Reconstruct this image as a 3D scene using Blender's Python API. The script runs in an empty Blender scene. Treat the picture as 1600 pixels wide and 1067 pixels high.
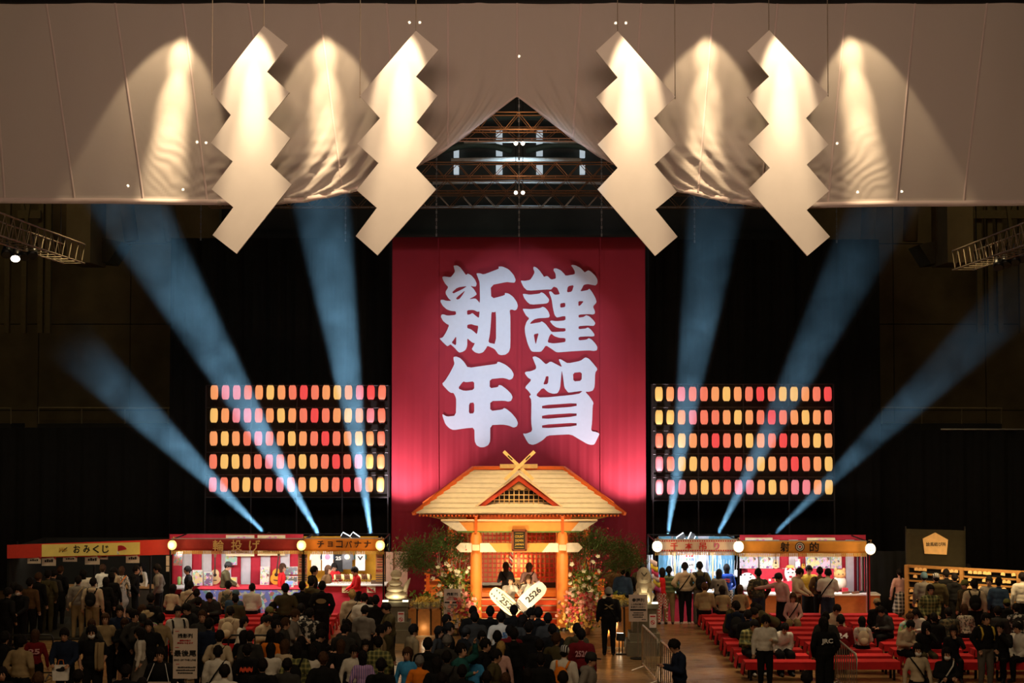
import bpy, bmesh, math, random
import numpy as np
from mathutils import Vector, Matrix, Euler, noise as mnoise
R = math.radians
random.seed(7)
sc = bpy.context.scene
COL = sc.collection

# ------------------------------------------------------------------ camera
F, CAMH, CX, CY, HOR = 2400.0, 6.2, 800.0, 533.5, 632.0
PITCH = math.atan((HOR - CY) / F)
cd = bpy.data.cameras.new('camera'); cam = bpy.data.objects.new('camera', cd); COL.objects.link(cam)
cd.sensor_width = 36.0; cd.lens = 36.0 * F / 1600.0; cd.clip_end = 400
cam.location = (0, 0, CAMH); cam.rotation_euler = (R(90) + PITCH, 0, 0)
sc.camera = cam
cP, sP = math.cos(PITCH), math.sin(PITCH)
def ray(px, py):
    u = (CY - py) / F
    return Vector(((px - CX) / F, cP - sP * u, sP + cP * u))
def P(px, py, Y):                     # the point of the place seen at (px, py), at distance Y
    d = ray(px, py); t = Y / d.y
    return Vector((d.x * t, Y, CAMH + d.z * t))
def G(px, py, z=0.0):                 # the same on the level z
    d = ray(px, py); t = (z - CAMH) / d.z
    return Vector((d.x * t, d.y * t, z))
def MX(px, Y): return (px - CX) / F * Y

# ------------------------------------------------------------------ world and light
w = bpy.data.worlds.new('hall_air'); sc.world = w; w.use_nodes = True
bg = w.node_tree.nodes['Background']; bg.inputs[0].default_value = (0.9, 0.75, 0.55, 1); bg.inputs[1].default_value = 0.0015
sc.view_settings.view_transform = 'Standard'; sc.view_settings.look = 'None'
sc.view_settings.exposure = 0.0; sc.view_settings.gamma = 1.0; sc.view_settings.use_curve_mapping = False
sc.cycles.use_denoising = True
sc.cycles.max_bounces = 6; sc.cycles.diffuse_bounces = 3; sc.cycles.glossy_bounces = 2
sc.cycles.transparent_max_bounces = 12; sc.cycles.volume_bounces = 0
sc.cycles.sample_clamp_indirect = 4.0
sc.cycles.volume_step_rate = 4.0

def aim(o, to):
    o.rotation_euler = (Vector(to) - o.location).to_track_quat('-Z', 'Y').to_euler()
def spot(name, loc, to, W, ang, blend=0.3, col=(1, .78, .5), rad=.06, parent=None):
    l = bpy.data.lights.new(name, 'SPOT'); l.energy = W; l.spot_size = R(ang); l.spot_blend = blend
    l.color = col; l.shadow_soft_size = rad
    o = bpy.data.objects.new(name, l); COL.objects.link(o); o.location = loc; aim(o, to)
    return o
def area(name, loc, to, W, sx, sy, col=(1, .85, .65), spread=180):
    l = bpy.data.lights.new(name, 'AREA'); l.energy = W; l.shape = 'RECTANGLE'; l.size = sx; l.size_y = sy
    l.color = col; l.spread = R(spread)
    o = bpy.data.objects.new(name, l); COL.objects.link(o); o.location = loc; aim(o, to)
    return o
def point(name, loc, W, col=(1, .7, .4), rad=.12):
    l = bpy.data.lights.new(name, 'POINT'); l.energy = W; l.color = col; l.shadow_soft_size = rad
    o = bpy.data.objects.new(name, l); COL.objects.link(o); o.location = loc
    return o
# added fill lights high over the hall, for its dim general light
area('fill_light_front', (0, 15, 17.6), (0, 36, 13.6), 200, 22, 3, (1.0, .62, .52), 66)
area('fill_light_front', (0, 14, 17.0), (0, 36, 2), 1250, 22, 3, (1.0, .72, .42))
for sx in (-17, 17): area('fill_light_bay', (sx, 47, 16.5), (sx, 57, 9), 50, 5, 2, (1.0, .78, .40))  # added fill that lifts the dark bay walls
spot('fill_light_side', (-11, 39, 12.6), (-9.5, 39.5, 0), 1500, 95, 1.0, (1.0, .76, .38), .12)
spot('fill_light_side', (11, 39, 12.6), (9, 39.2, 0), 1600, 95, 1.0, (1.0, .74, .36), .12)
# lamps of the front truss washing the cloth and the zigzag papers
WARM = (1.0, .74, .44)
for px, tx, ty, Wn, Ww in ((300, 250, 330, 1500, 420), (506, 512, 330, 1200, 420), (1104, 1100, 330, 1000, 420), (1312, 1362, 330, 1200, 420)):
    a = P(px, -45, 36) + Vector((0, -1.35, 0)); b = P(tx, ty - 90, 36)
    for cy_, kk, an in ((90, 1.0, 16), (165, 2.2, 16), (265, 3.2, 15)): spot('cloth_spot', a, P(px + (tx - px) * (cy_ + 45) / 375, cy_, 36), Wn * kk, an, 1.0, WARM)
    spot('cloth_spot', a, b, Ww * 1.5, 44, .25, WARM)
for px, tx in ((399, 396), (637, 628), (984, 988), (1217, 1226)):
    a = P(px, -75, 34.6) + Vector((0, -1.05, 0)); b = P(tx, 165, 34.6)
    spot('paper_spot', a, b, 1300, 11, .8, (1, .84, .58))
    spot('paper_spot', a, b, 2000, 25, .5, (1, .75, .48))
    spot('paper_spot', a, P(tx, 330, 34.6), 2200, 17, .8, (1, .74, .46))
# the red banner: a cool wash from the hall side
spot('banner_spot', (0.2, 20, 15.5), P(810, 560, 48.5), 20000, 15, .9, (.68, .85, 1.0), .2)
# the shrine: warm lamps hung steeply above it
for sx in (-2.6, 3.0):
    spot('shrine_spot', (sx, 37.6, 12.4), (.2, 44.0, 2.6), 3500, 30, .6, (1, .72, .36), .12)
spot('crowd_spot', (-6, 22, 15), (-.6, 33.2, 1.2), 2600, 12, .7, (.75, .9, 1.0), .1)
spot('crowd_spot', (8, 20, 15), (1.5, 32.6, 1.2), 1800, 10, .7, (.85, .93, 1.0), .1)

# ------------------------------------------------------------------ materials
MATS = {}
def mat(name, col=(.8, .8, .8), rough=.6, metal=0.0, emit=None, es=0.0, var=.12, scale=8.0, bump=0.0, trans=0.0, spec=.4, alpha=1.0):
    if name in MATS: return MATS[name]
    m = bpy.data.materials.new(name); m.use_nodes = True
    nt = m.node_tree; b = nt.nodes['Principled BSDF']; L = nt.links
    b.inputs['Roughness'].default_value = rough; b.inputs['Metallic'].default_value = metal
    b.inputs['Specular IOR Level'].default_value = spec
    b.inputs['Base Color'].default_value = (*col, 1)
    if var > 0 or bump > 0:
        tc = nt.nodes.new('ShaderNodeTexCoord'); n = nt.nodes.new('ShaderNodeTexNoise')
        n.inputs['Scale'].default_value = scale; n.inputs['Detail'].default_value = 4
        L.new(tc.outputs['Object'], n.inputs['Vector'])
        if var > 0:
            r = nt.nodes.new('ShaderNodeValToRGB')
            r.color_ramp.elements[0].position = .3; r.color_ramp.elements[1].position = .72
            r.color_ramp.elements[0].color = (*[c * (1 - var) for c in col], 1)
            r.color_ramp.elements[1].color = (*[min(1, c * (1 + var)) for c in col], 1)
            L.new(n.outputs['Fac'], r.inputs['Fac']); L.new(r.outputs['Color'], b.inputs['Base Color'])
        if bump > 0:
            bp = nt.nodes.new('ShaderNodeBump'); bp.inputs['Strength'].default_value = bump; bp.inputs['Distance'].default_value = .03
            L.new(n.outputs['Fac'], bp.inputs['Height']); L.new(bp.outputs['Normal'], b.inputs['Normal'])
    if emit:
        b.inputs['Emission Color'].default_value = (*emit, 1); b.inputs['Emission Strength'].default_value = es
    if trans: b.inputs['Transmission Weight'].default_value = trans
    if alpha < 1: b.inputs['Alpha'].default_value = alpha
    MATS[name] = m
    return m
def cloth_mat(name, col, transp=.1, transl=.35, wave=0.0):
    m = bpy.data.materials.new(name); m.use_nodes = True; nt = m.node_tree; L = nt.links
    for n in list(nt.nodes):
        if n.type != 'OUTPUT_MATERIAL': nt.nodes.remove(n)
    out = [n for n in nt.nodes if n.type == 'OUTPUT_MATERIAL'][0]
    tc = nt.nodes.new('ShaderNodeTexCoord'); n = nt.nodes.new('ShaderNodeTexNoise')
    n.inputs['Scale'].default_value = 1.5; n.inputs['Detail'].default_value = 6; L.new(tc.outputs['Object'], n.inputs['Vector'])
    bp = nt.nodes.new('ShaderNodeBump'); bp.inputs['Strength'].default_value = .25; bp.inputs['Distance'].default_value = .05
    L.new(n.outputs['Fac'], bp.inputs['Height'])
    d = nt.nodes.new('ShaderNodeBsdfDiffuse'); d.inputs['Color'].default_value = (*col, 1)
    t = nt.nodes.new('ShaderNodeBsdfTranslucent'); t.inputs['Color'].default_value = (*col, 1)
    tr = nt.nodes.new('ShaderNodeBsdfTransparent')
    L.new(bp.outputs['Normal'], d.inputs['Normal']); L.new(bp.outputs['Normal'], t.inputs['Normal'])
    m1 = nt.nodes.new('ShaderNodeMixShader'); m1.inputs[0].default_value = transl
    L.new(d.outputs[0], m1.inputs[1]); L.new(t.outputs[0], m1.inputs[2])
    m2 = nt.nodes.new('ShaderNodeMixShader'); m2.inputs[0].default_value = transp
    L.new(m1.outputs[0], m2.inputs[1]); L.new(tr.outputs[0], m2.inputs[2]); L.new(m2.outputs[0], out.inputs[0])
    MATS[name] = m
    return m
def pattern_mat(name, kind, c1, c2, scale=10.0, rough=.8):
    if name in MATS: return MATS[name]
    m = bpy.data.materials.new(name); m.use_nodes = True; nt = m.node_tree; L = nt.links
    b = nt.nodes['Principled BSDF']; b.inputs['Roughness'].default_value = rough
    tc = nt.nodes.new('ShaderNodeTexCoord')
    mix = nt.nodes.new('ShaderNodeMix'); mix.data_type = 'RGBA'
    mix.inputs[6].default_value = (*c1, 1); mix.inputs[7].default_value = (*c2, 1)
    if kind in ('stripe_h', 'stripe_v', 'plaid'):
        sx = nt.nodes.new('ShaderNodeSeparateXYZ'); L.new(tc.outputs['Object'], sx.inputs[0])
        def wave(sock):
            a = nt.nodes.new('ShaderNodeMath'); a.operation = 'MULTIPLY'; a.inputs[1].default_value = scale; L.new(sock, a.inputs[0])
            f = nt.nodes.new('ShaderNodeMath'); f.operation = 'FRACT'; L.new(a.outputs[0], f.inputs[0])
            g = nt.nodes.new('ShaderNodeMath'); g.operation = 'GREATER_THAN'; g.inputs[1].default_value = .6; L.new(f.outputs[0], g.inputs[0])
            return g.outputs[0]
        if kind == 'stripe_h': s = wave(sx.outputs[2])
        elif kind == 'stripe_v': s = wave(sx.outputs[0])
        else:
            ad = nt.nodes.new('ShaderNodeMath'); ad.operation = 'MULTIPLY_ADD'; ad.inputs[1].default_value = .5
            L.new(wave(sx.outputs[2]), ad.inputs[0])
            h = nt.nodes.new('ShaderNodeMath'); h.operation = 'MULTIPLY'; h.inputs[1].default_value = .5; L.new(wave(sx.outputs[0]), h.inputs[0])
            L.new(h.outputs[0], ad.inputs[2]); s = ad.outputs[0]
    elif kind == 'checker':
        k = nt.nodes.new('ShaderNodeTexChecker'); k.inputs['Scale'].default_value = scale; L.new(tc.outputs['Object'], k.inputs['Vector']); s = k.outputs['Fac']
    elif kind == 'blotch':
        k = nt.nodes.new('ShaderNodeTexVoronoi'); k.inputs['Scale'].default_value = scale; L.new(tc.outputs['Object'], k.inputs['Vector'])
        h = nt.nodes.new('ShaderNodeTexNoise'); h.inputs['Scale'].default_value = scale * .8; L.new(tc.outputs['Object'], h.inputs['Vector'])
        g = nt.nodes.new('ShaderNodeMath'); g.operation = 'GREATER_THAN'; g.inputs[1].default_value = .53; L.new(h.outputs['Fac'], g.inputs[0]); s = g.outputs[0]
    elif kind == 'multi':
        k = nt.nodes.new('ShaderNodeTexVoronoi'); k.inputs['Scale'].default_value = scale; L.new(tc.outputs['Object'], k.inputs['Vector'])
        hs = nt.nodes.new('ShaderNodeHueSaturation'); hs.inputs['Saturation'].default_value = .75; hs.inputs['Value'].default_value = .8
        L.new(k.outputs['Color'], hs.inputs['Color']); L.new(hs.outputs['Color'], mix.inputs[7])
        nz = nt.nodes.new('ShaderNodeTexNoise'); nz.inputs['Scale'].default_value = scale * .6; L.new(tc.outputs['Object'], nz.inputs['Vector'])
        g = nt.nodes.new('ShaderNodeMath'); g.operation = 'GREATER_THAN'; g.inputs[1].default_value = .5; L.new(nz.outputs['Fac'], g.inputs[0]); s = g.outputs[0]
    L.new(s, mix.inputs[0]); L.new(mix.outputs[2], b.inputs['Base Color'])
    MATS[name] = m
    return m

# ------------------------------------------------------------------ mesh helpers
ORIG = {}
class MB:
    def __init__(s): s.v = []; s.f = []
    def add(s, vs, fs):
        n = len(s.v); s.v += [tuple(v) for v in vs]; s.f += [tuple(i + n for i in f) for f in fs]; return s
    def boxb(s, x0, x1, y0, y1, z0, z1):
        return s.add([(x0, y0, z0), (x1, y0, z0), (x1, y1, z0), (x0, y1, z0), (x0, y0, z1), (x1, y0, z1), (x1, y1, z1), (x0, y1, z1)],
                     [(0, 3, 2, 1), (4, 5, 6, 7), (0, 1, 5, 4), (1, 2, 6, 5), (2, 3, 7, 6), (3, 0, 4, 7)])
    def box(s, c, sz, rot=None):
        x, y, z = [k / 2 for k in sz]
        vs = [Vector(p) for p in ((-x, -y, -z), (x, -y, -z), (x, y, -z), (-x, y, -z), (-x, -y, z), (x, -y, z), (x, y, z), (-x, y, z))]
        if rot: M = Euler(rot).to_matrix(); vs = [M @ v for v in vs]
        c = Vector(c)
        return s.add([c + v for v in vs], [(0, 3, 2, 1), (4, 5, 6, 7), (0, 1, 5, 4), (1, 2, 6, 5), (2, 3, 7, 6), (3, 0, 4, 7)])
    def bar(s, p, q, wd, h, up=(0, 0, 1)):
        p, q = Vector(p), Vector(q); d = (q - p).normalized(); u = Vector(up)
        a = d.cross(u)
        if a.length < 1e-4: a = d.cross(Vector((0, 1, 0)))
        a.normalize(); b = a.cross(d).normalized()
        a *= wd / 2; b *= h / 2
        return s.add([p - a - b, p + a - b, p + a + b, p - a + b, q - a - b, q + a - b, q + a + b, q - a + b],
                     [(0, 3, 2, 1), (4, 5, 6, 7), (0, 1, 5, 4), (1, 2, 6, 5), (2, 3, 7, 6), (3, 0, 4, 7)])
    def tube(s, pts, r, n=6, cap=True):
        pts = [Vector(p) for p in pts]; k = len(pts); rs = r if isinstance(r, (list, tuple)) else [r] * k
        vs = []
        for i, p in enumerate(pts):
            d = (pts[min(i + 1, k - 1)] - pts[max(i - 1, 0)]).normalized()
            a = d.cross(Vector((0, 0, 1)))
            if a.length < 1e-3: a = d.cross(Vector((0, 1, 0)))
            a.normalize(); b = d.cross(a)
            for j in range(n):
                t = 2 * math.pi * j / n; vs.append(p + (a * math.cos(t) + b * math.sin(t)) * rs[i])
        fs = [(i * n + j, i * n + (j + 1) % n, (i + 1) * n + (j + 1) % n, (i + 1) * n + j) for i in range(k - 1) for j in range(n)]
        if cap: fs += [tuple(reversed(range(n))), tuple(range((k - 1) * n, k * n))]
        return s.add(vs, fs)
    def lathe(s, prof, c=(0, 0, 0), n=14, sx=1, sy=1):
        c = Vector(c); vs = []; k = len(prof)
        for r, z in prof:
            for j in range(n):
                t = 2 * math.pi * j / n; vs.append(c + Vector((r * math.cos(t) * sx, r * math.sin(t) * sy, z)))
        fs = [(i * n + j, i * n + (j + 1) % n, (i + 1) * n + (j + 1) % n, (i + 1) * n + j) for i in range(k - 1) for j in range(n)]
        fs += [tuple(reversed(range(n))), tuple(range((k - 1) * n, k * n))]
        return s.add(vs, fs)
    def ell(s, c, r, n=10, m=6, rot=None):
        c = Vector(c); M = Euler(rot).to_matrix() if rot else Matrix.Identity(3)
        vs = [c + M @ Vector((0, 0, -r[2]))]
        for i in range(1, m):
            p = -math.pi / 2 + math.pi * i / m
            for j in range(n):
                t = 2 * math.pi * j / n
                vs.append(c + M @ Vector((r[0] * math.cos(p) * math.cos(t), r[1] * math.cos(p) * math.sin(t), r[2] * math.sin(p))))
        vs.append(c + M @ Vector((0, 0, r[2]))); e = len(vs) - 1
        fs = [(0, 1 + (j + 1) % n, 1 + j) for j in range(n)]
        for i in range(m - 2):
            fs += [(1 + i * n + j, 1 + i * n + (j + 1) % n, 1 + (i + 1) * n + (j + 1) % n, 1 + (i + 1) * n + j) for j in range(n)]
        fs += [(e, 1 + (m - 2) * n + j, 1 + (m - 2) * n + (j + 1) % n) for j in range(n)]
        return s.add(vs, fs)
    def prism(s, poly, y0, y1):          # polygon of (x, z), pushed from y0 to y1
        n = len(poly)
        vs = [(x, y0, z) for x, z in poly] + [(x, y1, z) for x, z in poly]
        fs = [tuple(range(n)), tuple(reversed(range(n, 2 * n)))] + [(i, i + n, (i + 1) % n + n, (i + 1) % n) for i in range(n)]
        return s.add(vs, fs)
    def grid(s, fn, nu, nv):
        vs = [fn(i / nu, j / nv) for j in range(nv + 1) for i in range(nu + 1)]
        fs = [(j * (nu + 1) + i, j * (nu + 1) + i + 1, (j + 1) * (nu + 1) + i + 1, (j + 1) * (nu + 1) + i) for j in range(nv) for i in range(nu)]
        return s.add(vs, fs)
    def sheet(s, fn, nu, nv, th):        # a grid with thickness th along +y
        n = len(s.v); s.grid(fn, nu, nv); k = (nu + 1) * (nv + 1)
        s.grid(lambda u, v: tuple(Vector(fn(u, v)) + Vector((0, th, 0))), nu, nv)
        W = nu + 1
        edge = [i for i in range(W)] + [j * W + nu for j in range(1, nv + 1)] + [nv * W + i for i in range(nu - 1, -1, -1)] + [j * W for j in range(nv - 1, 0, -1)]
        for a, b in zip(edge, edge[1:] + edge[:1]): s.f.append((n + b, n + a, n + a + k, n + b + k))
        return s
    def obj(s, name, material, parent=None, smooth=False):
        o = Vector(ORIG.get(parent.name, (0, 0, 0))) if parent else Vector()
        me = bpy.data.meshes.new(name)
        me.from_pydata([tuple(Vector(v) - o) for v in s.v] if o.length else s.v, [], s.f); me.validate(); me.update()
        bm = bmesh.new(); bm.from_mesh(me); bmesh.ops.recalc_face_normals(bm, faces=bm.faces); bm.to_mesh(me); bm.free()
        if smooth: me.polygons.foreach_set('use_smooth', [True] * len(me.polygons))
        me.materials.append(material)
        ob = bpy.data.objects.new(name, me); COL.objects.link(ob)
        if parent: ob.parent = parent
        return ob
def tag(o, label=None, cat=None, group=None, kind=None):
    if label: o['label'] = label
    if cat: o['category'] = cat
    if group: o['group'] = group
    if kind: o['kind'] = kind
    return o
def thing(name, loc, label, cat, group=None):
    o = bpy.data.objects.new(name, None); COL.objects.link(o); o.location = loc; o.empty_display_size = .1
    ORIG[o.name] = tuple(loc)
    return tag(o, label, cat, group)
def recentre(ob, at=None):
    me = ob.data; k = len(me.vertices); a = np.empty(k * 3); me.vertices.foreach_get('co', a); a = a.reshape(-1, 3)
    c = np.array(at) if at is not None else np.array(((a[:, 0].min() + a[:, 0].max()) / 2, (a[:, 1].min() + a[:, 1].max()) / 2, a[:, 2].min()))
    me.vertices.foreach_set('co', (a - c).ravel()); me.update(); ob.location = ob.location + Vector(c)
    return ob
def copy_tree(o, parent=None):
    c = o.copy(); COL.objects.link(c); c.parent = parent
    for ch in o.children: copy_tree(ch, c)
    return c
TXT = {}
def text_mesh(s, bold=.0, ext=.004):
    k = (s, bold, ext)
    if k not in TXT:
        cu = bpy.data.curves.new('lettering', 'FONT'); cu.body = s; cu.size = 1; cu.offset = bold; cu.extrude = ext
        cu.align_x = 'CENTER'; cu.align_y = 'CENTER'; cu.resolution_u = 2; cu.space_line = .85
        o = bpy.data.objects.new('lettering', cu); COL.objects.link(o)
        bpy.context.view_layer.update()
        me = bpy.data.meshes.new_from_object(o.evaluated_get(bpy.context.evaluated_depsgraph_get()))
        bpy.data.objects.remove(o); bpy.data.curves.remove(cu)
        k3 = len(me.vertices); a = np.empty(k3 * 3); me.vertices.foreach_get('co', a); a = a.reshape(-1, 3)
        if k3: a[:, 0] -= (a[:, 0].min() + a[:, 0].max()) / 2; a[:, 1] -= (a[:, 1].min() + a[:, 1].max()) / 2
        me.vertices.foreach_set('co', a.ravel())
        TXT[k] = (me, (a[:, 0].max() - a[:, 0].min(), a[:, 1].max() - a[:, 1].min()) if k3 else (1, 1))
    return TXT[k]
def lettering(s, c, width, height, material, parent=None, rotz=0.0, tilt=0.0, roll=0.0, bold=.012, name='lettering', back=False):
    """words standing upright, read from -y (or from +y with back), fitted to width x height, centred on c"""
    me, (w0, h0) = text_mesh(s, bold)
    me = me.copy(); me.materials.clear(); me.materials.append(material)
    o = bpy.data.objects.new(name, me); COL.objects.link(o)
    M = Euler((R(90) + tilt, 0, rotz + (math.pi if back else 0))).to_matrix().to_4x4() @ Matrix.Rotation(roll, 4, 'Z')
    o.matrix_basis = Matrix.Translation(Vector(c) - Vector(ORIG.get(parent.name, (0, 0, 0)) if parent else (0, 0, 0))) @ M
    o.scale = (width / w0, height / h0, 1)
    if parent: o.parent = parent
    return o
def flat_print(polys, Yf, to_xz, material, name, parent=None, th=.012):
    """closed outlines (holes found by overlap) filled and given thickness, as one upright plate"""
    cu = bpy.data.curves.new(name, 'CURVE'); cu.dimensions = '2D'; cu.fill_mode = 'BOTH'; cu.extrude = th / 2
    for poly in polys:
        sp = cu.splines.new('POLY'); pts = [to_xz(*p) for p in poly]; sp.points.add(len(pts) - 1); sp.use_cyclic_u = True
        for q, (x, z) in zip(sp.points, pts): q.co = (x, z, 0, 1)
    o = bpy.data.objects.new(name, cu); COL.objects.link(o); bpy.context.view_layer.update()
    me = bpy.data.meshes.new_from_object(o.evaluated_get(bpy.context.evaluated_depsgraph_get()))
    bpy.data.objects.remove(o); bpy.data.curves.remove(cu)
    for v in me.vertices: v.co = (v.co.x, Yf - v.co.z, v.co.y)
    me.flip_normals() if hasattr(me, 'flip_normals') else None
    me.materials.clear(); me.materials.append(material)
    ob = bpy.data.objects.new(name, me); COL.objects.link(ob)
    if parent:
        ob.parent = parent; ob.location = -Vector(ORIG.get(parent.name, (0, 0, 0)))
    return ob
def chaikin(poly, n=1, q=.2):
    for _ in range(n):
        out = []
        for a, b in zip(poly, poly[1:] + poly[:1]):
            out += [(a[0] * (1 - q) + b[0] * q, a[1] * (1 - q) + b[1] * q), (a[0] * q + b[0] * (1 - q), a[1] * q + b[1] * (1 - q))]
        poly = out
    return poly

black = mat('black_fabric', (.006, .006, .005), .9, var=.3, scale=3)
black_metal = mat('black_metal', (.012, .012, .013), .4, .3)
steel = mat('galvanised_steel', (.45, .42, .38), .35, .8)
steel_dim = mat('truss_aluminium', (.5, .45, .38), .4, .7)
white = mat('white_paint', (.8, .8, .78), .5)
ink = mat('black_ink', (.01, .01, .012), .6, var=0)
red_ink = mat('red_ink', (.5, .02, .03), .6, var=0)
gold = mat('gold_thread', (.8, .5, .12), .5)
wood = mat('plain_wood', (.42, .24, .10), .55, scale=14, bump=.1)

# ================================================================== the hall
floor_m = mat('polished_floor', (.27, .155, .065), .34, var=.25, scale=1.3, spec=.5)
def tune_floor():
    nt = floor_m.node_tree; L = nt.links; b = nt.nodes['Principled BSDF']
    tc = nt.nodes.new('ShaderNodeTexCoord'); mp = nt.nodes.new('ShaderNodeMapping'); mp.inputs['Scale'].default_value = (.7, 9, 1)
    n = nt.nodes.new('ShaderNodeTexNoise'); n.inputs['Scale'].default_value = 2; n.inputs['Detail'].default_value = 5
    L.new(tc.outputs['Object'], mp.inputs[0]); L.new(mp.outputs[0], n.inputs['Vector'])
    r = nt.nodes.new('ShaderNodeMapRange'); r.inputs[3].default_value = .18; r.inputs[4].default_value = .40
    L.new(n.outputs['Fac'], r.inputs[0]); L.new(r.outputs[0], b.inputs['Roughness'])
tune_floor()
o = MB().boxb(-32, 32, -8, 66, -.2, 0).obj('floor', floor_m); tag(o, 'polished brown hall floor under the crowd', None, None, 'structure')
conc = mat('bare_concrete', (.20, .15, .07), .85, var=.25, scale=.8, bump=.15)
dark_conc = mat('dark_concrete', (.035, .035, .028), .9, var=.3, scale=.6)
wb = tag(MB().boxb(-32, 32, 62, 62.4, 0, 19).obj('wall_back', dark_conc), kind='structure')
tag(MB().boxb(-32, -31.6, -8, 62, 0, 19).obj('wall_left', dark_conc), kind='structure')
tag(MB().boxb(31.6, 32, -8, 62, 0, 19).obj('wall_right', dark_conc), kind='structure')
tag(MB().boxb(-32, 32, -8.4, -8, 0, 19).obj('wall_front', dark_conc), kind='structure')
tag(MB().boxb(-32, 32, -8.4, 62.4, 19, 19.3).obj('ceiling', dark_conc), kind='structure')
# concrete side bays: slabs cast in panels, with the shuttering holes
def bay(sgn):
    root = thing('wall_bay', (sgn * 18, 57, 0), 'bare concrete bay wall with cast panels ' + ('behind the fortune paper booth' if sgn < 0 else 'behind the plaque racks'), 'wall'); root['kind'] = 'structure'
    xs = [10.9, 14.2, 17.6, 21, 24.5]
    zs = [0, 6.0, 9.2, 12.2, 15.5]
    for i in range(4):
        for j in range(4):
            d = random.uniform(0, .03)
            x0, x1 = sorted((sgn * xs[i], sgn * (xs[i + 1] - .03)))
            MB().boxb(x0, x1, 57 + d, 57.4, zs[j], zs[j + 1] - .03).obj('concrete_panel', conc, root)
    return root
bay(-1); bay(1)
for sgn, xa in ((-1, 103), (1, 1481)):
    xb = xa + 39
    p0, p1 = P(xa, 410, 52), P(xb, 300, 52)
    o = MB().boxb(p0.x, p1.x, 52, 54, p0.z, p1.z).obj('concrete_pier', conc); recentre(o)
    tag(o, 'square concrete pier hanging beside the ' + ('lamp truss over the fortune paper booth' if sgn < 0 else 'lamp truss over the plaque racks'), 'pier', kind='structure')
    # stepped concrete soffit beside the pier
    q = [(143, 368), (190, 378), (168, 410), (143, 408)] if sgn < 0 else [(1480, 372), (1436, 382), (1455, 412), (1480, 410)]
    m = MB(); pts = [P(x, y, 53.5) for x, y in q]
    m.prism([(p.x, p.z) for p in pts], 53.5, 55); o = recentre(m.obj('concrete_soffit', mat('soffit', (.10, .09, .05), .9))); tag(o, kind='structure')
    # folded steel columns and the flat beam above them
    r = thing('steel_frame', P(50 if sgn < 0 else 1570, 330, 55), 'dim steel columns and cross brace high on the wall ' + ('by the fortune paper booth' if sgn < 0 else 'by the plaque racks'), 'steel frame')
    brown = mat('brown_steel', (.16, .12, .05), .7)
    for x in (14, 40, 66, 78) if sgn < 0 else (1528, 1545, 1560, 1594):
        a = P(x, 300, 55); b = P(x, 520, 55)
        m = MB().boxb(a.x - .09, a.x + .09, 54.9, 55.1, b.z, 19); m.obj('column', brown, r)
    a = P(30 if sgn < 0 else 1590, 300, 54.8); b = P(52 if sgn < 0 else 1568, 385, 54.8); MB().bar(a, b, .12, .12).obj('cross_brace', brown, r)
    a = P(48 if sgn < 0 else 1572, 300, 54.6); b = P(36 if sgn < 0 else 1582, 385, 54.6); MB().bar(a, b, .12, .12).obj('cross_brace', brown, r)
    a = P(28 if sgn < 0 else 1520, 335, 54.7); b = P(64 if sgn < 0 else 1600, 335, 54.7); MB().bar(a, b, .15, .3).obj('girder', brown, r)
    # round columns caught by the light
    for x in ((198, 262) if sgn < 0 else (1358, 1424)):
        a = P(x, 322, 54); b = P(x + (8 if sgn < 0 else -2), 377, 54)
        o = MB().tube([Vector((a.x, a.y, 19)), a, b], .26, 12).obj('air_duct', conc, smooth=True); recentre(o)
        tag(o, 'round duct end hanging from the roof ' + {198: 'beside the concrete pier over the fortune booth', 262: 'above the pierced soffit, farther from its pier', 1358: 'farther from its pier, near the zigzag paper', 1424: 'beside the pier over the plaque racks'}[x], 'duct')
# handrails of the galleries
for (xa, xb, lab) in ((60, 330, 'behind the slanting beam over the fortune booth'), (1378, 1565, 'over the black drape by the plaque racks'), (-40, 17, 'ending at the corner over the fortune booth')):
    r = thing('gallery_rail', P(xa, 660, 55), 'thin metal gallery handrail ' + lab, 'handrail')
    a, b = P(xa, 637, 55), P(xb, 638, 55); railm = mat('dim_rail', (.35, .28, .15), .5, .5)
    MB().tube([a, b], .03, 6).obj('top_rail', railm, r)
    n = max(2, int((xb - xa) / 55) + 1)
    for i in range(n):
        x = xa + (xb - xa) * i / (n - 1); MB().tube([P(x, 637, 55), P(x, 662, 55)], .022, 6).obj('post', railm, r)
    lo, hi = P(xa, 800, 55), P(xb, 662, 55)
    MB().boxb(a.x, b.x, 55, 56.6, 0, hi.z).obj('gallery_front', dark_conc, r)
# black drapes
def drape(name, px0, px1, ytop, Y, lab, n=60, amp=.05):
    a, b = P(px0, ytop, Y), P(px1, ytop, Y)
    ph = random.random() * 9
    def fn(u, v):
        x = a.x + (b.x - a.x) * u
        return (x, Y + amp * math.sin(x * 9 + ph) + amp * .6 * math.sin(x * 23 + 2 * ph), .02 + (a.z - .02) * v)
    o = MB().sheet(fn, n, 2, .02).obj(name, black, smooth=True); recentre(o)
    return tag(o, lab, 'curtain')
drape('black_curtain', 268, 612, 372, 50, 'tall black curtain behind the lantern rack over the ring toss stall', 110)
drape('black_curtain', 1012, 1374, 374, 50, 'tall black curtain behind the lantern rack over the shooting stall', 110)
drape('black_curtain', -60, 276, 668, 51.5, 'low black curtain hung under the gallery behind the fortune paper booth', 90)
drape('black_curtain', 1368, 1660, 672, 51.5, 'low black curtain hung under the gallery behind the plaque racks', 90)
drape('black_curtain', 1338, 1420, 861, 45.2, 'short olive black curtain between shooting stall and plaque racks', 24)
o = MB().tube([P(1470, 671, 51.5), P(1600, 671, 51.5)], .03).obj('curtain_pipe', steel); recentre(o); tag(o, 'pale pipe along the top of the low curtain by the plaque racks', 'pipe')

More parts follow.
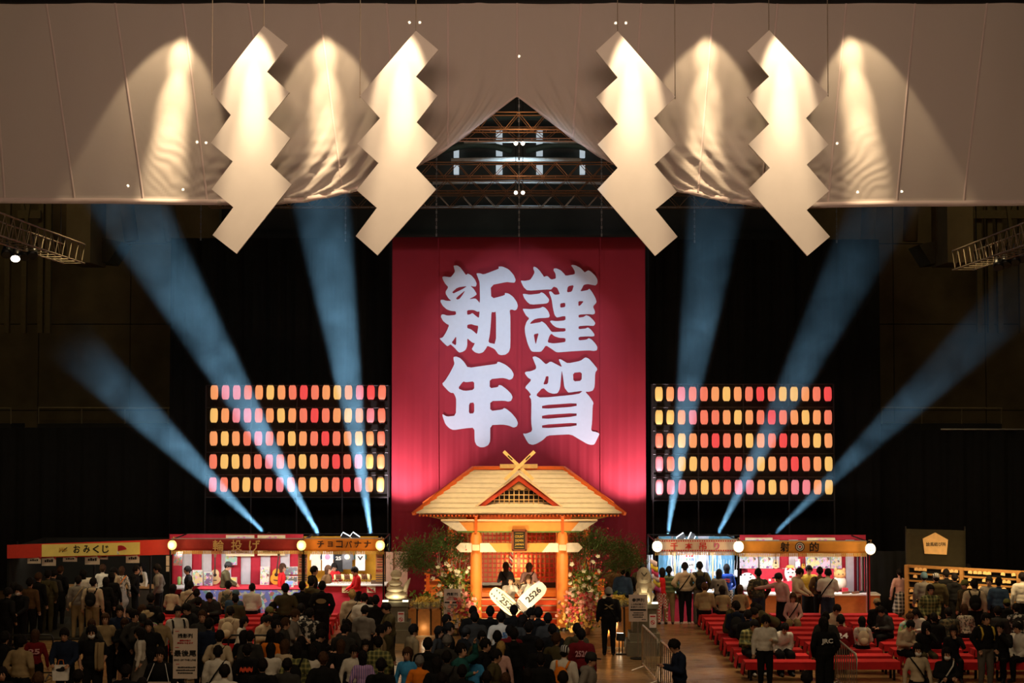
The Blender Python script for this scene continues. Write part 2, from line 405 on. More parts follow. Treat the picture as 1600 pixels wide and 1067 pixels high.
# ------------------------------------------------------------------ trusses
orange_steel = mat('roof_steel', (.46, .26, .14), .6, .3)
def truss(name, a, b, h, d, m, r=.03, step=.9, lab='', group=None):
    a, b = Vector(a), Vector(b); root = thing(name, (a + b) / 2, lab, 'truss', group)
    ax = (b - a).normalized(); side = ax.cross(Vector((0, 0, 1))).normalized() * d
    L = (b - a).length
    for dz in (0, -h):
        for k in (0, 1):
            off = side * k + Vector((0, 0, dz)); MB().tube([a + off, b + off], r, 5).obj('chord', m, root)
    n = int(L / step); br = MB()
    for k in (0, 1):
        for i in range(n):
            p = a + ax * (L * i / n) + side * k; q = a + ax * (L * (i + .5) / n) + side * k; q2 = a + ax * (L * (i + 1) / n) + side * k
            br.tube([p, q + Vector((0, 0, -h))], r * .6, 4, False); br.tube([q + Vector((0, 0, -h)), q2], r * .6, 4, False)
    for i in range(n + 1):
        p = a + ax * (L * i / n); br.tube([p + Vector((0, 0, -h)), p + side + Vector((0, 0, -h))], r * .6, 4, False)
    br.obj('bracing', m, root)
    for t in (.04, .96):
        p = a + (b - a) * t; MB().tube([p, (p.x, p.y, 19)], .012, 5).obj('hanger', black_metal, root)
    return root
for yy, Y, h, t in ((180, 44.5, .5, 'nearest the peak of the white cloth'), (203, 47.5, .35, 'second behind the peak of the white cloth'), (257, 50.2, .45, 'with lamps hung below its middle'), (283, 52.6, .4, 'just above the lower pair of lamps'), (306, 55, .45, 'lowest in the opening of the white cloth')):
    a, b = P(330, yy, Y), P(1290, yy, Y)
    truss('roof_truss', a, b, h, .5, orange_steel, .02, .8, 'rust coloured roof truss ' + t, 'roof trusses seen through the cloth opening')
pale_pipe = mat('pale_pipe', (.62, .66, .66), .5)
for x0, x1, yy, Y, r, t in ((725, 905, 222, 56, .06, 'above the long one'), (705, 908, 251, 57, .10, 'sagging a little below the roof lamps'), (676, 945, 286, 58, .07, 'just above the lowest truss'), (330, 1290, 325, 58, .05, 'running the whole width under the trusses')):
    o = MB().tube([P(x0, yy, Y), P((x0 + x1) / 2, yy - 2, Y), P(x1, yy, Y)], r, 8).obj('roof_pipe', pale_pipe, smooth=True); recentre(o)
    tag(o, 'pale round roof pipe ' + t, 'pipe')
for x, y0, y1, t in ((780, 204, 243, 'left of the lamp chain'), (843, 204, 243, 'right of the lamp chain')):
    for k, (ya, yb) in enumerate(((y0, y1), (258, 272))):
        a, b = P(x - 5, ya, 61.8), P(x + 5, yb, 61.8)
        o = MB().boxb(a.x, b.x, 61.7, 62, b.z, a.z).obj('skylight_panel', mat('daylit_panel', (.75, .82, .84), .6, emit=(.75, .9, 1.0), es=.45)); recentre(o)
        tag(o, ('long' if k == 0 else 'short') + ' pale upright roof panel ' + ('beside the upper lamps' if k == 0 else 'below the sagging pipe'), 'roof panel', 'pale panels in the roof')
for x in (713, 910):
    for ya, yb in ((226, 246), (258, 272)):
        a, b = P(x - 4, ya, 61.8), P(x + 4, yb, 61.8)
        o = MB().boxb(a.x, b.x, 61.7, 62, b.z, a.z).obj('skylight_panel', MATS['daylit_panel']); recentre(o); tag(o, 'narrow pale roof panel near the edge of the cloth opening', 'roof panel', 'pale panels in the roof')
point('roof_lamp_glow', P(812, 262, 56), 130, (.7, .9, 1.0), .5)
point('roof_lamp_glow', P(812, 215, 43.5), 30, (1, .6, .3), .4)
point('roof_lamp_glow', P(812, 300, 49), 40, (1, .6, .35), .4)
# arched roof girders
for x0, x1, yy in ((690, 800, 236), (822, 935, 236), (700, 925, 192)):
    pts = [P(x0 + (x1 - x0) * t / 8, yy - 10 * math.sin(math.pi * t / 8), 60) for t in range(9)]
    o = MB().tube(pts, .14, 6).obj('roof_girder', mat('green_steel', (.05, .07, .05), .7), smooth=True); recentre(o)
    tag(o, 'dark green arched roof girder deep in the cloth opening', 'girder', 'arched girders deep in the roof')

glow_warm = mat('lamp_glass', (1, .9, .75), .3, emit=(1, .86, .66), es=9, var=0)
def lamp_head(root, c, to, r=.11, L=.26, glass=glow_warm):
    c = Vector(c); d = (Vector(to) - c).normalized()
    MB().tube([c - d * L, c - d * L * .3, c], [r * .6, r * .95, r], 12).obj('housing', black_metal, root, True)
    MB().tube([c + d * .002, c + d * .012], r * .85, 12).obj('lens', glass, root)
    MB().bar(c - d * L * .5 + Vector((0, 0, r)), c - d * L * .5 + Vector((0, 0, r + .22)), .04, .05).obj('yoke', black_metal, root)
def stage_lamp(c, to, lab, r=.11, glass=glow_warm, group=None, up=19.0):
    root = thing('stage_lamp', c, lab, 'stage lamp', group); lamp_head(root, c, to, r, r * 2.4, glass)
    if up: MB().tube([Vector(c) + Vector((0, 0, r)), (c[0], c[1], up)], .012, 5).obj('hanger', black_metal, root)
    return root
dim_glass = mat('lamp_glass_off', (.03, .03, .03), .15, var=0)
for x, y, Y, t in ((806, 224, 47, 'upper pair, left of chain'), (817, 224, 47, 'upper pair, right of chain'), (806, 301, 50, 'lower pair, left of chain'), (817, 301, 50, 'lower pair, right of chain')):
    stage_lamp(P(x, y, Y), P(x, y + 60, Y - 20), 'lit round lamp hung in the cloth opening, ' + t, .07)
# side trusses with their lamps
for sgn in (-1, 1):
    if sgn < 0: a, b = P(-60, 325, 33), P(100, 382, 40.5)
    else: a, b = P(1660, 340, 33), P(1521, 392, 40.5)
    truss('lamp_truss', a, b, .5, .55 * -sgn, mat('side_truss_metal', (.20, .16, .11), .5, .6), .022, .55, 'aluminium lamp truss running away along the ' + ('fortune booth' if sgn < 0 else 'plaque rack') + ' side')
    pts = ((24, 404), (38, 402), (51, 400), (10, 398)) if sgn < 0 else ((1572, 414), (1586, 410), (1560, 418), (1597, 405))
    for i, (x, y) in enumerate(pts):
        c = P(x, y, 37.5); stage_lamp(c, c + Vector((.2 * -sgn, -.8, -1)), ('lit' if (i == 0 and sgn < 0) else 'dark') + ' black stage lamp under the ' + ('fortune booth' if sgn < 0 else 'plaque rack') + ' side truss', .13, glow_warm if (i == 0 and sgn < 0) else dim_glass, 'lamps under the side trusses', c.z + .3)
chain_m = mat('dull_chain', (.25, .25, .24), .5, .6)
for x, y0, y1, Y, t in ((811, 152, 370, 48.4, 'in the middle above the banner'), (682, 326, 370, 48.4, 'above the banner near the ring toss side'), (940, 326, 370, 48.4, 'above the banner near the shooting stall side'), (314, 326, 376, 49.8, 'above the curtain, with a hook'), (540, 326, 378, 49.8, 'above the curtain beside the banner'), (1085, 326, 380, 49.8, 'above the right-hand curtain beside the banner'), (1307, 326, 380, 49.8, 'above the shooting stall curtain, with a hook')):
    m = MB(); a, b = P(x, y0, Y), P(x, y1, Y); a.z = 19.0; n = int((a.z - b.z) / .12)
    for i in range(n):
        z = a.z + (b.z - a.z) * (i + .5) / n; m.box((a.x, Y, z), (.05, .018, .10) if i % 2 else (.018, .05, .10))
    o = m.obj('hoist_chain', chain_m); recentre(o); tag(o, 'thin hoist chain hanging ' + t, 'chain')

# ------------------------------------------------------------------ great white cloth
YD = 36.0
edge_pts = [(-80, 318), (0, 318), (200, 319), (330, 321), (420, 321), (480, 316), (530, 306), (560, 299), (600, 285), (640, 267), (680, 246), (720, 219), (750, 196), (780, 172), (808, 151)]
def edge_y(px):
    q = px if px <= 808 else 1616 - px
    for (x0, y0), (x1, y1) in zip(edge_pts, edge_pts[1:]):
        if q <= x1: return y0 + (y1 - y0) * max(0, (q - x0)) / (x1 - x0) + (4 * min(1, max(0, (px - 1100) / 100)) if px > 808 else 0)
    return 151
def sstep(a, b, x): t = min(1, max(0, (x - a) / (b - a))); return t * t * (3 - 2 * t)
def cloth_pt(px, t):                # t from 0 (lower edge) to 1 (pole)
    ye = edge_y(px); py = ye + (4 - ye) * t; d = ye - py
    near = 1 - sstep(300, 620, abs(px - 808))
    dy = 0
    t = abs(px - 808); wob = mnoise.noise(Vector((px * .012, d * .03, 0)))
    near = 1 - sstep(330, 560, t)
    t0 = t - (55 + t * .22) * math.exp(-d / (24 + t * .05)); wid = sstep(4, 60, t)
    dy += near * wid * .050 * math.exp(-d / 120) * math.sin(t0 / 5.2 + 2.0 * wob)
    dy += near * wid * .022 * math.exp(-d / 60) * math.sin(t0 / 2.3 + d / 9 + 3 * wob)
    dy += near * .035 * sstep(150, 330, t) * math.exp(-d / 34) * math.sin(d / 3.0 + 3.0 * wob + px * .01)
    dy += .025 * math.sin(px * .031 + 1.2 * mnoise.noise(Vector((px * .01, py * .006, 3)))) + .008 * math.sin(px * .083 + py * .01)
    fx = 1 - sstep(60, 150, abs(abs(px - 808) - 480)); fd = math.exp(-((d - 55) / 50) ** 2)
    wb2 = mnoise.noise(Vector((px * .03, d * .02, 7)))
    dy += .007 * fx * fd * math.sin((px * .30 if px < 808 else -px * .30) + d * .30 + 7 * wb2)
    if d < 9 and abs(px - 808) > 380: dy -= .03
    p = P(px, py, YD); p.y += dy
    return p
cl = thing('shrine_cloth', P(808, 151, YD), 'huge translucent white cloth parted to a peak above the shrine', 'cloth')
cm = cloth_mat('sheer_white_cloth', (.60, .54, .49), .10, .22)
MB().grid(lambda u, v: tuple(cloth_pt(-250 + u * 2116, v)), 620, 90).obj('cloth', cm, cl, True)
hemm = cloth_mat('doubled_cloth', (.66, .55, .52), .02, .15)
MB().sheet(lambda u, v: tuple(cloth_pt(-250 + u * 2116, v * .028) + Vector((0, -.02, 0))), 300, 1, .012).obj('hem', hemm, cl, True)
for i, (xb, xt) in enumerate(((-100, -122), (-205, -228), (1612, 1652), (1720, 1762), (8, -14), (118, 72), (225, 180), (325, 285), (432, 388), (536, 498), (622, 604), (700, 700), (808, 808), (895, 908), (985, 1002), (1090, 1115), (1188, 1215), (1293, 1322), (1400, 1430), (1505, 1542))):
    def sf(u, v, xb=xb, xt=xt):
        px = xb + (xt - xb) * v + (u - .5) * 3.4; p = cloth_pt(px, max(0, v)); return tuple(p + Vector((0, -.015, 0)))
    MB().sheet(sf, 1, 40, .008).obj('seam', hemm, cl, True)
pole = MB().tube([P(-250, 2, YD), P(1866, 2, YD)], .06, 8).obj('pole', black_metal, cl)
for x in range(-236, 1860, 118):
    a = P(x, 2, YD); MB().tube([a, a + Vector((0, 0, 3.0))], .012, 5).obj('hanger_wire', black_metal, cl)
# lamps glimmering through the cloth
for x, y in ((640, 35), (656, 35), (962, 36), (978, 36), (308, 222), (322, 223), (286, 296), (200, 290), (1308, 224), (1340, 300), (1409, 299), (811, 88)):
    stage_lamp(P(x, y, 39), P(x, y + 60, 20), 'small lit lamp glimmering through the white cloth', .04, mat('bright_lamp', (1, .9, .7), .3, emit=(1, .8, .5), es=22, var=0), 'lamps behind the white cloth')

# ------------------------------------------------------------------ zigzag papers
YS = 34.6
paper_m = mat('zigzag_board', (.80, .74, .66), .7, var=.03, scale=2)
SH = {'outermost over the ring toss stall': ([(825, 82), (900, 142), (835, 225), (905, 290), (838, 372), (908, 433), (845, 515), (912, 577), (740, 793), (665, 735), (730, 648), (662, 592), (728, 505), (660, 447), (722, 360), (662, 290)], 0),
      'beside the cloth opening, over the ring toss side': ([(1300, 97), (1370, 157), (1300, 240), (1367, 300), (1302, 383), (1367, 447), (1300, 525), (1363, 592), (1180, 798), (1112, 738), (1178, 650), (1115, 595), (1183, 510), (1117, 450), (1188, 370), (1125, 300)], 0),
      'beside the cloth opening, over the shooting stall side': ([(330, 98), (262, 160), (330, 243), (263, 305), (330, 388), (267, 452), (330, 525), (267, 592), (447, 800), (517, 740), (448, 655), (515, 600), (445, 515), (512, 453), (443, 370), (510, 303)], 800),
      'outermost over the shooting stall': ([(803, 95), (735, 160), (803, 240), (735, 303), (803, 388), (738, 452), (805, 525), (738, 592), (922, 800), (993, 740), (920, 657), (990, 597), (920, 515), (988, 452), (918, 370), (988, 295)], 800)}
for lab, (pts, ox) in SH.items():
    q = [P(ox + x / 2, y / 2, YS) for x, y in pts]
    top = max(q, key=lambda p: p.z); root = thing('shide_streamer', (top.x, YS, min(p.z for p in q)), 'giant folded zigzag paper streamer ' + lab, 'streamer', 'four hanging zigzag streamers')
    MB().prism([(p.x, p.z) for p in q], YS - .03, YS + .03).obj('zigzag_board', paper_m, root)
    wm = mat('hanging_wire', (.4, .33, .24), .4, .7)
    for a in (top, q[-1]):
        MB().tube([a + Vector((0, 0, -.05)), Vector((a.x, YS, 16.6))], .01, 5).obj('wire', wm, root)

# ------------------------------------------------------------------ red banner with the four great characters
YB = 48.5
bt, bl = P(613, 369, YB), P(1008, 369, YB)
ban = thing('new_year_banner', ((bt.x + bl.x) / 2, YB, 0), 'tall red banner with white New Year greeting characters behind the shrine', 'banner')
red_m = mat('red_banner_cloth', (.37, .026, .044), .75, var=.05, scale=1, spec=.2)
def bfn(u, v):
    x = bt.x + (bl.x - bt.x) * u; z = .02 + (bt.z - .02) * v
    a = .006 * (1 - sstep(.2, .85, v)) + .001
    n = mnoise.noise(Vector((x * .8, z * .12, 1)))
    y = YB + a * math.sin(x * 17 + 6 * n) + .3 * a * math.sin(x * 41 + 4 * n) + .012 * math.exp(-((u - .16) / .07) ** 2) * math.sin(z * .9 + x * 6) * (1 - v)
    return (x, y, z)
MB().sheet(bfn, 260, 24, .01).obj('cloth', red_m, ban, True)
MB().boxb(bt.x - .03, bl.x + .03, YB - .02, YB + .04, bt.z - .03, bt.z + .03).obj('top_batten', black_metal, ban)
for x in (685, 812, 938): a = P(x, 372, YB); MB().boxb(a.x - .012, a.x + .012, YB - .03, YB - .026, .4, a.z).obj('seam', mat('seam_red', (.40, .02, .04), .8), ban)
K = {
 '新': (680, 400, [[(180, 95), (215, 92), (245, 110), (275, 150), (303, 188), (320, 172), (355, 190), (390, 230), (408, 270), (400, 300), (375, 300), (345, 292), (380, 325), (410, 375), (385, 395), (330, 425), (395, 415), (420, 440), (440, 465), (437, 260), (420, 215), (403, 170), (440, 170), (475, 182), (560, 150), (625, 125), (620, 103), (660, 103), (720, 130), (770, 185), (790, 235), (780, 262), (740, 260), (700, 255), (545, 287), (550, 420), (685, 385), (683, 362), (720, 368), (765, 400), (800, 450), (812, 490), (800, 525), (780, 535), (755, 525), (730, 530), (738, 600), (738, 890), (725, 940), (690, 968), (650, 973), (620, 965), (600, 935), (580, 910), (512, 880), (500, 905), (470, 945), (430, 957), (390, 945), (358, 915), (375, 885), (390, 855), (370, 852), (340, 830), (315, 805), (315, 880), (300, 920), (270, 940), (238, 948), (215, 930), (195, 905), (150, 865), (135, 878), (118, 885), (90, 860), (40, 808), (75, 800), (110, 745), (138, 678), (110, 665), (75, 635), (55, 595), (65, 573), (85, 573), (120, 585), (205, 578), (203, 542), (160, 540), (115, 525), (75, 490), (52, 450), (55, 430), (80, 430), (110, 440), (160, 440), (130, 415), (105, 375), (102, 350), (130, 305), (100, 275), (75, 230), (70, 205), (90, 200), (150, 210), (170, 190), (195, 155), (185, 115)],
   [(165, 355), (220, 308), (315, 295), (270, 325), (205, 355), (180, 368)], [(205, 422), (212, 405), (297, 335), (270, 380), (240, 420), (220, 428)], [(312, 532), (375, 528), (415, 548), (436, 542), (430, 610), (395, 585), (365, 558), (345, 572), (315, 578)], [(315, 675), (355, 668), (390, 680), (425, 685), (410, 770), (385, 745), (350, 718), (315, 708)], [(207, 785), (206, 880), (160, 850), (180, 825)], [(552, 548), (575, 552), (597, 545), (597, 865), (520, 850), (535, 780), (545, 680)]]),
 '謹': (810, 400, [[(20, 240), (60, 245), (115, 235), (140, 200), (160, 160), (145, 125), (150, 103), (175, 112), (210, 145), (245, 195), (250, 205), (285, 195), (320, 232), (368, 222), (365, 175), (343, 140), (348, 122), (375, 122), (415, 140), (450, 175), (463, 195), (553, 180), (553, 150), (535, 115), (517, 95), (525, 87), (560, 92), (605, 115), (635, 145), (650, 162), (685, 140), (710, 152), (750, 190), (775, 230), (775, 270), (755, 290), (720, 282), (680, 275), (640, 283), (625, 315), (605, 348), (680, 335), (695, 320), (720, 350), (755, 410), (768, 455), (730, 495), (750, 540), (750, 565), (730, 575), (690, 570), (590, 575), (590, 605), (640, 598), (665, 580), (700, 595), (740, 635), (755, 660), (740, 685), (710, 685), (675, 682), (590, 688), (590, 718), (660, 712), (680, 700), (710, 720), (745, 765), (745, 785), (720, 790), (680, 788), (590, 793), (590, 828), (670, 820), (690, 805), (720, 820), (760, 865), (775, 895), (770, 925), (740, 932), (690, 925), (520, 935), (400, 945), (370, 943), (330, 915), (270, 875), (240, 920), (220, 940), (140, 940), (120, 925), (90, 860), (65, 760), (62, 700), (80, 645), (108, 612), (75, 585), (50, 540), (42, 518), (65, 518), (120, 522), (215, 510), (238, 497), (265, 508), (295, 545), (308, 585), (300, 603), (260, 608), (200, 610), (160, 620), (130, 640), (110, 668), (180, 655), (215, 650), (230, 640), (265, 665), (300, 710), (325, 745), (370, 745), (462, 740), (462, 708), (410, 708), (370, 700), (335, 675), (308, 640), (325, 632), (365, 640), (462, 632), (462, 590), (430, 592), (400, 600), (375, 603), (355, 580), (340, 520), (325, 420), (297, 350), (320, 345), (355, 382), (407, 375), (395, 345), (380, 312), (345, 300), (322, 330), (280, 328), (90, 342), (50, 305)],
   [(322, 760), (350, 785), (400, 803), (462, 805), (462, 843), (400, 852), (340, 858), (285, 848), (302, 790)], [(150, 768), (200, 757), (185, 810), (170, 870), (160, 825)], [(485, 297), (545, 285), (525, 350), (475, 358)], [(410, 465), (460, 458), (460, 500), (410, 508)], [(588, 443), (643, 443), (605, 487), (588, 490)], [(42, 372), (65, 372), (110, 380), (205, 370), (225, 355), (255, 370), (303, 425), (295, 455), (270, 468), (120, 478), (85, 450), (55, 410)]]),
 '年': (680, 545, [[(180, 80), (205, 75), (245, 90), (285, 130), (322, 188), (500, 162), (605, 148), (610, 128), (630, 128), (690, 155), (745, 200), (772, 250), (760, 290), (730, 305), (695, 292), (660, 285), (535, 297), (535, 387), (617, 375), (622, 355), (650, 358), (700, 395), (745, 440), (760, 475), (745, 510), (715, 518), (680, 508), (540, 512), (540, 610), (660, 595), (675, 580), (700, 590), (750, 630), (795, 685), (813, 730), (800, 762), (770, 773), (720, 752), (660, 742), (540, 748), (540, 905), (520, 945), (480, 965), (440, 965), (405, 945), (387, 905), (385, 772), (290, 780), (180, 797), (140, 780), (100, 740), (75, 670), (70, 638), (115, 665), (203, 655), (207, 500), (200, 470), (180, 432), (155, 432), (130, 415), (65, 345), (100, 310), (140, 245), (175, 180), (190, 145), (180, 105)],
   [(222, 388), (275, 318), (300, 328), (383, 318), (383, 402), (285, 413)], [(333, 532), (383, 525), (383, 632), (330, 635)]]),
 '賀': (810, 545, [[(137, 80), (165, 73), (210, 95), (250, 135), (272, 152), (315, 122), (370, 150), (428, 180), (410, 140), (395, 105), (410, 100), (445, 120), (485, 143), (610, 118), (655, 83), (690, 95), (730, 140), (778, 198), (752, 235), (748, 370), (730, 410), (690, 422), (655, 420), (700, 470), (738, 530), (728, 560), (722, 720), (712, 805), (760, 815), (797, 830), (770, 890), (745, 938), (710, 942), (670, 930), (610, 895), (515, 838), (400, 843), (285, 850), (240, 895), (180, 930), (140, 942), (100, 930), (75, 890), (42, 828), (75, 833), (137, 808), (125, 720), (128, 500), (105, 465), (125, 450), (95, 410), (62, 378), (130, 305), (90, 280), (62, 240), (70, 225), (120, 220), (170, 200), (175, 175), (150, 115)],
   [(270, 270), (297, 268), (290, 345), (243, 350), (262, 300)], [(425, 205), (440, 290), (450, 380), (485, 425), (495, 430), (635, 410), (590, 445), (218, 482), (170, 455), (240, 378), (290, 425), (340, 442), (385, 435), (408, 390), (418, 290)], [(535, 235), (622, 227), (620, 313), (540, 320)], [(232, 553), (570, 530), (572, 565), (232, 590)], [(232, 650), (570, 628), (572, 662), (232, 690)], [(232, 745), (570, 723), (572, 757), (232, 780)]])}
blue_white = mat('pale_print', (.70, .76, .88), .7, var=.02, spec=.2)
for ch, (ox, oy, polys) in K.items():
    def tz(x, y, ox=ox, oy=oy):
        p = P(ox + x / 6.279, oy + y / 6.279, YB); return (p.x, p.z)
    flat_print([chaikin(p, 1, .18) for p in polys], YB - .028, tz, blue_white, 'character', ban, .01)

# ------------------------------------------------------------------ lantern racks
YL = 48.0
LC = {'y': ('yellow', (.95, .54, .15)), 'o': ('orange', (.95, .35, .13)), 'c': ('coral', (.92, .21, .12)), 'r': ('red', (.90, .08, .075)), 'p': ('pink', (.88, .24, .27))}
lam = {}
for k, (nm, c) in LC.items():
    m = mat('lantern_paper_' + nm, tuple(x * .5 for x in c), .7, var=.05, emit=c, es=.88); m.cycles.emission_sampling = 'NONE'; lam[k] = m
rows_l = ['oppcoyocrcoyoprc', 'yoppcoyocrcoyopcp'[:16], 'oyocpcoyocrcoyoc', 'cyyocpcoyocrcpyo', 'pcoyocpcoyocrpoy']
rows_r = ['yopccoyocrcyyocr', 'yyopccoyocrcoyoc', 'coyocrcoyocrcoyo', 'pcyyocrcoyocrcoy', 'pppoyocppoyoppoy']
def lantern_proto(ribs=5):
    prof = []
    n = 16; W, H = .118, .44
    for i in range(n + 1):
        t = i / n; k = abs(2 * t - 1); r = W * (1 - k ** 4.5 * .34) * (1 + .012 * math.cos(t * 2 * math.pi * 8))
        prof.append((r, -H / 2 + H * t))
    me = MB().lathe(prof, n=16).obj('lantern', black, smooth=True); d = me.data; bpy.data.objects.remove(me)
    cap = MB().lathe([(.075, -.016), (.082, -.013), (.082, .014), (.07, .018)], n=12).obj('rim', black); d2 = cap.data; bpy.data.objects.remove(cap)
    return d, d2
ld, ld2 = lantern_proto()
rim_m = mat('lantern_rim', (.02, .015, .012), .6); ld2.materials.clear(); ld2.materials.append(rim_m)
hko = MB().tube([(0, 0, .26), (0, .03, .30), (0, .21, .30)], .006, 5).obj('hook', black_metal); hkd = hko.data; bpy.data.objects.remove(hko)
lmesh = {}
ORD = 'first second third fourth fifth sixth seventh eighth ninth tenth eleventh twelfth thirteenth fourteenth fifteenth sixteenth'.split()
for k in LC:
    d = ld.copy(); d.materials.clear(); d.materials.append(lam[k]); lmesh[k] = d
for side, rows, (x0, x1), (y0, y1), (bx0, bx1, by0, by1) in (('ring toss', rows_l, ((335, 597), (332.5, 594.3)), (613, 757), (322, 606, 602, 777)), ('shooting', rows_r, ((1029.5, 1293.5), (1030.5, 1295.2)), (615.5, 761), (1020, 1304, 600, 782))):
    rk = thing('lantern_rack', P((bx0 + bx1) / 2, by1, YL + .2), 'black framed rack holding five rows of glowing lanterns above the %s stall' % side, 'lantern rack')
    a, b = P(bx0, by0, YL + .2), P(bx1, by1, YL + .2)
    MB().boxb(a.x - .05, b.x + .05, YL + .3, YL + .34, b.z, a.z).obj('backing', black, rk)
    fr = mat('rack_tube', (.03, .028, .03), .5, .4)
    for z in [a.z + (b.z - a.z) * i / 5 for i in range(6)]: MB().tube([(a.x, YL + .2, z), (b.x, YL + .2, z)], .022, 6).obj('rail', fr, rk)
    for x in [a.x + (b.x - a.x) * i / 4 for i in range(5)]: MB().tube([(x, YL + .22, .0), (x, YL + .22, a.z)], .024, 6).obj('upright', fr, rk)
    for i, row in enumerate(rows):
        t = i / 4
        for j, c in enumerate(row):
            xa = x0[0] + (x1[0] - x0[0]) * t; xb = x0[1] + (x1[1] - x0[1]) * t
            p = P(xa + (xb - xa) * j / 15, y0 + (y1 - y0) * t, YL)
            o = bpy.data.objects.new('paper_lantern', lmesh[c]); COL.objects.link(o); o.location = p; o.rotation_euler = (0, random.uniform(-.04, .04), random.random())
            tag(o, 'glowing %s paper lantern, %s row above the %s stall, %s from the banner' % (LC[c][0], ('top', 'second', 'middle', 'fourth', 'bottom')[i], side, ORD[15 - j if side == 'ring toss' else j]), 'lantern', 'rack lanterns above the %s stall' % side)
            hk = bpy.data.objects.new('hook', hkd); COL.objects.link(hk); hk.parent = o; hk.rotation_euler = (0, 0, -o.rotation_euler.z)
            for zz in (.248, -.248): q = bpy.data.objects.new('rim', ld2); COL.objects.link(q); q.parent = o; q.location = (0, 0, zz)

# ------------------------------------------------------------------ beams of the moving heads, standing in haze
def haze_mat(f0, f1):
    m = bpy.data.materials.new('thin_haze'); m.use_nodes = True; nt = m.node_tree; L = nt.links
    for n in list(nt.nodes):
        if n.type != 'OUTPUT_MATERIAL': nt.nodes.remove(n)
    out = [n for n in nt.nodes if n.type == 'OUTPUT_MATERIAL'][0]
    v = nt.nodes.new('ShaderNodeVolumeScatter'); v.inputs['Color'].default_value = (.9, .95, 1, 1); v.inputs['Density'].default_value = .03; v.inputs['Anisotropy'].default_value = .0
    tc = nt.nodes.new('ShaderNodeTexCoord'); ln = nt.nodes.new('ShaderNodeVectorMath'); ln.operation = 'LENGTH'; L.new(tc.outputs['Object'], ln.inputs[0])
    mr = nt.nodes.new('ShaderNodeMapRange'); mr.interpolation_type = 'SMOOTHSTEP'; mr.inputs[1].default_value = f0; mr.inputs[2].default_value = f1; mr.inputs[3].default_value = 1.0; mr.inputs[4].default_value = 0.0; L.new(ln.outputs['Value'], mr.inputs[0])
    nz = nt.nodes.new('ShaderNodeTexNoise'); nz.inputs['Scale'].default_value = .9; nz.inputs['Detail'].default_value = 3; nz.inputs['Distortion'].default_value = .6; L.new(tc.outputs['Object'], nz.inputs['Vector'])
    m2 = nt.nodes.new('ShaderNodeMapRange'); m2.inputs[1].default_value = .3; m2.inputs[2].default_value = .7; m2.inputs[3].default_value = .012; m2.inputs[4].default_value = .062; L.new(nz.outputs['Fac'], m2.inputs[0])
    mu = nt.nodes.new('ShaderNodeMath'); mu.operation = 'MULTIPLY'; L.new(mr.outputs[0], mu.inputs[0]); L.new(m2.outputs[0], mu.inputs[1]); L.new(mu.outputs[0], v.inputs['Density'])
    L.new(v.outputs[0], out.inputs['Volume'])
    return m
beam_col = (.32, .70, 1.0)
BE = [(415, 834, 96, 520, 'over the ring toss stall', .75, 12.5, 9, 4.5, 8.6), (500, 838, 190, 300, 'between ring toss and chocolate banana', 1.4, 12, 14, 7, 15), (580, 838, 500, 300, 'at the chocolate banana corner', 1.6, 11, 14, 7, 14),
      (1043, 838, 1122, 300, 'over the thousand strings stall', .8, 11, 14, 6, 14), (1120, 838, 1390, 300, 'between thousand strings and shooting stall', .5, 11.5, 14.5, 6, 14.5), (1208, 836, 1585, 470, 'over the shooting stall', .36, 10.5, 12, 5, 12)]
for (x, y, tx, ty, lab, k, ang, Ln, f0, f1) in BE:
    a = P(x, y, 46.0); b = P(tx, ty, 45.2); d = (b - a).normalized()
    root = thing('moving_head', (a.x, a.y, 0), 'black moving head beam lamp on a stand ' + lab, 'stage lamp', 'moving heads behind the stalls')
    MB().boxb(a.x - .16, a.x + .16, 45.84, 46.16, a.z - .62, a.z - .5).obj('base', black_metal, root)
    MB().boxb(a.x - .19, a.x - .15, 45.95, 46.05, a.z - .5, a.z - .1).boxb(a.x + .15, a.x + .19, 45.95, 46.05, a.z - .5, a.z - .1).obj('yoke', black_metal, root)
    MB().tube([a - d * .42, a - d * .3, a - d * .06, a - d * .02], [.07, .13, .13, .1], 12).obj('head', black_metal, root, True)
    MB().tube([(a.x, 46, 0), (a.x, 46, a.z - .62)], .03, 8).obj('stand_pole', black_metal, root)
    for t in range(3):
        an = t * 2.09; MB().tube([(a.x, 46, .45), (a.x + .4 * math.cos(an), 46 + .4 * math.sin(an), .02)], .018, 6).obj('stand_leg', black_metal, root)
    s = spot('beam_lamp', a, b, 26000 * k, ang, .5, beam_col, .05)
    Rr = math.tan(R(ang / 2)) * 1.02
    o = MB().tube([a + d * .02, a + d * Ln], [.06, .06 + Rr * Ln], 20).obj('haze', haze_mat(f0, f1)); recentre(o, tuple(a))
    tag(o, 'thin lit haze standing in the beam ' + lab, 'haze', kind='stuff')
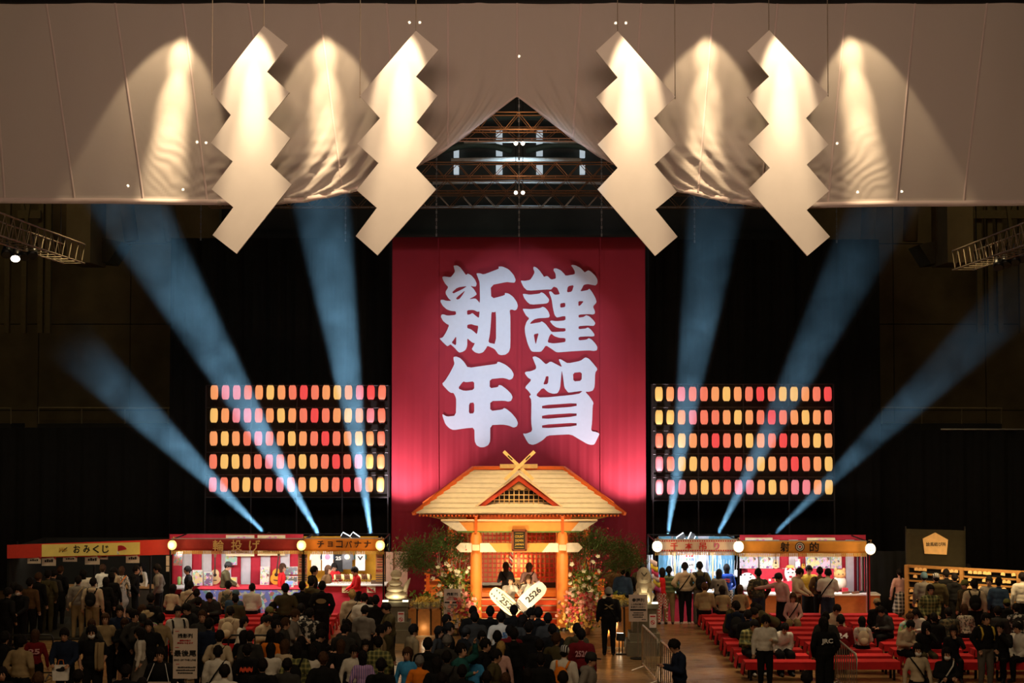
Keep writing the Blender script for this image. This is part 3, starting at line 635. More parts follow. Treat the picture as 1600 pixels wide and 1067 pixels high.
# flat flood lamps on the stall roofs, washing the lower banner
led = mat('led_strip', (.9, .95, 1), .3, emit=(.85, .93, 1.0), es=2.2, var=0)
for (x, y, ry, lab, tx) in ((540, 838, .5, 'farther from the banner, above chocolate banana', 640), (555, 838, .6, 'nearer the banner, above chocolate banana', 650), (1064, 839, -.6, 'nearer the banner, above thousand strings', 975), (1080, 839, -1.1, 'farther from the banner, above thousand strings', 985)):
    c = P(x, y, 44.6); root = thing('flood_lamp', c, 'flat tilted flood lamp with bright edges ' + lab, 'flood lamp', 'flood lamps on the stall roofs')
    M = Euler((R(20), ry, 0))
    MB().box(c, (.24, .06, .17), M).obj('housing', black_metal, root)
    mm = M.to_matrix()
    for dx, dz, sx, sz in ((0, .09, .25, .014), (0, -.09, .16, .014), (-.125, 0, .012, .1)):
        MB().box(c + mm @ Vector((dx, -.03, dz)), (sx, .03, sz), M).obj('lit_edge', led, root)
    MB().bar(c, c + Vector((0, .05, -.45)), .03, .03).obj('stem', black_metal, root)
    sx = -1 if x < 800 else 1
for (x, tx, ty) in ((596, 655, 665), (1024, 968, 665)):
    spot('flood_lamp_light', P(x, 826, 46.9), P(tx, ty, 48.5), 1150, 78, .7, (1.0, .80, .86), .1)

# ================================================================== the shrine
vermilion = mat('vermilion_paint', (.78, .14, .02), .45, var=.06)
orange_p = mat('orange_paint', (.85, .24, .04), .45, var=.05)
cream = mat('cream_paint', (.82, .62, .38), .55, var=.05)
pale_wood = mat('pale_wood', (.78, .50, .20), .5, var=.1, scale=12)
roof_m = mat('cypress_board', (.74, .62, .44), .6, var=.07, scale=6, bump=.05)
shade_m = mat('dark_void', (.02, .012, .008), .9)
step_red = mat('red_carpet', (.82, .11, .03), .8, var=.06)
XC = P(811, 800, 43.6).x
shrine = thing('shrine_hall', (XC, 45.6, 0), 'small vermilion shrine hall with pale hipped board roof and crossed finials', 'shrine')
Ye, ze, hx = 43.6, 3.11, 2.93
Yr, zr, rx = 45.8, 4.27, 1.336
NB = 9
for i in range(NB):                                    # boards of the front and back slopes and the two hips
    t0, t1 = i / NB, (i + 1) / NB
    lap = .05
    for front in (1, -1):
        def Yat(t): return Ye + (Yr - Ye) * t if front == 1 else 2 * Yr - (Ye + (Yr - Ye) * t)
        def Z(t): return ze + (zr - ze) * t
        def H(t): return hx + (rx - hx) * t
        a, b = t0, min(1, t1 + .012)
        v = [(XC - H(a), Yat(a), Z(a) + lap), (XC + H(a), Yat(a), Z(a) + lap), (XC + H(b), Yat(b), Z(b)), (XC - H(b), Yat(b), Z(b))]
        v2 = [(x, y, z - .035) for x, y, z in v]
        MB().add(v + v2, [(0, 1, 2, 3), (7, 6, 5, 4), (0, 4, 5, 1), (1, 5, 6, 2), (2, 6, 7, 3), (3, 7, 4, 0)]).obj('roof_board', roof_m, shrine)
        s = front
        v = [(XC + s * H(a), Ye + (Yr - Ye) * a, Z(a) + lap), (XC + s * H(a), 2 * Yr - (Ye + (Yr - Ye) * a), Z(a) + lap), (XC + s * H(b), 2 * Yr - (Ye + (Yr - Ye) * b) + .001, Z(b)), (XC + s * H(b), Ye + (Yr - Ye) * b - .001, Z(b))]
        v2 = [(x, y, z - .035) for x, y, z in v]
        MB().add(v + v2, [(0, 1, 2, 3), (7, 6, 5, 4), (0, 4, 5, 1), (1, 5, 6, 2), (2, 6, 7, 3), (3, 7, 4, 0)]).obj('roof_board', roof_m, shrine)
for s in (-1, 1):
    MB().bar((XC + s * (hx + .06), Ye - .03, ze + .0), (XC + s * rx, Yr, zr + .06), .10, .09).obj('hip_rib', vermilion, shrine)
    MB().bar((XC + s * (hx + .02), 2 * Yr - Ye, ze + .02), (XC + s * rx, Yr, zr + .06), .07, .07).obj('hip_rib', vermilion, shrine)
MB().boxb(XC - rx, XC + rx, Yr - .08, Yr + .08, zr + .0, zr + .1).obj('ridge_beam', vermilion, shrine)
MB().boxb(XC - .56, XC + .56, Yr - .12, Yr + .1, zr + .04, zr + .16).obj('ridge_cap', pale_wood, shrine)
# gable in the front slope
gy, gz0, gz1, gw = 44.04, 3.34, 4.17, 1.13
for s in (-1, 1):
    a = Vector((XC + s * (gw + .1), 0, gz0 - .03)); b = Vector((XC, 0, gz1 + .07))
    v = [(a.x, gy - .16, a.z), (b.x, gy - .16, b.z), (b.x, Yr - .15, b.z), (a.x, gy + .12, a.z)]
    v2 = [(x, y, z - .04) for x, y, z in v]
    MB().add(v + v2, [(0, 1, 2, 3), (7, 6, 5, 4), (0, 4, 5, 1), (1, 5, 6, 2), (2, 6, 7, 3), (3, 7, 4, 0)]).obj('gable_roof', roof_m, shrine)
    MB().prism([(a.x, a.z - .04), (a.x - s * .20, a.z - .04), (b.x, b.z - .22), (b.x, b.z - .04)], gy - .12, gy - .06).obj('barge_board', mat('dark_vermilion', (.55, .06, .02), .5), shrine)
    MB().bar((a.x, gy - .15, a.z - .01), (b.x, gy - .15, b.z + .0), .05, .05).obj('gable_edge', cream, shrine)
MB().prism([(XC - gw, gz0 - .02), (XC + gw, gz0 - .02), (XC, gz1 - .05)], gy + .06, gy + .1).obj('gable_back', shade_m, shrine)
MB().prism([(XC - .40, gz0 + .44), (XC - .30, gz0 + .40), (XC - .2, gz0 + .47), (XC - .1, gz0 + .41), (XC, gz0 + .46), (XC + .1, gz0 + .41), (XC + .2, gz0 + .47), (XC + .30, gz0 + .40), (XC + .40, gz0 + .44), (XC, gz1 - .12)], gy - .05, gy - .01).obj('gable_carving', mat('carved_wood', (.70, .44, .16), .5), shrine)
for i in range(-6, 7):
    x = XC + i * .14; top = gz0 + (gz1 - .08 - gz0) * (1 - abs(i * .14) / gw)
    if top > gz0 + .1: MB().boxb(x - .012, x + .012, gy, gy + .03, gz0, top).obj('gable_lattice', pale_wood, shrine)
for j in (1, 2, 3):
    z = gz0 + j * .14; half = gw * (1 - j * .14 / (gz1 - .08 - gz0))
    MB().boxb(XC - half, XC + half, gy - .005, gy + .035, z - .012, z + .012).obj('gable_lattice', pale_wood, shrine)
for s in (-1, 1):                                       # crossed finials
    c0 = P(811 - s * 24, 705, 44.0); c1 = P(811 + s * 22, 749, 44.0)
    m = MB(); d = (c1 - c0).normalized(); n = Vector((-d.z, 0, d.x)) * .046
    p = [c0 - n + Vector((0, 0, .0)), c0 + n + Vector((s * -.02, 0, .08 if s > 0 else -.08)), c1 + n, c1 - n]
    p = [c0 - n, c0 + n, c1 + n, c1 - n]
    m.prism([(q.x, q.z) for q in p], 43.78 + (.05 if s > 0 else 0), 43.83 + (.05 if s > 0 else 0)); m.obj('crossed_finial', pale_wood, shrine)
    e = c0 + (c1 - c0) * .22; MB().bar(e + Vector((0, -.225 + (.05 if s > 0 else 0), 0)) - d * .09, e + Vector((0, -.225 + (.05 if s > 0 else 0), 0)) + d * .09, .03, .025, (0, 1, 0)).obj('finial_slot', shade_m, shrine)
# eaves: rafters, brackets, soffit
for i in range(56):
    x = XC - hx + .12 + i * (2 * hx - .24) / 55
    MB().boxb(x - .022, x + .022, Ye + .0, Ye + .5, ze - .075, ze - .03).obj('rafter_end', vermilion, shrine)
MB().boxb(XC - hx + .1, XC + hx - .1, Ye + .08, 2 * Yr - Ye - .1, ze - .03, ze).obj('soffit', mat('soffit_board', (.75, .52, .3), .6), shrine)
for s in (-1, 1):
    q = [(XC + s * 2.62, ze - .08), (XC + s * 2.2, ze - .18), (XC + s * 2.05, ze - .15), (XC + s * 1.7, ze - .28), (XC + s * 1.5, ze - .26), (XC + s * 1.5, ze - .08)]
    MB().prism(q, Ye + .25, Ye + .37).obj('eave_bracket', pale_wood, shrine)
MB().boxb(XC - 2.0, XC + 2.0, 44.15, 44.3, 2.62, 2.9).obj('lintel', cream, shrine)
MB().boxb(XC - 2.0, XC + 2.0, 44.16, 44.3, 2.9, 3.05).obj('head_beam', vermilion, shrine)
# posts of the hall
for x in (-1.95, -1.15, 1.15, 1.95):
    MB().boxb(XC + x - .09, XC + x + .09, 44.3, 44.48, .8, 3.05).obj('post', vermilion, shrine)
# lattice wall
yl = 45.6
MB().boxb(XC - 1.95, XC + 1.95, yl + .05, yl + .09, .8, 3.0).obj('paper_screen', mat('lit_paper', (.66, .40, .18), .7), shrine)
latt = mat('lattice_red', (.52, .04, .02), .5)
for i in range(31):
    x = XC - 1.95 + i * .13; wd = .045 if i % 10 in (5,) else .017
    MB().boxb(x - wd, x + wd, yl - (.02 if wd > .03 else 0), yl + .05, .95, 3.0).obj('lattice_upright', latt, shrine)
for j in range(16):
    z = .97 + j * .135
    MB().boxb(XC - 1.95, XC + 1.95, yl + .005, yl + .055, z - .016, z + .016).obj('lattice_rail', latt, shrine)
MB().boxb(XC - 1.95, XC + 1.95, yl - .04, yl + .05, .8, .96).obj('sill', mat('black_lacquer', (.02, .01, .008), .3), shrine)
# deck, railings, steps
MB().boxb(XC - 2.75, XC + 2.75, 44.4, 47.6, .68, .8).obj('deck', orange_p, shrine)
for s in (-1, 1):
    for x in (1.15, 2.65):
        MB().boxb(XC + s * x - .09, XC + s * x + .09, 44.44, 44.62, 0, .68).obj('deck_leg', orange_p, shrine)
    MB().boxb(XC + min(s * 1.2, s * 2.6), XC + max(s * 1.2, s * 2.6), 44.6, 44.64, .0, .68).obj('deck_skirt', mat('plaster_panel', (.75, .6, .42), .7), shrine)
    for x in (1.25, 2.0, 2.62):
        MB().boxb(XC + s * x - .05, XC + s * x + .05, 44.45, 44.55, .8, 1.42).obj('rail_post', vermilion, shrine)
    for z in (.98, 1.15, 1.34):
        MB().boxb(XC + min(s * 1.25, s * 2.72), XC + max(s * 1.25, s * 2.72), 44.47, 44.53, z - .03, z + .03).obj('railing', orange_p, shrine)
for i in range(5):
    z1 = .8 - .15 * i; y0 = 44.4 - .24 * (i + 1)
    MB().boxb(XC - 1.08, XC + 1.08, y0, 44.4, z1 - .30, z1 - .15).obj('step', step_red, shrine)
    MB().boxb(XC - 1.08, XC + 1.08, y0 - .012, y0 + .03, z1 - .175, z1 - .148).obj('step_edge', cream, shrine)
for s in (-1, 1):
    MB().prism([(XC + s * 1.1, 0), (XC + s * 1.1, .8), (XC + s * 1.2, .8), (XC + s * 1.2, 0)], 43.3, 44.4).obj('stair_cheek', cream, shrine)
# offering box, bell rope
ob = thing('offering_box', (XC - .02, 44.85, .8), 'pale wooden offering box with dark kanji before the shrine lattice', 'offering box')
MB().boxb(XC - .5, XC + .5, 44.6, 45.1, .8, 1.12).obj('body', cream, ob)
for i in range(8): MB().boxb(XC - .48, XC + .48, 44.63 + i * .06, 44.65 + i * .06, 1.12, 1.15).obj('slat', pale_wood, ob)
lettering('納奉', (XC + .02, 44.59, .95), .36, .19, ink, ob, bold=.02)
rp = thing('bell_rope', P(797, 895, 44.0), 'pink and white twisted bell rope hanging before the shrine lattice', 'rope')
a, b = P(803, 815, 44.1), P(797, 893, 44.1)
for k in range(2):
    MB().tube([a + (b - a) * t / 40 + Vector((.03 * math.cos(t * 1.1 + k * math.pi), .03 * math.sin(t * 1.1 + k * math.pi), 0)) for t in range(41)], .03, 6).obj('strand', mat('rope_white' if k else 'rope_red', (.8, .74, .7) if k else (.7, .08, .08), .8), rp, True)
# glow lamp inside the hall
point('shrine_inner_lamp', (XC, 45.2, 1.5), 26, (1, .72, .3), .1)

# ------------------------------------------------------------------ torii
YT = 42.5
tor = thing('torii_gate', (XC, YT, 0), 'orange torii gate with two white ended crossbeams and dark name plaque', 'gate')
for s in (-1, 1):
    x = XC + s * 1.19
    MB().lathe([(.165, 0), (.165, .12), (.158, .14), (.152, 2.7)], (x, YT, 0), 24).obj('pillar', orange_p, tor, True)
    MB().lathe([(.185, 0), (.185, .10)], (x, YT, 0), 24).obj('pillar_foot', mat('black_lacquer', (.02, .01, .008), .3), tor)
    MB().boxb(x - .035, x + .035, YT - .17, YT + .17, 2.68, 3.12).obj('tie_block', vermilion, tor)
    MB().boxb(x - .10, x + .10, YT - .19, YT - .1, 2.2, 2.36).obj('wedge', cream, tor)
def beam(zt, zb, xt, xb, xo_t, xo_b, dep, pointed):
    # orange middle and white ends, each a piece of its own
    for s in (-1, 1):
        if pointed: q = [(XC + s * xo_t, zt), (XC + s * (xt - .12), zt), (XC + s * xt, (zt + zb) / 2), (XC + s * (xt - .12), zb), (XC + s * xo_b, zb)]
        else: q = [(XC + s * xo_t, zt), (XC + s * xt, zt), (XC + s * xb, zb), (XC + s * xo_b, zb)]
        MB().prism(q, YT - dep, YT + dep).obj('white_end', mat('warm_white', (.82, .72, .58), .5), tor)
    MB().prism([(XC - xo_t, zt), (XC + xo_t, zt), (XC + xo_b, zb), (XC - xo_b, zb)], YT - dep, YT + dep).obj('crossbeam', mat('beam_orange', (.85, .32, .065), .45, var=.05), tor)
beam(3.0, 2.73, 2.15, 1.72, 1.66, 1.42, .13, False)
MB().boxb(XC - 2.15, XC + 2.15, YT - .15, YT + .15, 3.0, 3.03).obj('beam_cap', cream, tor)
MB().boxb(XC - 1.7, XC + 1.7, YT - .12, YT + .12, 2.69, 2.73).obj('beam_underside', mat('green_paint', (.12, .25, .05), .5), tor)
beam(2.39, 2.15, 1.74, 1.6, .82, .62, .10, True)
pl = thing('name_plaque', (XC, YT - .2, 2.1), 'dark framed plaque with gold lettering hung on the torii beams', 'plaque')
a, b = P(800.5, 828, YT - .2), P(822.5, 860, YT - .2)
MB().boxb(a.x, b.x, YT - .23, YT - .16, b.z, a.z).obj('panel', mat('plaque_black', (.03, .022, .01), .35), pl)
frm = mat('plaque_frame', (.20, .05, .015), .4)
for q in ((a.x - .02, a.x + .035, b.z, a.z), (b.x - .035, b.x + .02, b.z, a.z), (a.x, b.x, a.z - .035, a.z + .02), (a.x, b.x, b.z - .02, b.z + .035)):
    MB().boxb(q[0], q[1], YT - .255, YT - .17, q[2], q[3]).obj('frame', frm, pl)
gold_l = mat('gold_leaf', (.75, .45, .08), .35, .5)
cxp = (a.x + b.x) / 2
for i, (t, w_, h_) in enumerate(((None, .22, .012), ('COUNT', .24, .07), ('DOWN', .22, .07), ('JAPAN', .24, .07), (None, .24, .012))):
    z = a.z - (.085, .175, .285, .395, .475)[i]
    if t: lettering(t, (cxp, YT - .235, z), w_, h_, gold_l, pl, bold=.02)
    else: MB().boxb(cxp - w_ / 2, cxp + w_ / 2, YT - .238, YT - .23, z - h_ / 2, z + h_ / 2).obj('gold_line', gold_l, pl)

# ------------------------------------------------------------------ sign boards on stands
sign_w = mat('sign_paper', (.60, .50, .44), .7, var=.03)
def lines(root, rows, xc, Y, m, parent_back=False):
    for (z, w_, h_, txt, mm) in rows: lettering(txt, (xc, Y, z), w_, h_, mm, root)
def sign(px0, px1, py0, py1, Y, name, label, rows, roll=0.0, stand=True):
    a, b = P(px0, py0, Y), P(px1, py1, Y); r = thing(name, ((a.x + b.x) / 2, Y, 0 if stand else b.z), label, 'sign')
    W, H = b.x - a.x, a.z - b.z; xc = (a.x + b.x) / 2
    MB().boxb(a.x, b.x, Y - .012, Y + .012, b.z, a.z).obj('board', sign_w, r)
    for (t, fx, fz, fw, fh, mm) in rows:
        if t is None: MB().boxb(xc + (fx - fw / 2) * W, xc + (fx + fw / 2) * W, Y - .02, Y - .012, a.z - (fz + fh / 2) * H, a.z - (fz - fh / 2) * H).obj('printed_bar', mm, r)
        elif t == '-':
            rr = random.Random(int(fz * 997)); x_ = xc + (fx - fw / 2) * W
            while x_ < xc + (fx + fw / 2) * W:
                l_ = rr.uniform(.6, 1.1) * fh * H; MB().boxb(x_, x_ + l_ * .8, Y - .016, Y - .012, a.z - (fz + fh * .5) * H, a.z - (fz - fh * rr.uniform(.2, .5)) * H).obj('small_print', mm, r); x_ += l_
        else: lettering(t, (xc + fx * W, Y - .016, a.z - fz * H), fw * W, fh * H, mm, r, bold=.018 if fh > .05 else .006)
    if stand:
        MB().tube([(xc, Y + .04, 0), (xc, Y + .04, a.z + .03)], .016, 8).obj('pole', steel, r)
        MB().lathe([(.2, 0), (.2, .02), (.03, .04)], (xc, Y + .04, 0), 16).obj('base', black_metal, r)
    return r
sign(693.5, 719.5, 920, 981, 41.6, 'queue_sign', 'tall photo queue sign board beside the torii pillar and round glass case',
     [('撮影列', 0, .135, .66, .085, ink), ('撮影の後に', 0, .215, .45, .035, red_ink), ('参拝もできます', 0, .262, .68, .035, red_ink), (None, 0, .345, .9, .035, ink), ('-', 0, .42, .5, .022, ink), ('-', 0, .465, .42, .022, ink), ('-', 0, .51, .56, .022, ink), ('-', 0, .56, .6, .022, ink), ('-', .3, .63, .2, .02, ink), ('-', .1, .80, .34, .03, ink), ('-', .1, .85, .46, .03, ink), ('-', .1, .895, .3, .03, ink)])
sign(982.5, 1011.5, 929, 971, 37.75, 'queue_sign', 'worship queue sign board standing before the grey stone pedestal',
     [('参拝列', 0, .20, .66, .14, ink), ('この列の後ろへ', 0, .355, .78, .07, ink), ('お並びください', 0, .455, .78, .07, ink), (None, 0, .565, .86, .055, ink), ('-', 0, .67, .5, .05, ink), ('-', 0, .75, .62, .05, ink), ('-', 0, .83, .5, .05, ink), ('-', .3, .92, .22, .035, ink)])
sign(271, 308, 982, 1060, 27.2, 'queue_sign', 'end of the line sign board held up over the waiting crowd',
     [('-', -.34, .05, .16, .015, red_ink), ('撮影列', .0, .14, .62, .085, ink), ('撮影の後に', 0, .235, .46, .034, red_ink), ('参拝もできます', 0, .285, .66, .034, red_ink), ('-', -.34, .375, .16, .015, red_ink), ('最後尾', 0, .49, .92, .125, ink), ('END OF THE LINE', 0, .625, .9, .034, ink), ('-', -.3, .71, .14, .014, red_ink), ('-', .05, .775, .7, .034, ink), ('-', .02, .83, .78, .034, ink), ('-', .0, .885, .6, .034, ink)])

# ------------------------------------------------------------------ pedestals and guardian statues
stone = mat('grey_stone_paint', (.16, .145, .10), .8, var=.1)
statue_m = mat('cream_stone', (.72, .62, .42), .7, var=.08)
def pedestal(px, py_top, Y, lab, w=.46):
    t = P(px, py_top, Y); r = thing('stone_pedestal', (t.x, Y, 0), lab, 'pedestal', 'statue pedestals'); x = t.x; zt = t.z
    for nm, hw, z0, z1 in (('plinth', w * 1.3, 0, .34), ('upper_plinth', w * 1.08, .34, .54), ('shaft', w * .86, .54, zt - .12), ('cap', w, zt - .12, zt)):
        MB().boxb(x - hw, x + hw, Y - hw, Y + hw, z0, z1).obj(nm, stone, r)
    return r, t
def notice(x, Y, z, w, h, lab):
    r = thing('notice', (x, Y, z - h / 2), lab, 'notice'); MB().boxb(x - w / 2, x + w / 2, Y - .008, Y, z - h / 2, z + h / 2).obj('paper', mat('notice_paper', (.75, .68, .66), .7), r)
    MB().add([(x + w * .32 * math.cos(t * .524) * (1 if k == 0 else .72), Y - .012, z - h * .1 + w * .32 * math.sin(t * .524) * (1 if k == 0 else .72)) for k in (0, 1) for t in range(12)], [(t, (t + 1) % 12, 12 + (t + 1) % 12, 12 + t) for t in range(12)]).obj('red_ring', red_ink, r)
    MB().bar((x - w * .2, Y - .012, z - h * .1 + w * .2), (x + w * .2, Y - .012, z - h * .1 - w * .2), .02, .004, (0, 1, 0)).obj('red_slash', red_ink, r)
    MB().boxb(x - w * .38, x + w * .38, Y - .012, Y - .008, z + h * .30, z + h * .40).obj('small_print', red_ink, r)
for px, pyt, Y, side in ((1005.5, 941, 38.6, 1), (619, 938, 40.6, -1)):
    ped, t = pedestal(px, pyt, Y, 'grey stepped stone pedestal ' + ('beside the worship queue sign' if side > 0 else 'beside the chocolate banana counter'), .345)
    notice(t.x + (.20 if side > 0 else .15), Y - .31, t.z - .42, .17, .33, 'small white notice with red ring on the pedestal by the ' + ('worship queue sign' if side > 0 else 'chocolate banana counter'))
    r = thing('guardian_statue', (t.x, Y, t.z), 'cream stone seated guardian statue ' + ('facing forward above the worship queue sign' if side > 0 else 'in stacked rolls with upright tail by the banana counter'), 'statue', 'stone guardian statues')
    x, z = t.x, t.z
    if side < 0:
        MB().ell((x, Y, z + .13), (.30, .24, .12), 18, 8).obj('haunch', statue_m, r, True)
        MB().ell((x - .02, Y, z + .30), (.235, .2, .10), 18, 8).obj('belly', statue_m, r, True)
        MB().ell((x - .03, Y, z + .45), (.19, .17, .09), 18, 8).obj('chest', statue_m, r, True)
        MB().ell((x - .02, Y, z + .555), (.11, .11, .07), 14, 8).obj('neck', statue_m, r, True)
        MB().ell((x - .0, Y - .02, z + .68), (.15, .15, .13), 16, 9).ell((x, Y - .10, z + .63), (.13, .09, .05), 14, 7).obj('head', statue_m, r, True)
        MB().tube([(x + .2, Y, z + .2), (x + .25, Y, z + .34), (x + .30, Y, z + .46), (x + .37, Y, z + .58)], [.05, .07, .055, .012], 10).obj('tail', statue_m, r, True)
    else:
        MB().ell((x, Y, z + .16), (.28, .24, .16), 18, 8).obj('haunch', statue_m, r, True)
        MB().ell((x, Y - .04, z + .38), (.20, .18, .22), 18, 9).obj('chest', statue_m, r, True)
        MB().lathe([(.10, .44), (.165, .52), (.18, .62), (.165, .72), (.12, .82), (.06, .87), (.01, .885)], (x, Y - .05, z), 18).ell((x, Y - .21, z + .60), (.08, .09, .06), 12, 7).obj('head', statue_m, r, True)
        MB().bar((x - .07, Y - .215, z + .76), (x, Y - .235, z + .68), .02, .02).bar((x + .07, Y - .215, z + .76), (x, Y - .235, z + .68), .02, .02).obj('brow_groove', stone, r)
        for s in (-1, 1):
            MB().tube([(x + s * .12, Y - .02, z + .70), (x + s * .13, Y + .0, z + .77)], [.045, .03], 8).obj('ear', statue_m, r, True)
            MB().tube([(x + s * .13, Y - .16, z + .35), (x + s * .14, Y - .24, z + .12), (x + s * .14, Y - .3, z + .04)], [.07, .055, .06], 8).obj('foreleg', statue_m, r, True)
        MB().tube([(x + .15, Y + .15, z + .2), (x + .25, Y + .2, z + .4), (x + .2, Y + .2, z + .55)], [.06, .07, .02], 10).obj('tail', statue_m, r, True)
    for s in (-1, 1):
        a = (x + s * .26, Y - .26, z + .01)
        q = MB().box((a[0], a[1], z + .02), (.14, .06, .03)).obj('light_bar', mat('bar_glow', (1, .9, .7), .4, emit=(1, .85, .55), es=9, var=0)); recentre(q); tag(q, 'small glowing light bar ' + ('inner' if s * side < 0 else 'outer') + ' edge of the pedestal cap under the ' + ('forward facing' if side > 0 else 'roll shaped') + ' statue', 'light bar')
    point('statue_lamp', (x, Y - .36, z + .1), 4, (1, .85, .55), .05)
# ------------------------------------------------------------------ round glass-topped cases
glass = mat('case_glass', (.85, .95, .9), .05, trans=.9, var=0)
case_wood = mat('case_wood', (.62, .26, .07), .5, var=.1, scale=9, bump=.05)
for px, pyt, pyb, Y, wpx, lab in ((664, 948, 985, 41.7, 27, 'beside the tall photo queue sign'), (966, 946, 1006, 39.6, 20, 'behind the staff member in black')):
    c = P(px, pyt, Y); r = thing('display_case', (c.x, Y, 0), 'eight sided wooden case with glass top ' + lab, 'display case', 'round wooden cases'); rad = wpx * Y / F; zt = c.z
    for k in range(8):
        a0, a1 = math.pi / 4 * k + .39, math.pi / 4 * (k + 1) + .39
        p0 = Vector((c.x + rad * math.cos(a0), Y + rad * math.sin(a0), 0)); p1 = Vector((c.x + rad * math.cos(a1), Y + rad * math.sin(a1), 0))
        mid = (p0 + p1) / 2; MB().bar(mid + Vector((0, 0, .04)), mid + Vector((0, 0, zt - .05)), .04, (p1 - p0).length * .9, up=(p1 - p0)).obj('wood_panel', case_wood, r)
        MB().tube([p0, p0 + Vector((0, 0, zt))], .03, 6).obj('corner_post', mat('dark_bronze', (.06, .035, .02), .3, .5), r)
        MB().tube([p0 + Vector((0, 0, zt)), p0 + Vector((0, 0, zt + .2))], .008, 5).obj('glass_post', black_metal, r)
        v = [p0 + Vector((0, 0, zt)), p1 + Vector((0, 0, zt)), p1 + Vector((0, 0, zt + .18)), p0 + Vector((0, 0, zt + .18))]
        inn = [q + (Vector((c.x, Y, 0)) - Vector((q.x, q.y, 0))) * .02 for q in v]
        MB().add(v + inn, [(0, 1, 2, 3), (7, 6, 5, 4), (0, 4, 5, 1), (1, 5, 6, 2), (2, 6, 7, 3), (3, 7, 4, 0)]).obj('glass_pane', glass, r)
    MB().lathe([(rad * 1.03, zt - .05), (rad * 1.03, zt)], (c.x, Y, 0), 8).obj('table_top', case_wood, r)
    MB().lathe([(rad * 1.1, 0), (rad * 1.1, .05)], (c.x, Y, 0), 16).obj('base', cream, r)
    m = MB(); rnd = random.Random(int(px))
    for k in range(150):
        t = rnd.random() * 6.283; q = rad * .9 * math.sqrt(rnd.random()); m.box((c.x + q * math.cos(t), Y + q * math.sin(t), zt + .03 + .11 * rnd.random() + (.1 if q < rad * .5 else 0)), (.09, .015, .06), (rnd.random() * 3, rnd.random() * 3, rnd.random() * 3))
    o = m.obj('folded_paper_slips', mat('yellow_paper', (.9, .62, .12), .6, var=.2)); recentre(o); tag(o, 'heap of folded yellow paper slips in the round case ' + lab, 'paper slips', kind='stuff')
    point('case_lamp', (c.x, Y - rad - .1, .25), 1.0, (1, .8, .5), .05)
# small floor flood by the pedestal
c = G(970, 1022); r = thing('floor_flood', (c.x, c.y, 0), 'small black flood lamp on the floor beside the pedestal', 'flood lamp')
MB().box((c.x, c.y, .42), (.2, .12, .17), (R(-25), 0, R(-20))).obj('housing', black_metal, r)
MB().box((c.x - .02, c.y + .08, .45), (.17, .01, .13), (R(-25), 0, R(-20))).obj('lens', glow_warm, r)
MB().tube([(c.x - .04, c.y, .03), (c.x - .04, c.y, .36)], .015).tube([(c.x + .04, c.y, .03), (c.x + .04, c.y, .36)], .015).obj('stem', black_metal, r)
MB().box((c.x, c.y, .015), (.26, .18, .03)).obj('foot', black_metal, r)
spot('floor_flood_light', (c.x - .1, c.y + .2, .5), (XC + .3, 43, 1.7), 620, 62, .7, (1, .74, .42), .08)
c = V0 = Vector((XC - .9, 39.35, 0)); r = thing('floor_flood', (c.x, c.y, 0), 'small black flood lamp on the floor behind the crowd before the torii', 'flood lamp')
MB().box((c.x, c.y, .42), (.2, .12, .17), (R(-25), 0, 0)).obj('housing', black_metal, r); MB().box((c.x, c.y + .08, .45), (.17, .01, .13), (R(-25), 0, 0)).obj('lens', glow_warm, r)
MB().tube([(c.x - .04, c.y, .03), (c.x - .04, c.y, .36)], .015).obj('stem', black_metal, r); MB().box((c.x, c.y, .015), (.26, .18, .03)).obj('foot', black_metal, r)
spot('floor_flood_light', (XC - .9, 39.6, .5), (XC - .1, 43.3, 1.8), 560, 62, .7, (1, .74, .42), .08)

# ------------------------------------------------------------------ new year flower arrangements
leaf_g = mat('leaf_green', (.20, .30, .05), .6, var=.4, scale=30)
pine_g = mat('pine_green', (.10, .17, .035), .7, var=.4, scale=20)
bark = mat('bark', (.20, .12, .06), .9, var=.3, scale=20)
twig_w = mat('white_twig', (.75, .6, .5), .7)
fl_w = mat('white_petal', (.9, .82, .62), .6); fl_r = mat('pink_red_petal', (.55, .06, .06), .6, var=.3, scale=20); fl_p = mat('pale_pink_petal', (.80, .36, .28), .6)
def leaves(m, rnd, c, spread, n, L, wd, up=.3):
    for _ in range(n):
        d = Vector((rnd.gauss(0, 1), rnd.gauss(0, 1), rnd.gauss(0, 1) + up)).normalized()
        p = Vector(c) + Vector((rnd.gauss(0, spread[0]), rnd.gauss(0, spread[1]), rnd.gauss(0, spread[2])))
        s = d.cross(Vector((rnd.random(), rnd.random(), rnd.random()))).normalized() * wd; l = L * rnd.uniform(.6, 1.3)
        m.add([p, p + d * l * .5 + s, p + d * l, p + d * l * .5 - s], [(0, 1, 2, 3)])
def blossoms(m, rnd, c, spread, n, r):
    for _ in range(n):
        p = Vector(c) + Vector((rnd.gauss(0, spread[0]), rnd.gauss(0, spread[1]), rnd.gauss(0, spread[2]))); a0 = rnd.random() * 6
        ax = Vector((rnd.gauss(0, .6), -1, rnd.gauss(.3, .5))).normalized(); u = ax.cross(Vector((0, 0, 1))).normalized(); w_ = ax.cross(u)
        for k in range(5):
            t = a0 + k * 1.257; d = u * math.cos(t) + w_ * math.sin(t); s = ax.cross(d) * r * .42
            m.add([p, p + d * r * .6 + s - ax * r * -.2, p + d * r + ax * r * .35, p + d * r * .6 - s + ax * r * .2], [(0, 1, 2, 3)])
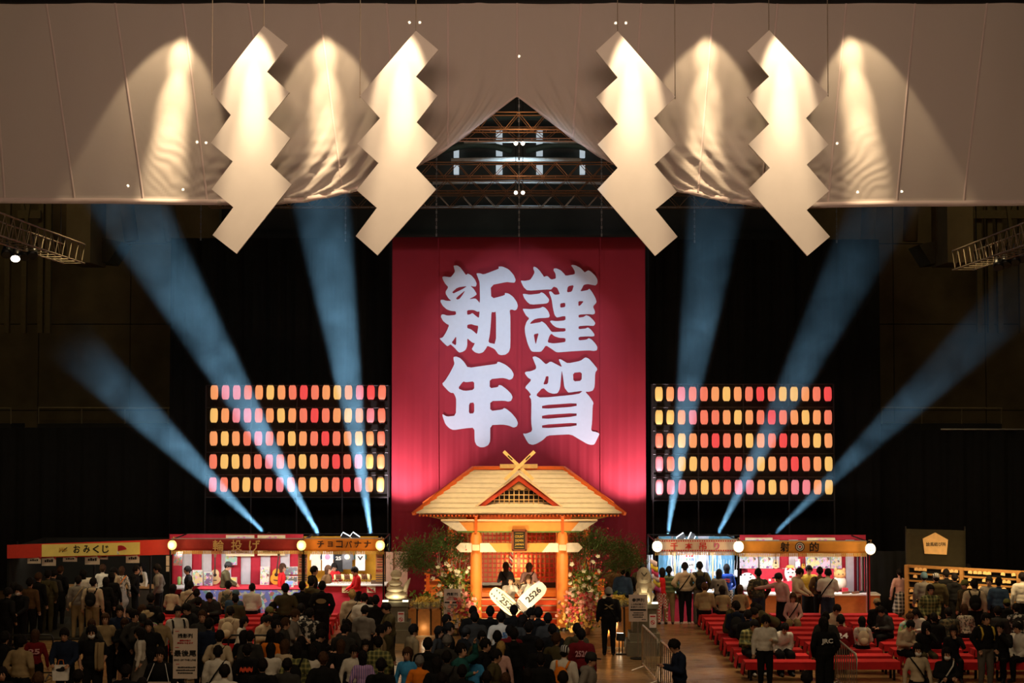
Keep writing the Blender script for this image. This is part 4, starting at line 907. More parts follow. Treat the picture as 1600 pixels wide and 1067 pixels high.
def arrangement(side):
    rnd = random.Random(40 + side); s = side
    base = P(811 + s * 92, 968, 42.9); x, y = XC + s * 1.85, 42.9
    r = thing('flower_arrangement', (x, y, 0), 'tall pine, white twig and lily arrangement on the ' + ('ring toss' if s < 0 else 'shooting stall') + ' side of the torii', 'flower arrangement', 'new year arrangements')
    MB().lathe([(.20, 0), (.22, .4), (.24, .62), (.2, .64)], (x, y, 0), 18).obj('vase', mat('dark_green_pot', (.03, .05, .03), .4), r, True)
    MB().lathe([(.235, .50), (.235, .56)], (x, y, 0), 18).obj('red_band', mat('band_red', (.4, .01, .02), .5), r)
    for k in range(3):
        px_ = x - s * (.30 - .11 * k); h = 1.25 + .18 * (k == 1)
        MB().tube([(px_, y - .26, .02), (px_, y - .26, h)], .05, 10).obj('bamboo_stem', mat('bamboo', (.55, .48, .18), .5), r, True)
    # pine: bent trunk reaching outwards with cloud-like pads
    tr = [Vector((x, y, .6)), Vector((x + s * .12, y, 1.15)), Vector((x + s * .45, y - .05, 1.5)), Vector((x + s * .8, y, 1.85)), Vector((x + s * 1.05, y, 2.2))]
    MB().tube(tr, [.06, .05, .045, .035, .02], 8).obj('pine_trunk', bark, r, True)
    MB().tube([tr[1], Vector((x + s * .02, y, 1.8)), Vector((x + s * .1, y, 2.45))], [.05, .035, .015], 8).obj('pine_branch', bark, r, True)
    MB().tube([tr[2], Vector((x + s * .9, y - .1, 1.6)), Vector((x + s * 1.3, y - .1, 1.72))], [.03, .025, .01], 6).obj('pine_branch', bark, r, True)
    m = MB()
    for c, sp, n in (((x + s * 1.0, y, 2.12), (.26, .2, .17), 620), ((x + s * 1.28, y, 1.82), (.18, .16, .12), 300), ((x + s * .75, y, 1.72), (.22, .18, .10), 260), ((x + s * .1, y, 2.4), (.26, .2, .17), 520), ((x - s * .1, y, 2.05), (.2, .16, .14), 250), ((x + s * .45, y, 2.25), (.2, .16, .12), 200)):
        leaves(m, rnd, c, sp, int(n * 2.6), .13, .009, .5)
    m.obj('pine_needles', pine_g, r)['kind'] = 'stuff'
    # white bare twigs
    for k in range(16):
        a0 = Vector((x + rnd.uniform(-.1, .1), y + rnd.uniform(-.1, .1), .65)); t = rnd.uniform(-.5, .5); h = rnd.uniform(1.0, 1.9)
        pts = [a0 + Vector((t * h * q + .05 * math.sin(6 * q + k), -.1 * q, h * q)) for q in (0, .3, .6, .8, 1)]
        MB().tube(pts, [.018, .014, .010, .007, .003], 5).obj('white_twig', twig_w, r, True)
    m = MB()
    for z, n, sx in ((.95, 260, .24), (1.25, 240, .22), (1.5, 160, .22), (.7, 180, .26)): leaves(m, rnd, (x - s * .05, y - .18, z), (sx, .12, .15), n, .14, .03)
    for z in (.55, .8): leaves(m, rnd, (x + s * .75, y - .1, z), (.25, .12, .1), 70, .16, .05)
    m.obj('leaves', leaf_g, r)['kind'] = 'stuff'
    m = MB(); blossoms(m, rnd, (x, y - .34, 1.1), (.26, .05, .38), 40, .07); m.obj('white_lilies', fl_w, r)['kind'] = 'stuff'
    m = MB(); blossoms(m, rnd, (x + s * .1, y - .26, 1.75), (.28, .08, .45), 90, .03); m.obj('red_berries', fl_r, r)['kind'] = 'stuff'
    # low bank of pink and red flowers at the foot of the pillar
    cx = XC + s * 1.48 + (.22 if s > 0 else -.0); cyy = 41.75
    f = thing('flower_bank', (cx, cyy, 0), 'low pink and red flower bank by the torii pillar, ' + ('ring toss' if s < 0 else 'shooting stall') + ' side', 'flowers', 'flower banks at the pillars')
    k = 1.0 if s > 0 else .62
    MB().lathe([(.2, 0), (.24, .3), (.22, .34)], (cx, cyy, 0), 14).obj('pot', mat('clay_pot', (.35, .16, .08), .7), f, True)
    m = MB(); leaves(m, rnd, (cx, cyy, .55), (.3 * k, .18, .2), 260, .16, .02); m.obj('leaves', leaf_g, f)['kind'] = 'stuff'
    for mm, n, z, nm in ((fl_r, 110, .70, 'red_blossoms'), (fl_p, 90, .74, 'pink_blossoms'), (mat('yellow_petal', (.85, .5, .12), .6), 110, .50, 'yellow_blossoms')):
        m = MB(); blossoms(m, rnd, (cx, cyy - .14, z), (.27 * k, .10, .19), int(n * k * 1.3), .055); m.obj(nm, mm, f)['kind'] = 'stuff'
arrangement(-1); arrangement(1)
# pale folding screens beside the banner
for (x0, x1, yt, Y, lab) in ((603, 637, 862, 45.4, 'pale folding screen behind the roll shaped statue'), ):
    a, b = P(x0, yt, Y), P(x1, yt, Y); r = thing('folding_screen', ((a.x + b.x) / 2, Y, 0), lab, 'screen'); sm = mat('screen_panel', (.50, .30, .20), .7)
    w3 = (b.x - a.x) / 3
    for k in range(3): MB().bar((a.x + w3 * (k + .5), Y + (.08 if k == 1 else 0), .0), (a.x + w3 * (k + .5), Y + (.08 if k == 1 else 0), a.z), w3 * .98, .03, up=(0, 1, 0)).obj('panel', sm, r)

# ================================================================== the fair stalls
YF, YBK = 43.6, 45.7
def smallprint(t, c, w_, h_, m, root, **k):       # print too small to read in the photograph: a row of little marks
    n = 4
    for i in range(n):
        x = c[0] - w_ / 2 + w_ * (i + .5) / n; q = w_ / n * .4
        MB().boxb(x - q, x + q, c[1] - .002, c[1] + .002, c[2] - h_ * .45, c[2] + h_ * (.2 + .25 * (i % 2))).obj('small_print', m, root)
stall_red = mat('stall_red_cloth', (.58, .025, .05), .7, var=.08)
stall_maroon = mat('stall_maroon_cloth', (.30, .02, .018), .7, var=.1)
stall_orange = mat('stall_orange_cloth', (.80, .27, .03), .7, var=.1, scale=3)
stall_gold = mat('stall_gold_cloth', (.75, .33, .05), .7, var=.12, scale=3)
stall_white = mat('stall_white_cloth', (.74, .72, .76), .75, var=.05)
fringe_m = mat('gold_fringe', (.72, .46, .12), .7, var=.2, scale=40)
def wavy_sheet(x0, x1, z0, z1, Y, amp=.015, fr=7.0, th=.008, n=None, ph=0.0):
    n = n or max(4, int((x1 - x0) * 14))
    return MB().sheet(lambda u, v: (x0 + (x1 - x0) * u, Y + amp * math.sin((x0 + (x1 - x0) * u) * fr + ph + 1.3 * v) * (1.1 - v * .6), z0 + (z1 - z0) * v), n, 4, th)
def fascia(root, px0, px1, py0, py1, Y, m, trim=True, Y2=None):
    a, b = P(px0, py0, Y), P(px1, py1, Y)
    wavy_sheet(a.x, b.x, b.z, a.z, Y, .018, 4.0).obj('fascia_cloth', m, root, True)
    if trim:
        n = int((b.x - a.x) / .05); f = MB()
        for i in range(n):
            x = a.x + (b.x - a.x) * i / n; f.boxb(x + .006, x + .044, Y - .012, Y - .004, b.z - .09, b.z + .01)
        o = f.obj('fringe', fringe_m, root); o['kind'] = 'stuff'
    MB().tube([(a.x, Y + .03, a.z), (b.x, Y + .03, a.z)], .022, 8).obj('front_rail', steel, root)
    return a, b
def frame(root, x0, x1, zt, y0=YF + .05, y1=YBK + .1):
    for x in (x0, x1):
        for y in (y0, y1): MB().tube([(x, y, 0), (x, y, zt)], .024, 8).obj('post', black_metal, root)
        MB().tube([(x, y0, zt), (x, y1, zt)], .02, 6).obj('side_rail', black_metal, root)
    MB().tube([(x0, y1, zt), (x1, y1, zt)], .02, 6).obj('back_rail', black_metal, root)
def stripes(root, x0, x1, z0, z1, Y, n, start=0, axis='x'):
    for i in range(n):
        a, b = x0 + (x1 - x0) * i / n, x0 + (x1 - x0) * (i + 1) / n
        m = stall_red if (i + start) % 2 == 0 else stall_white
        if axis == 'x': o = wavy_sheet(a, b, z0, z1, Y, .02, 6.5, .006, 4, i * .7)
        else:
            o = MB().sheet(lambda u, v: (Y + .03 * math.sin((a + (b - a) * u) * 9), a + (b - a) * u, z0 + (z1 - z0) * v), 4, 3, .0)
        o.obj('curtain_stripe', m, root, True)
def stall_light(px, py, Y, W, col=(1, .95, .9), sx=1.6):
    c = P(px, py, Y); area('stall_light', c, (c.x, c.y + .9, .6), W, sx, .12, col)
def stall_lantern(px, py, Y, r, mat_, lab, W, crest, tall=1.05, hook=1):
    c = P(px, py, Y); root = thing('stall_lantern', c, lab, 'lantern', 'stall corner lanterns')
    prof = []
    for i in range(15):
        t = math.pi * i / 14; prof.append((max(.34, math.sin(t) ** .8) * r * (1 + .02 * math.cos(i * math.pi)), -math.cos(t) * r * tall))
    MB().lathe(prof, c, 18).obj('paper_globe', mat_, root, True)
    MB().lathe([(r * .38, r * tall), (r * .4, r * tall + .03)], c, 12).lathe([(r * .4, -r * tall - .03), (r * .38, -r * tall)], c, 12).obj('rim', rim_m, root)
    MB().tube([c + Vector((0, 0, r * tall)), c + Vector((.03, .02, r * tall + .09)), c + Vector((.03, .34, r * tall + .06))], .012, 6).obj('hook', wood, root)
    if crest: lettering(crest, c + Vector((0, -r * 1.03, 0)), r * .95, r * .95, mat('lantern_crest', (.75, .35, .12), .7, emit=(1, .45, .1), es=.5), root, bold=.02)
    point('lantern_lamp', c + Vector((0, -r - .12, 0)), W, (1, .62, .28), .09)
    return root
lan_y = mat('warm_lantern_paper', (.9, .7, .3), .7, emit=(1, .66, .20), es=1.5, var=0)
lan_w = mat('white_lantern_paper', (.95, .85, .7), .7, emit=(1, .86, .62), es=1.5, var=0)

# ---- fortune paper booth
om = thing('fortune_booth', (P(140, 870, 43.4).x, 44.5, 0), 'dark fortune paper booth with red fascia and yellow brush lettered sign', 'booth')
def om_pt(px, py): return P(px, py, 43.9 + (px - 268) / 257 * .85)
red_lit = mat('red_fascia_board', (.72, .05, .03), .5, var=.05)
for x0, x1 in ((11, 64.5), (64.5, 220), (220, 268)):
    yt = lambda x: 851.5 - (x - 11) / 257 * 9; yb = lambda x: 872.5 - (x - 11) / 257 * 6
    q = [om_pt(x0, yb(x0)), om_pt(x1, yb(x1)), om_pt(x1, yt(x1)), om_pt(x0, yt(x0))]
    MB().add(q + [p + Vector((0, .06, 0)) for p in q], [(0, 1, 2, 3), (7, 6, 5, 4), (0, 4, 5, 1), (1, 5, 6, 2), (2, 6, 7, 3), (3, 7, 4, 0)]).obj('fascia_board', red_lit, om)
q = [om_pt(66, 869.5) + Vector((0, -.05, 0)), om_pt(219, 866) + Vector((0, -.05, 0)), om_pt(219, 847) + Vector((0, -.05, 0)), om_pt(66, 850.5) + Vector((0, -.05, 0))]
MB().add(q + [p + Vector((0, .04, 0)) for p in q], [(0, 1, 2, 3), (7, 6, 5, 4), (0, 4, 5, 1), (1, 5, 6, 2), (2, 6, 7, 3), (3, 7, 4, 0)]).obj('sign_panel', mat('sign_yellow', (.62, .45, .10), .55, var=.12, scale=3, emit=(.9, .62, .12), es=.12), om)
for ch, px in zip('おみくじ', (121, 136.5, 151, 166)):
    c = om_pt(px, 857.5); lettering(ch, c + Vector((0, -.07, 0)), .19, .22, ink, om, bold=.025)
fan_c = om_pt(189, 860) + Vector((0, -.065, 0))
fp = [(fan_c.x + .19 * math.cos(t), fan_c.z - .02 + .17 * math.sin(t)) for t in [R(20 + 11 * k) for k in range(13)]]
MB().prism([(fan_c.x - .1, fan_c.z - .02)] + fp[:10], fan_c.y, fan_c.y + .01).obj('painted_fan', red_ink, om)
MB().prism([(fan_c.x - .17, fan_c.z - .09), (fan_c.x - .02, fan_c.z - .09), (fan_c.x - .1, fan_c.z + .02)], fan_c.y - .004, fan_c.y + .006).obj('painted_fan', white, om)
b0, b1 = om_pt(98, 862) + Vector((0, -.065, 0)), om_pt(106, 855) + Vector((0, -.065, 0)); MB().bar(b0, b1, .02, .01, (0, 1, 0)).obj('painted_arrow', ink, om)
for k in range(9):
    t = R(20 + k * 20); MB().bar(b0 + Vector((.05 * math.cos(t), 0, .04 * math.sin(t))), b0 + Vector((.16 * math.cos(t), .0, .13 * math.sin(t))), .018, .008, (0, 1, 0)).obj('painted_ray', mat('ochre_ink', (.55, .28, .03), .6), om)
a = om_pt(11, 900); b = om_pt(268, 900)
MB().boxb(a.x, b.x - .6, 46.4, 46.45, 0, 2.2).obj('back_panel', black, om)
MB().boxb(a.x - .02, a.x + .04, 43.1, 46.4, 0, 2.2).obj('side_panel', black, om)
for x in (a.x, (a.x + b.x) / 2, b.x - .6): MB().tube([(x, 43.9, 0), (x, 43.9, 2.3)], .03, 6).obj('post', black_metal, om)
MB().boxb(a.x + .3, b.x - .62, 44.9, 45.6, 0, .86).obj('counter', mat('counter_dark', (.05, .04, .03), .6), om)
MB().boxb(a.x + .28, b.x - .6, 44.86, 45.64, .86, .9).obj('counter_top', wood, om)
for k, (px, py, w_, h_, lab) in enumerate(((53, 875, 21, 11, 'under the red board'), (76, 876, 22, 16, 'with red corners below the arrow'), (109, 873, 22, 9, 'with red strip, short'), (144, 874, 23, 16, 'with red strip, tall'), (161, 870, 12, 9, 'half hidden behind another'), (207, 872, 21, 15, 'below the painted fan'))):
    c = om_pt(px, py); r = thing('price_paper', c, 'white notice paper ' + lab + ' on the fortune booth', 'notice', 'papers hung on the fortune booth'); s_ = c.y / F
    y = c.y + (.02 if k != 4 else .1)
    MB().boxb(c.x - w_ * s_ / 2, c.x + w_ * s_ / 2, y, y + .008, c.z - h_ * s_ / 2, c.z + h_ * s_ / 2).obj('sheet', mat('warm_paper', (.68, .58, .48), .7), r)
    MB().prism([(c.x + w_ * s_ * .5, c.z + h_ * s_ * .5), (c.x + w_ * s_ * .2, c.z + h_ * s_ * .5), (c.x + w_ * s_ * .5, c.z + h_ * s_ * .05)], y - .004, y).obj('red_corner', red_ink, r)
    smallprint('', (c.x, y - .006, c.z), w_ * s_ * .62, h_ * s_ * .3, ink, r)
for px, py, wpx, hpx, lab in ((143, 905, 17, 14, 'standing left of the counter staff'), (180, 903, 14, 12, 'standing right of the counter staff')):
    c = P(px, py, 45.0); s_ = 45.0 / F; o = MB().box((c.x, c.y, .9 + hpx * s_ / 2), (wpx * s_, .03, hpx * s_), (R(-8), 0, 0)).obj('fortune_chart', mat('chart_paper', (.75, .62, .45), .6)); recentre(o); tag(o, 'pale fortune chart board ' + lab, 'board')
area('stall_light', (-13.2, 44.0, 2.05), (-13.0, 45.2, .8), 14, 3.5, .1, (1, .85, .6))
for px, lab in ((238, 'farther from the ring toss stall'), (252, 'nearer the ring toss stall')): pass
for k, py in enumerate((872, 880, 889)):
    c = P(263, py, 43.75); o = MB().boxb(c.x - .06, c.x + .06, 43.74, 43.75, c.z - .07, c.z + .07).obj('charm_card', mat('warm_paper', (.68, .58, .48), .7)); recentre(o); tag(o, ('top', 'middle', 'lowest')[k] + ' small card on the post between fortune booth and ring toss', 'card')

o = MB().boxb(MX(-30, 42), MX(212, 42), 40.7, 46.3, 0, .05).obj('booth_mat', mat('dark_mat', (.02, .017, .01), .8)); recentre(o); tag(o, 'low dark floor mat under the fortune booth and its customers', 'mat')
# ---- ring toss stall
x0, x1 = MX(268, YF), MX(474, YF)
rt = thing('ring_toss_stall', ((x0 + x1) / 2, 44.6, 0), 'ring toss stall with maroon fascia and red and white striped curtain', 'stall')
fascia(rt, 268, 474, 842, 860.5, YF, stall_maroon); frame(rt, x0, x1, 2.36)
for ch, px in zip('輪投げ', (341.5, 370, 398)):
    c = P(px, 852, YF); lettering(ch, (c.x, YF - .035, c.z), .31, .31, mat('gold_letter', (.85, .58, .22), .5), rt, bold=.012)
bx0, bx1 = MX(272, YBK), MX(470, YBK)
stripes(rt, bx0, bx1, .6, 2.22, YBK, 13, 0)
MB().boxb(bx0 - .1, bx1 + .1, YBK + .03, YBK + .05, 2.0, 2.36).obj('valance', stall_red, rt)
q = [(x0, YF + .02, 2.36), (x0, YF + .02, 2.08), (bx0 - .1, YBK, 2.1), (bx0 - .1, YBK, 2.38)]
MB().add(q + [(x + .01, y, z) for x, y, z in q], [(0, 1, 2, 3), (7, 6, 5, 4), (0, 4, 5, 1), (1, 5, 6, 2), (2, 6, 7, 3), (3, 7, 4, 0)]).obj('side_valance', stall_red, rt)
game_print = pattern_mat('game_print', 'multi', (.18, .22, .62), (.5, .5, .8), 9)
pa, pb = P(305, 921, 44.2), P(472, 960, 44.2)
MB().boxb(pa.x, pb.x, 44.2, 44.22, .05, pa.z).obj('printed_skirt', game_print, rt)
MB().boxb(pa.x, pb.x, 44.2, 45.3, pa.z - .02, pa.z + .02).obj('table_top', stall_red, rt)
for x in (pa.x + .05, pb.x - .05): MB().boxb(x - .02, x + .02, 45.1, 45.14, 0, pa.z).obj('table_leg', black_metal, rt)
zt = pa.z + .02
for px, Y, py0, py1, w_, lab, kind in ((375, 45.2, 836, 869, 44, 'with rounded frame', 0), (424, 45.2, 836, 868, 43, 'plain yellow', 1)):
    a, b = P(px - w_ / 2, py0, Y), P(px + w_ / 2, py1, Y); r = thing('hanging_sign', ((a.x + b.x) / 2, Y, b.z), 'cream prize sign board ' + lab + ' hung inside the ring toss stall', 'sign')
    MB().boxb(a.x, b.x, Y, Y + .03, b.z, a.z).obj('board', mat('cream_board', (.72, .62, .36), .6), r)
    MB().boxb(a.x + .07, b.x - .07, Y - .01, Y, b.z + .07, a.z - .06).obj('panel', mat('lilac_panel', (.6, .55, .66), .6) if kind == 0 else mat('yellow_panel', (.72, .60, .25), .6), r)
    smallprint('景品', ((a.x + b.x) / 2, Y - .02, a.z - .10), .34, .13, mat('pink_ink', (.7, .2, .4), .6), r, bold=.02)
    smallprint('一等賞', ((a.x + b.x) / 2, Y - .02, b.z + .12), .5, .06, ink, r)
def prize_box(px, py_b, wpx, hpx, Y, m, lab, dep=.12, tilt=-.08, z=None):
    c = P(px, py_b, Y); s_ = Y / F; zb = c.z if z is None else z
    r = thing('prize_box', (c.x, Y, zb), lab, 'toy box', 'prize boxes on the stalls')
    MB().box((c.x, Y, zb + hpx * s_ / 2), (wpx * s_, dep, hpx * s_), (tilt, 0, 0)).obj('carton', mat('carton_side', (.7, .66, .6), .6), r)
    MB().box((c.x, Y - dep / 2 - .004, zb + hpx * s_ / 2 + .0), (wpx * s_ * .94, .008, hpx * s_ * .92), (tilt, 0, 0)).obj('printed_front', m, r)
    return r
pm = lambda n, a, b, s=14: pattern_mat(n, 'multi', a, b, s)
prize_box(309, 921, 16, 24, 45.0, pm('print_mix_a', (.7, .55, .3), (.2, .2, .5)), 'tall cluttered prize carton beside the woman in dark top at ring toss', z=zt)
prize_box(326, 921, 13, 21, 44.95, pm('print_mix_b', (.15, .1, .2), (.7, .1, .2)), 'dark prize carton with a pale upright strip on the ring toss table', z=zt)
prize_box(361, 921, 18, 18, 45.45, pm('print_mix_c', (.35, .55, .4), (.8, .8, .6)), 'green printed prize carton raised behind the man in cap', z=zt + .55)
prize_box(362, 921, 16, 12, 45.15, pm('print_mix_c2', (.8, .75, .25), (.6, .7, .2)), 'yellow prize carton behind the man in cap', z=zt)
prize_box(414, 921, 14, 28, 45.2, pm('print_mix_d', (.8, .74, .62), (.6, .3, .5)), 'pale upright prize carton left of the ring toss guitar', z=zt)
prize_box(455, 921, 20, 12, 45.2, pm('print_mix_e', (.25, .25, .28), (.8, .8, .8)), 'black and white prize carton in the ring toss corner', z=zt + .3)
prize_box(455, 921, 20, 14, 45.1, pm('print_mix_f', (.12, .14, .12), (.4, .4, .4)), 'dark prize carton under the black and white one', z=zt)
prize_box(452, 930, 13, 10, 44.6, pm('print_mix_g', (.2, .35, .8), (.9, .9, .9)), 'small blue and white prize packet at the ring toss table edge', z=zt)
def guitar(px, py_b, Y, h, lab, m, tilt=0.05, z=None, roll=0.0, group='guitars among the prizes'):
    c = P(px, py_b, Y); zb = c.z if z is None else z
    r = thing('guitar', (c.x, Y, zb), lab, 'guitar', group)
    bw = h * .19; out = []
    for k in range(28):
        t = 2 * math.pi * k / 28; zz = math.cos(t); ww = (1.0 if zz < 0 else .78) * (1 - .22 * math.exp(-((zz - .12) / .28) ** 2)); out.append((bw * ww * math.sin(t), h * .24 + h * .24 * zz))
    def rot(p): return (c.x + p[0] * math.cos(roll) + p[1] * math.sin(roll), zb + p[1] * math.cos(roll) - p[0] * math.sin(roll))
    MB().prism([rot(p) for p in out], Y - .03, Y + .03).obj('body', m, r)
    MB().prism([rot(p) for p in ((-h * .022, h * .3), (h * .022, h * .3), (h * .018, h * .86), (-h * .018, h * .86))], Y - .05, Y - .028).obj('neck', mat('fretboard', (.06, .03, .02), .5), r)
    MB().prism([rot(p) for p in ((-h * .035, h * .86), (h * .035, h * .86), (h * .045, h), (-h * .045, h))], Y - .05, Y - .02).obj('headstock', mat('headstock_wood', (.22, .09, .04), .5), r)
    s_ = [rot((h * .055 * math.cos(k * .524), h * .30 + h * .055 * math.sin(k * .524))) for k in range(12)]
    MB().prism(s_, Y - .034, Y - .028).obj('sound_hole', shade_m, r)
    b_ = [rot(p) for p in ((-h * .06, h * .12), (h * .06, h * .12), (h * .06, h * .145), (-h * .06, h * .145))]
    MB().prism(b_, Y - .04, Y - .028).obj('bridge', MATS['fretboard'], r)
honey = mat('honey_wood', (.75, .42, .10), .35, var=.06); spruce = mat('pale_spruce', (.80, .62, .32), .35, var=.06); amber = mat('amber_wood', (.82, .45, .05), .35, var=.06)
guitar(336, 921, 45.3, .92, 'pale acoustic guitar standing behind the man in cap', spruce, z=zt)
guitar(430, 921, 45.25, .98, 'amber acoustic guitar behind the woman in red happi coat', amber, z=zt, roll=.12)
for px, py, lab, col in ((280, 915, 'green and white', (.4, .6, .2)), (287, 917, 'white', (.8, .8, .78))):
    c = P(px, py, 45.2); o = MB().lathe([(.05, 0), (.06, .12), (.05, .22), (.02, .24)], (c.x, 45.2, zt), 12).obj('prize_bottle', mat('bottle_' + lab.replace(' ', '_'), col, .3), smooth=True); recentre(o); tag(o, lab + ' prize bottle at the end of the ring toss table', 'bottle')
r = MB().boxb(MX(272, 44.6), MX(300, 44.6), 44.4, 45.3, zt - .04, zt).obj('side_table', stall_white); recentre(r); tag(r, 'small white cloth table end beside the ring toss table', 'table')
for x_ in (MX(275, 44.6), MX(297, 44.6)): pass
stall_light(370, 861, 43.9, 52, (1, .95, .92), 3.4)
for k, (px, py, wpx, hpx) in enumerate(((278, 867, 13, 10), (277.5, 878, 13, 11))):
    c = P(px, py, 43.9); s_ = 43.9 / F; o = MB().boxb(c.x - wpx * s_ / 2, c.x + wpx * s_ / 2, 43.9, 43.91, c.z - hpx * s_ / 2, c.z + hpx * s_ / 2).obj('menu_card', pm('menu_print_%d' % k, (.75, .35, .3), (.3, .1, .3), 22)); recentre(o); tag(o, ('upper' if k == 0 else 'lower') + ' printed card hung in the corner of the ring toss stall', 'card')
stall_lantern(269, 851.5, 43.35, .125, lan_y, 'glowing yellow round lantern between fortune booth and ring toss stall', 14, None)
stall_lantern(471, 852, 43.3, .13, lan_y, 'glowing yellow round lantern between ring toss and chocolate banana stalls', 14, None)
stall_lantern(594, 852, 43.3, .13, lan_y, 'glowing yellow round lantern at the outer corner of the banana stall', 14, None)

# ---- chocolate banana stall
x0, x1 = MX(474, YF), MX(600, YF)
cb = thing('chocolate_banana_stall', ((x0 + x1) / 2, 44.6, 0), 'orange chocolate banana stall with shirts hung on a yellow back cloth', 'stall')
fascia(cb, 475, 600, 841.5, 861, YF + .0, stall_orange, True); frame(cb, x0 + .05, x1, 2.36)
for ch, px in zip('チョコバナナ', (501, 516, 530.5, 545, 559.5, 574.5)):
    c = P(px, 850, YF); w_ = .19 if ch != 'ョ' else .14; lettering(ch, (c.x, YF - .035, c.z), w_, .20 if ch != 'ョ' else .15, mat('dark_brown_ink', (.03, .012, .01), .6), cb, bold=.02)
bx0, bx1 = MX(476, YBK), MX(592, YBK)
wavy_sheet(bx0, bx1, .3, 2.3, YBK, .03, 5).obj('back_cloth', mat('yellow_cloth', (.80, .42, .03), .7, var=.08), cb, True)
ca, cb_ = P(518, 913, 44.2), P(590, 913, 44.2)
MB().boxb(ca.x - .6, cb_.x + .25, 44.2, 44.24, 0, ca.z - .04).obj('counter_front', stall_red, cb)
MB().boxb(ca.x - .6, cb_.x + .25, 44.15, 44.85, ca.z - .04, ca.z + .0).obj('counter_top', mat('counter_white', (.8, .76, .7), .5), cb)
MB().boxb(cb_.x + .2, cb_.x + .26, 44.2, 44.85, 0, ca.z - .04).obj('counter_side', mat('counter_brown', (.25, .12, .06), .6), cb)
zc = ca.z
for k, px in enumerate((473, 594.5)):
    a = P(px, 862, 43.75); s_ = 43.75 / F; hw = 7.2 * s_
    r = thing('menu_banner', (a.x, 43.75, a.z - .9), 'hanging pink menu banner with ROCK lettering ' + ('between ring toss and banana stalls' if k == 0 else 'at the outer post of the banana stall'), 'banner')
    MB().boxb(a.x - hw, a.x + hw, 43.75, 43.757, a.z - .84, a.z).obj('cloth', mat('menu_pink', (.82, .45, .32), .7), r)
    for j in range(5): MB().boxb(a.x - hw * .7, a.x + hw * .75, 43.742, 43.75, a.z - .16 - j * .07, a.z - .14 - j * .07).obj('printed_line', red_ink if j % 2 else ink, r)
    lettering('ROCK', (a.x, 43.74, a.z - .53), hw * 1.7, .07, red_ink, r, bold=.03)
    MB().boxb(a.x - hw, a.x + hw, 43.742, 43.75, a.z - .84, a.z - .62).obj('printed_picture', pattern_mat('banana_print', 'stripe_h', (.75, .5, .2), (.15, .12, .25), 16), r)
def tshirt(px, py_t, wpx, hpx, Y, body, sleeve, lab, txt=None, tm=None, blob=None):
    t = P(px, py_t, Y); s_ = Y / F; w_, h_ = wpx * s_ / 2, hpx * s_; x, z = t.x, t.z
    r = thing('t_shirt', (x, Y, z - h_), lab, 't-shirt', 'shirts hung in the banana stall')
    MB().prism([(x - w_, z - h_), (x + w_, z - h_), (x + w_, z - .12), (x + w_ * .95, z - .03), (x + w_ * .4, z + .0), (x + w_ * .2, z - .05), (x - w_ * .2, z - .05), (x - w_ * .4, z), (x - w_ * .95, z - .03), (x - w_, z - .12)], Y - .015, Y + .015).obj('shirt_body', body, r)
    for s in (-1, 1): MB().prism([(x + s * w_ * .95, z - .02), (x + s * w_ * 1.32, z - .17), (x + s * w_ * 1.28, z - .27), (x + s * w_, z - .24)], Y - .013, Y + .013).obj('sleeve', sleeve, r)
    if txt: lettering(txt, (x, Y - .02, z - h_ * .38), w_ * 1.15, w_ * .8, tm, r, bold=.04)
    if blob: MB().ell((x, Y - .016, z - h_ * .32), (w_ * .5, .008, w_ * .5), 14, 6).obj('printed_picture', blob, r)
    MB().tube([(x, Y, z - .02), (x, Y, z + .08)], .006, 5).obj('hanger_hook', steel, r)
wshirt = mat('white_shirt', (.82, .80, .78), .8); cshirt = mat('cream_shirt', (.80, .72, .60), .8); bshirt = mat('black_shirt', (.02, .02, .022), .8); gshirt = mat('grey_shirt', (.09, .09, .10), .8); tshirt_t = mat('teal_sleeve', (.03, .10, .09), .8)
YT_ = 45.3
tshirt(494, 861, 15, 30, YT_ - .1, cshirt, wshirt, 'cream shirt at the dark end beside the ring toss stall')
tshirt(512, 860, 17, 31, YT_ - .15, wshirt, mat('navy_sleeve', (.03, .05, .09), .8), 'white shirt with pink heart print and navy sleeves', None, None, mat('pink_print', (.8, .3, .5), .7))
tshirt(529, 859, 15, 34, YT_ - .05, bshirt, bshirt, 'black shirt printed with a bold white 25', '25', wshirt)
tshirt(543, 861, 15, 28, YT_ - .2, gshirt, gshirt, 'charcoal shirt with tan picture print', None, None, mat('tan_print', (.7, .5, .25), .7))
tshirt(563, 860, 15, 31, YT_ - .1, wshirt, tshirt_t, 'off white shirt with teal sleeves and small dark print', 'V', ink)
brown_choc = mat('chocolate', (.10, .035, .015), .3); ban_y = mat('banana', (.85, .68, .30), .5)
k = 0
for row in range(2):
    for i in range(13):
        px = 523 + i * 4.5 + row * 2.2; c = P(px, 913, 44.35 + .16 * row); h = .17
        root = thing('chocolate_banana', (c.x, c.y, zc), ('chocolate dipped' if (i + row) % 3 else 'plain cream') + ' banana on a stick in the ' + ('front' if row == 0 else 'rear') + ' row of the counter', 'snack', 'bananas on sticks')
        MB().tube([(c.x, c.y, zc), (c.x, c.y, zc + .08)], .006, 5).obj('stick', wood, root)
        MB().tube([(c.x, c.y, zc + .06), (c.x + .005, c.y, zc + .14), (c.x - .004, c.y, zc + .24), (c.x - .008, c.y, zc + .27)], [.018, .026, .024, .008], 8).obj('fruit', brown_choc if (i + row) % 3 else ban_y, root, True)
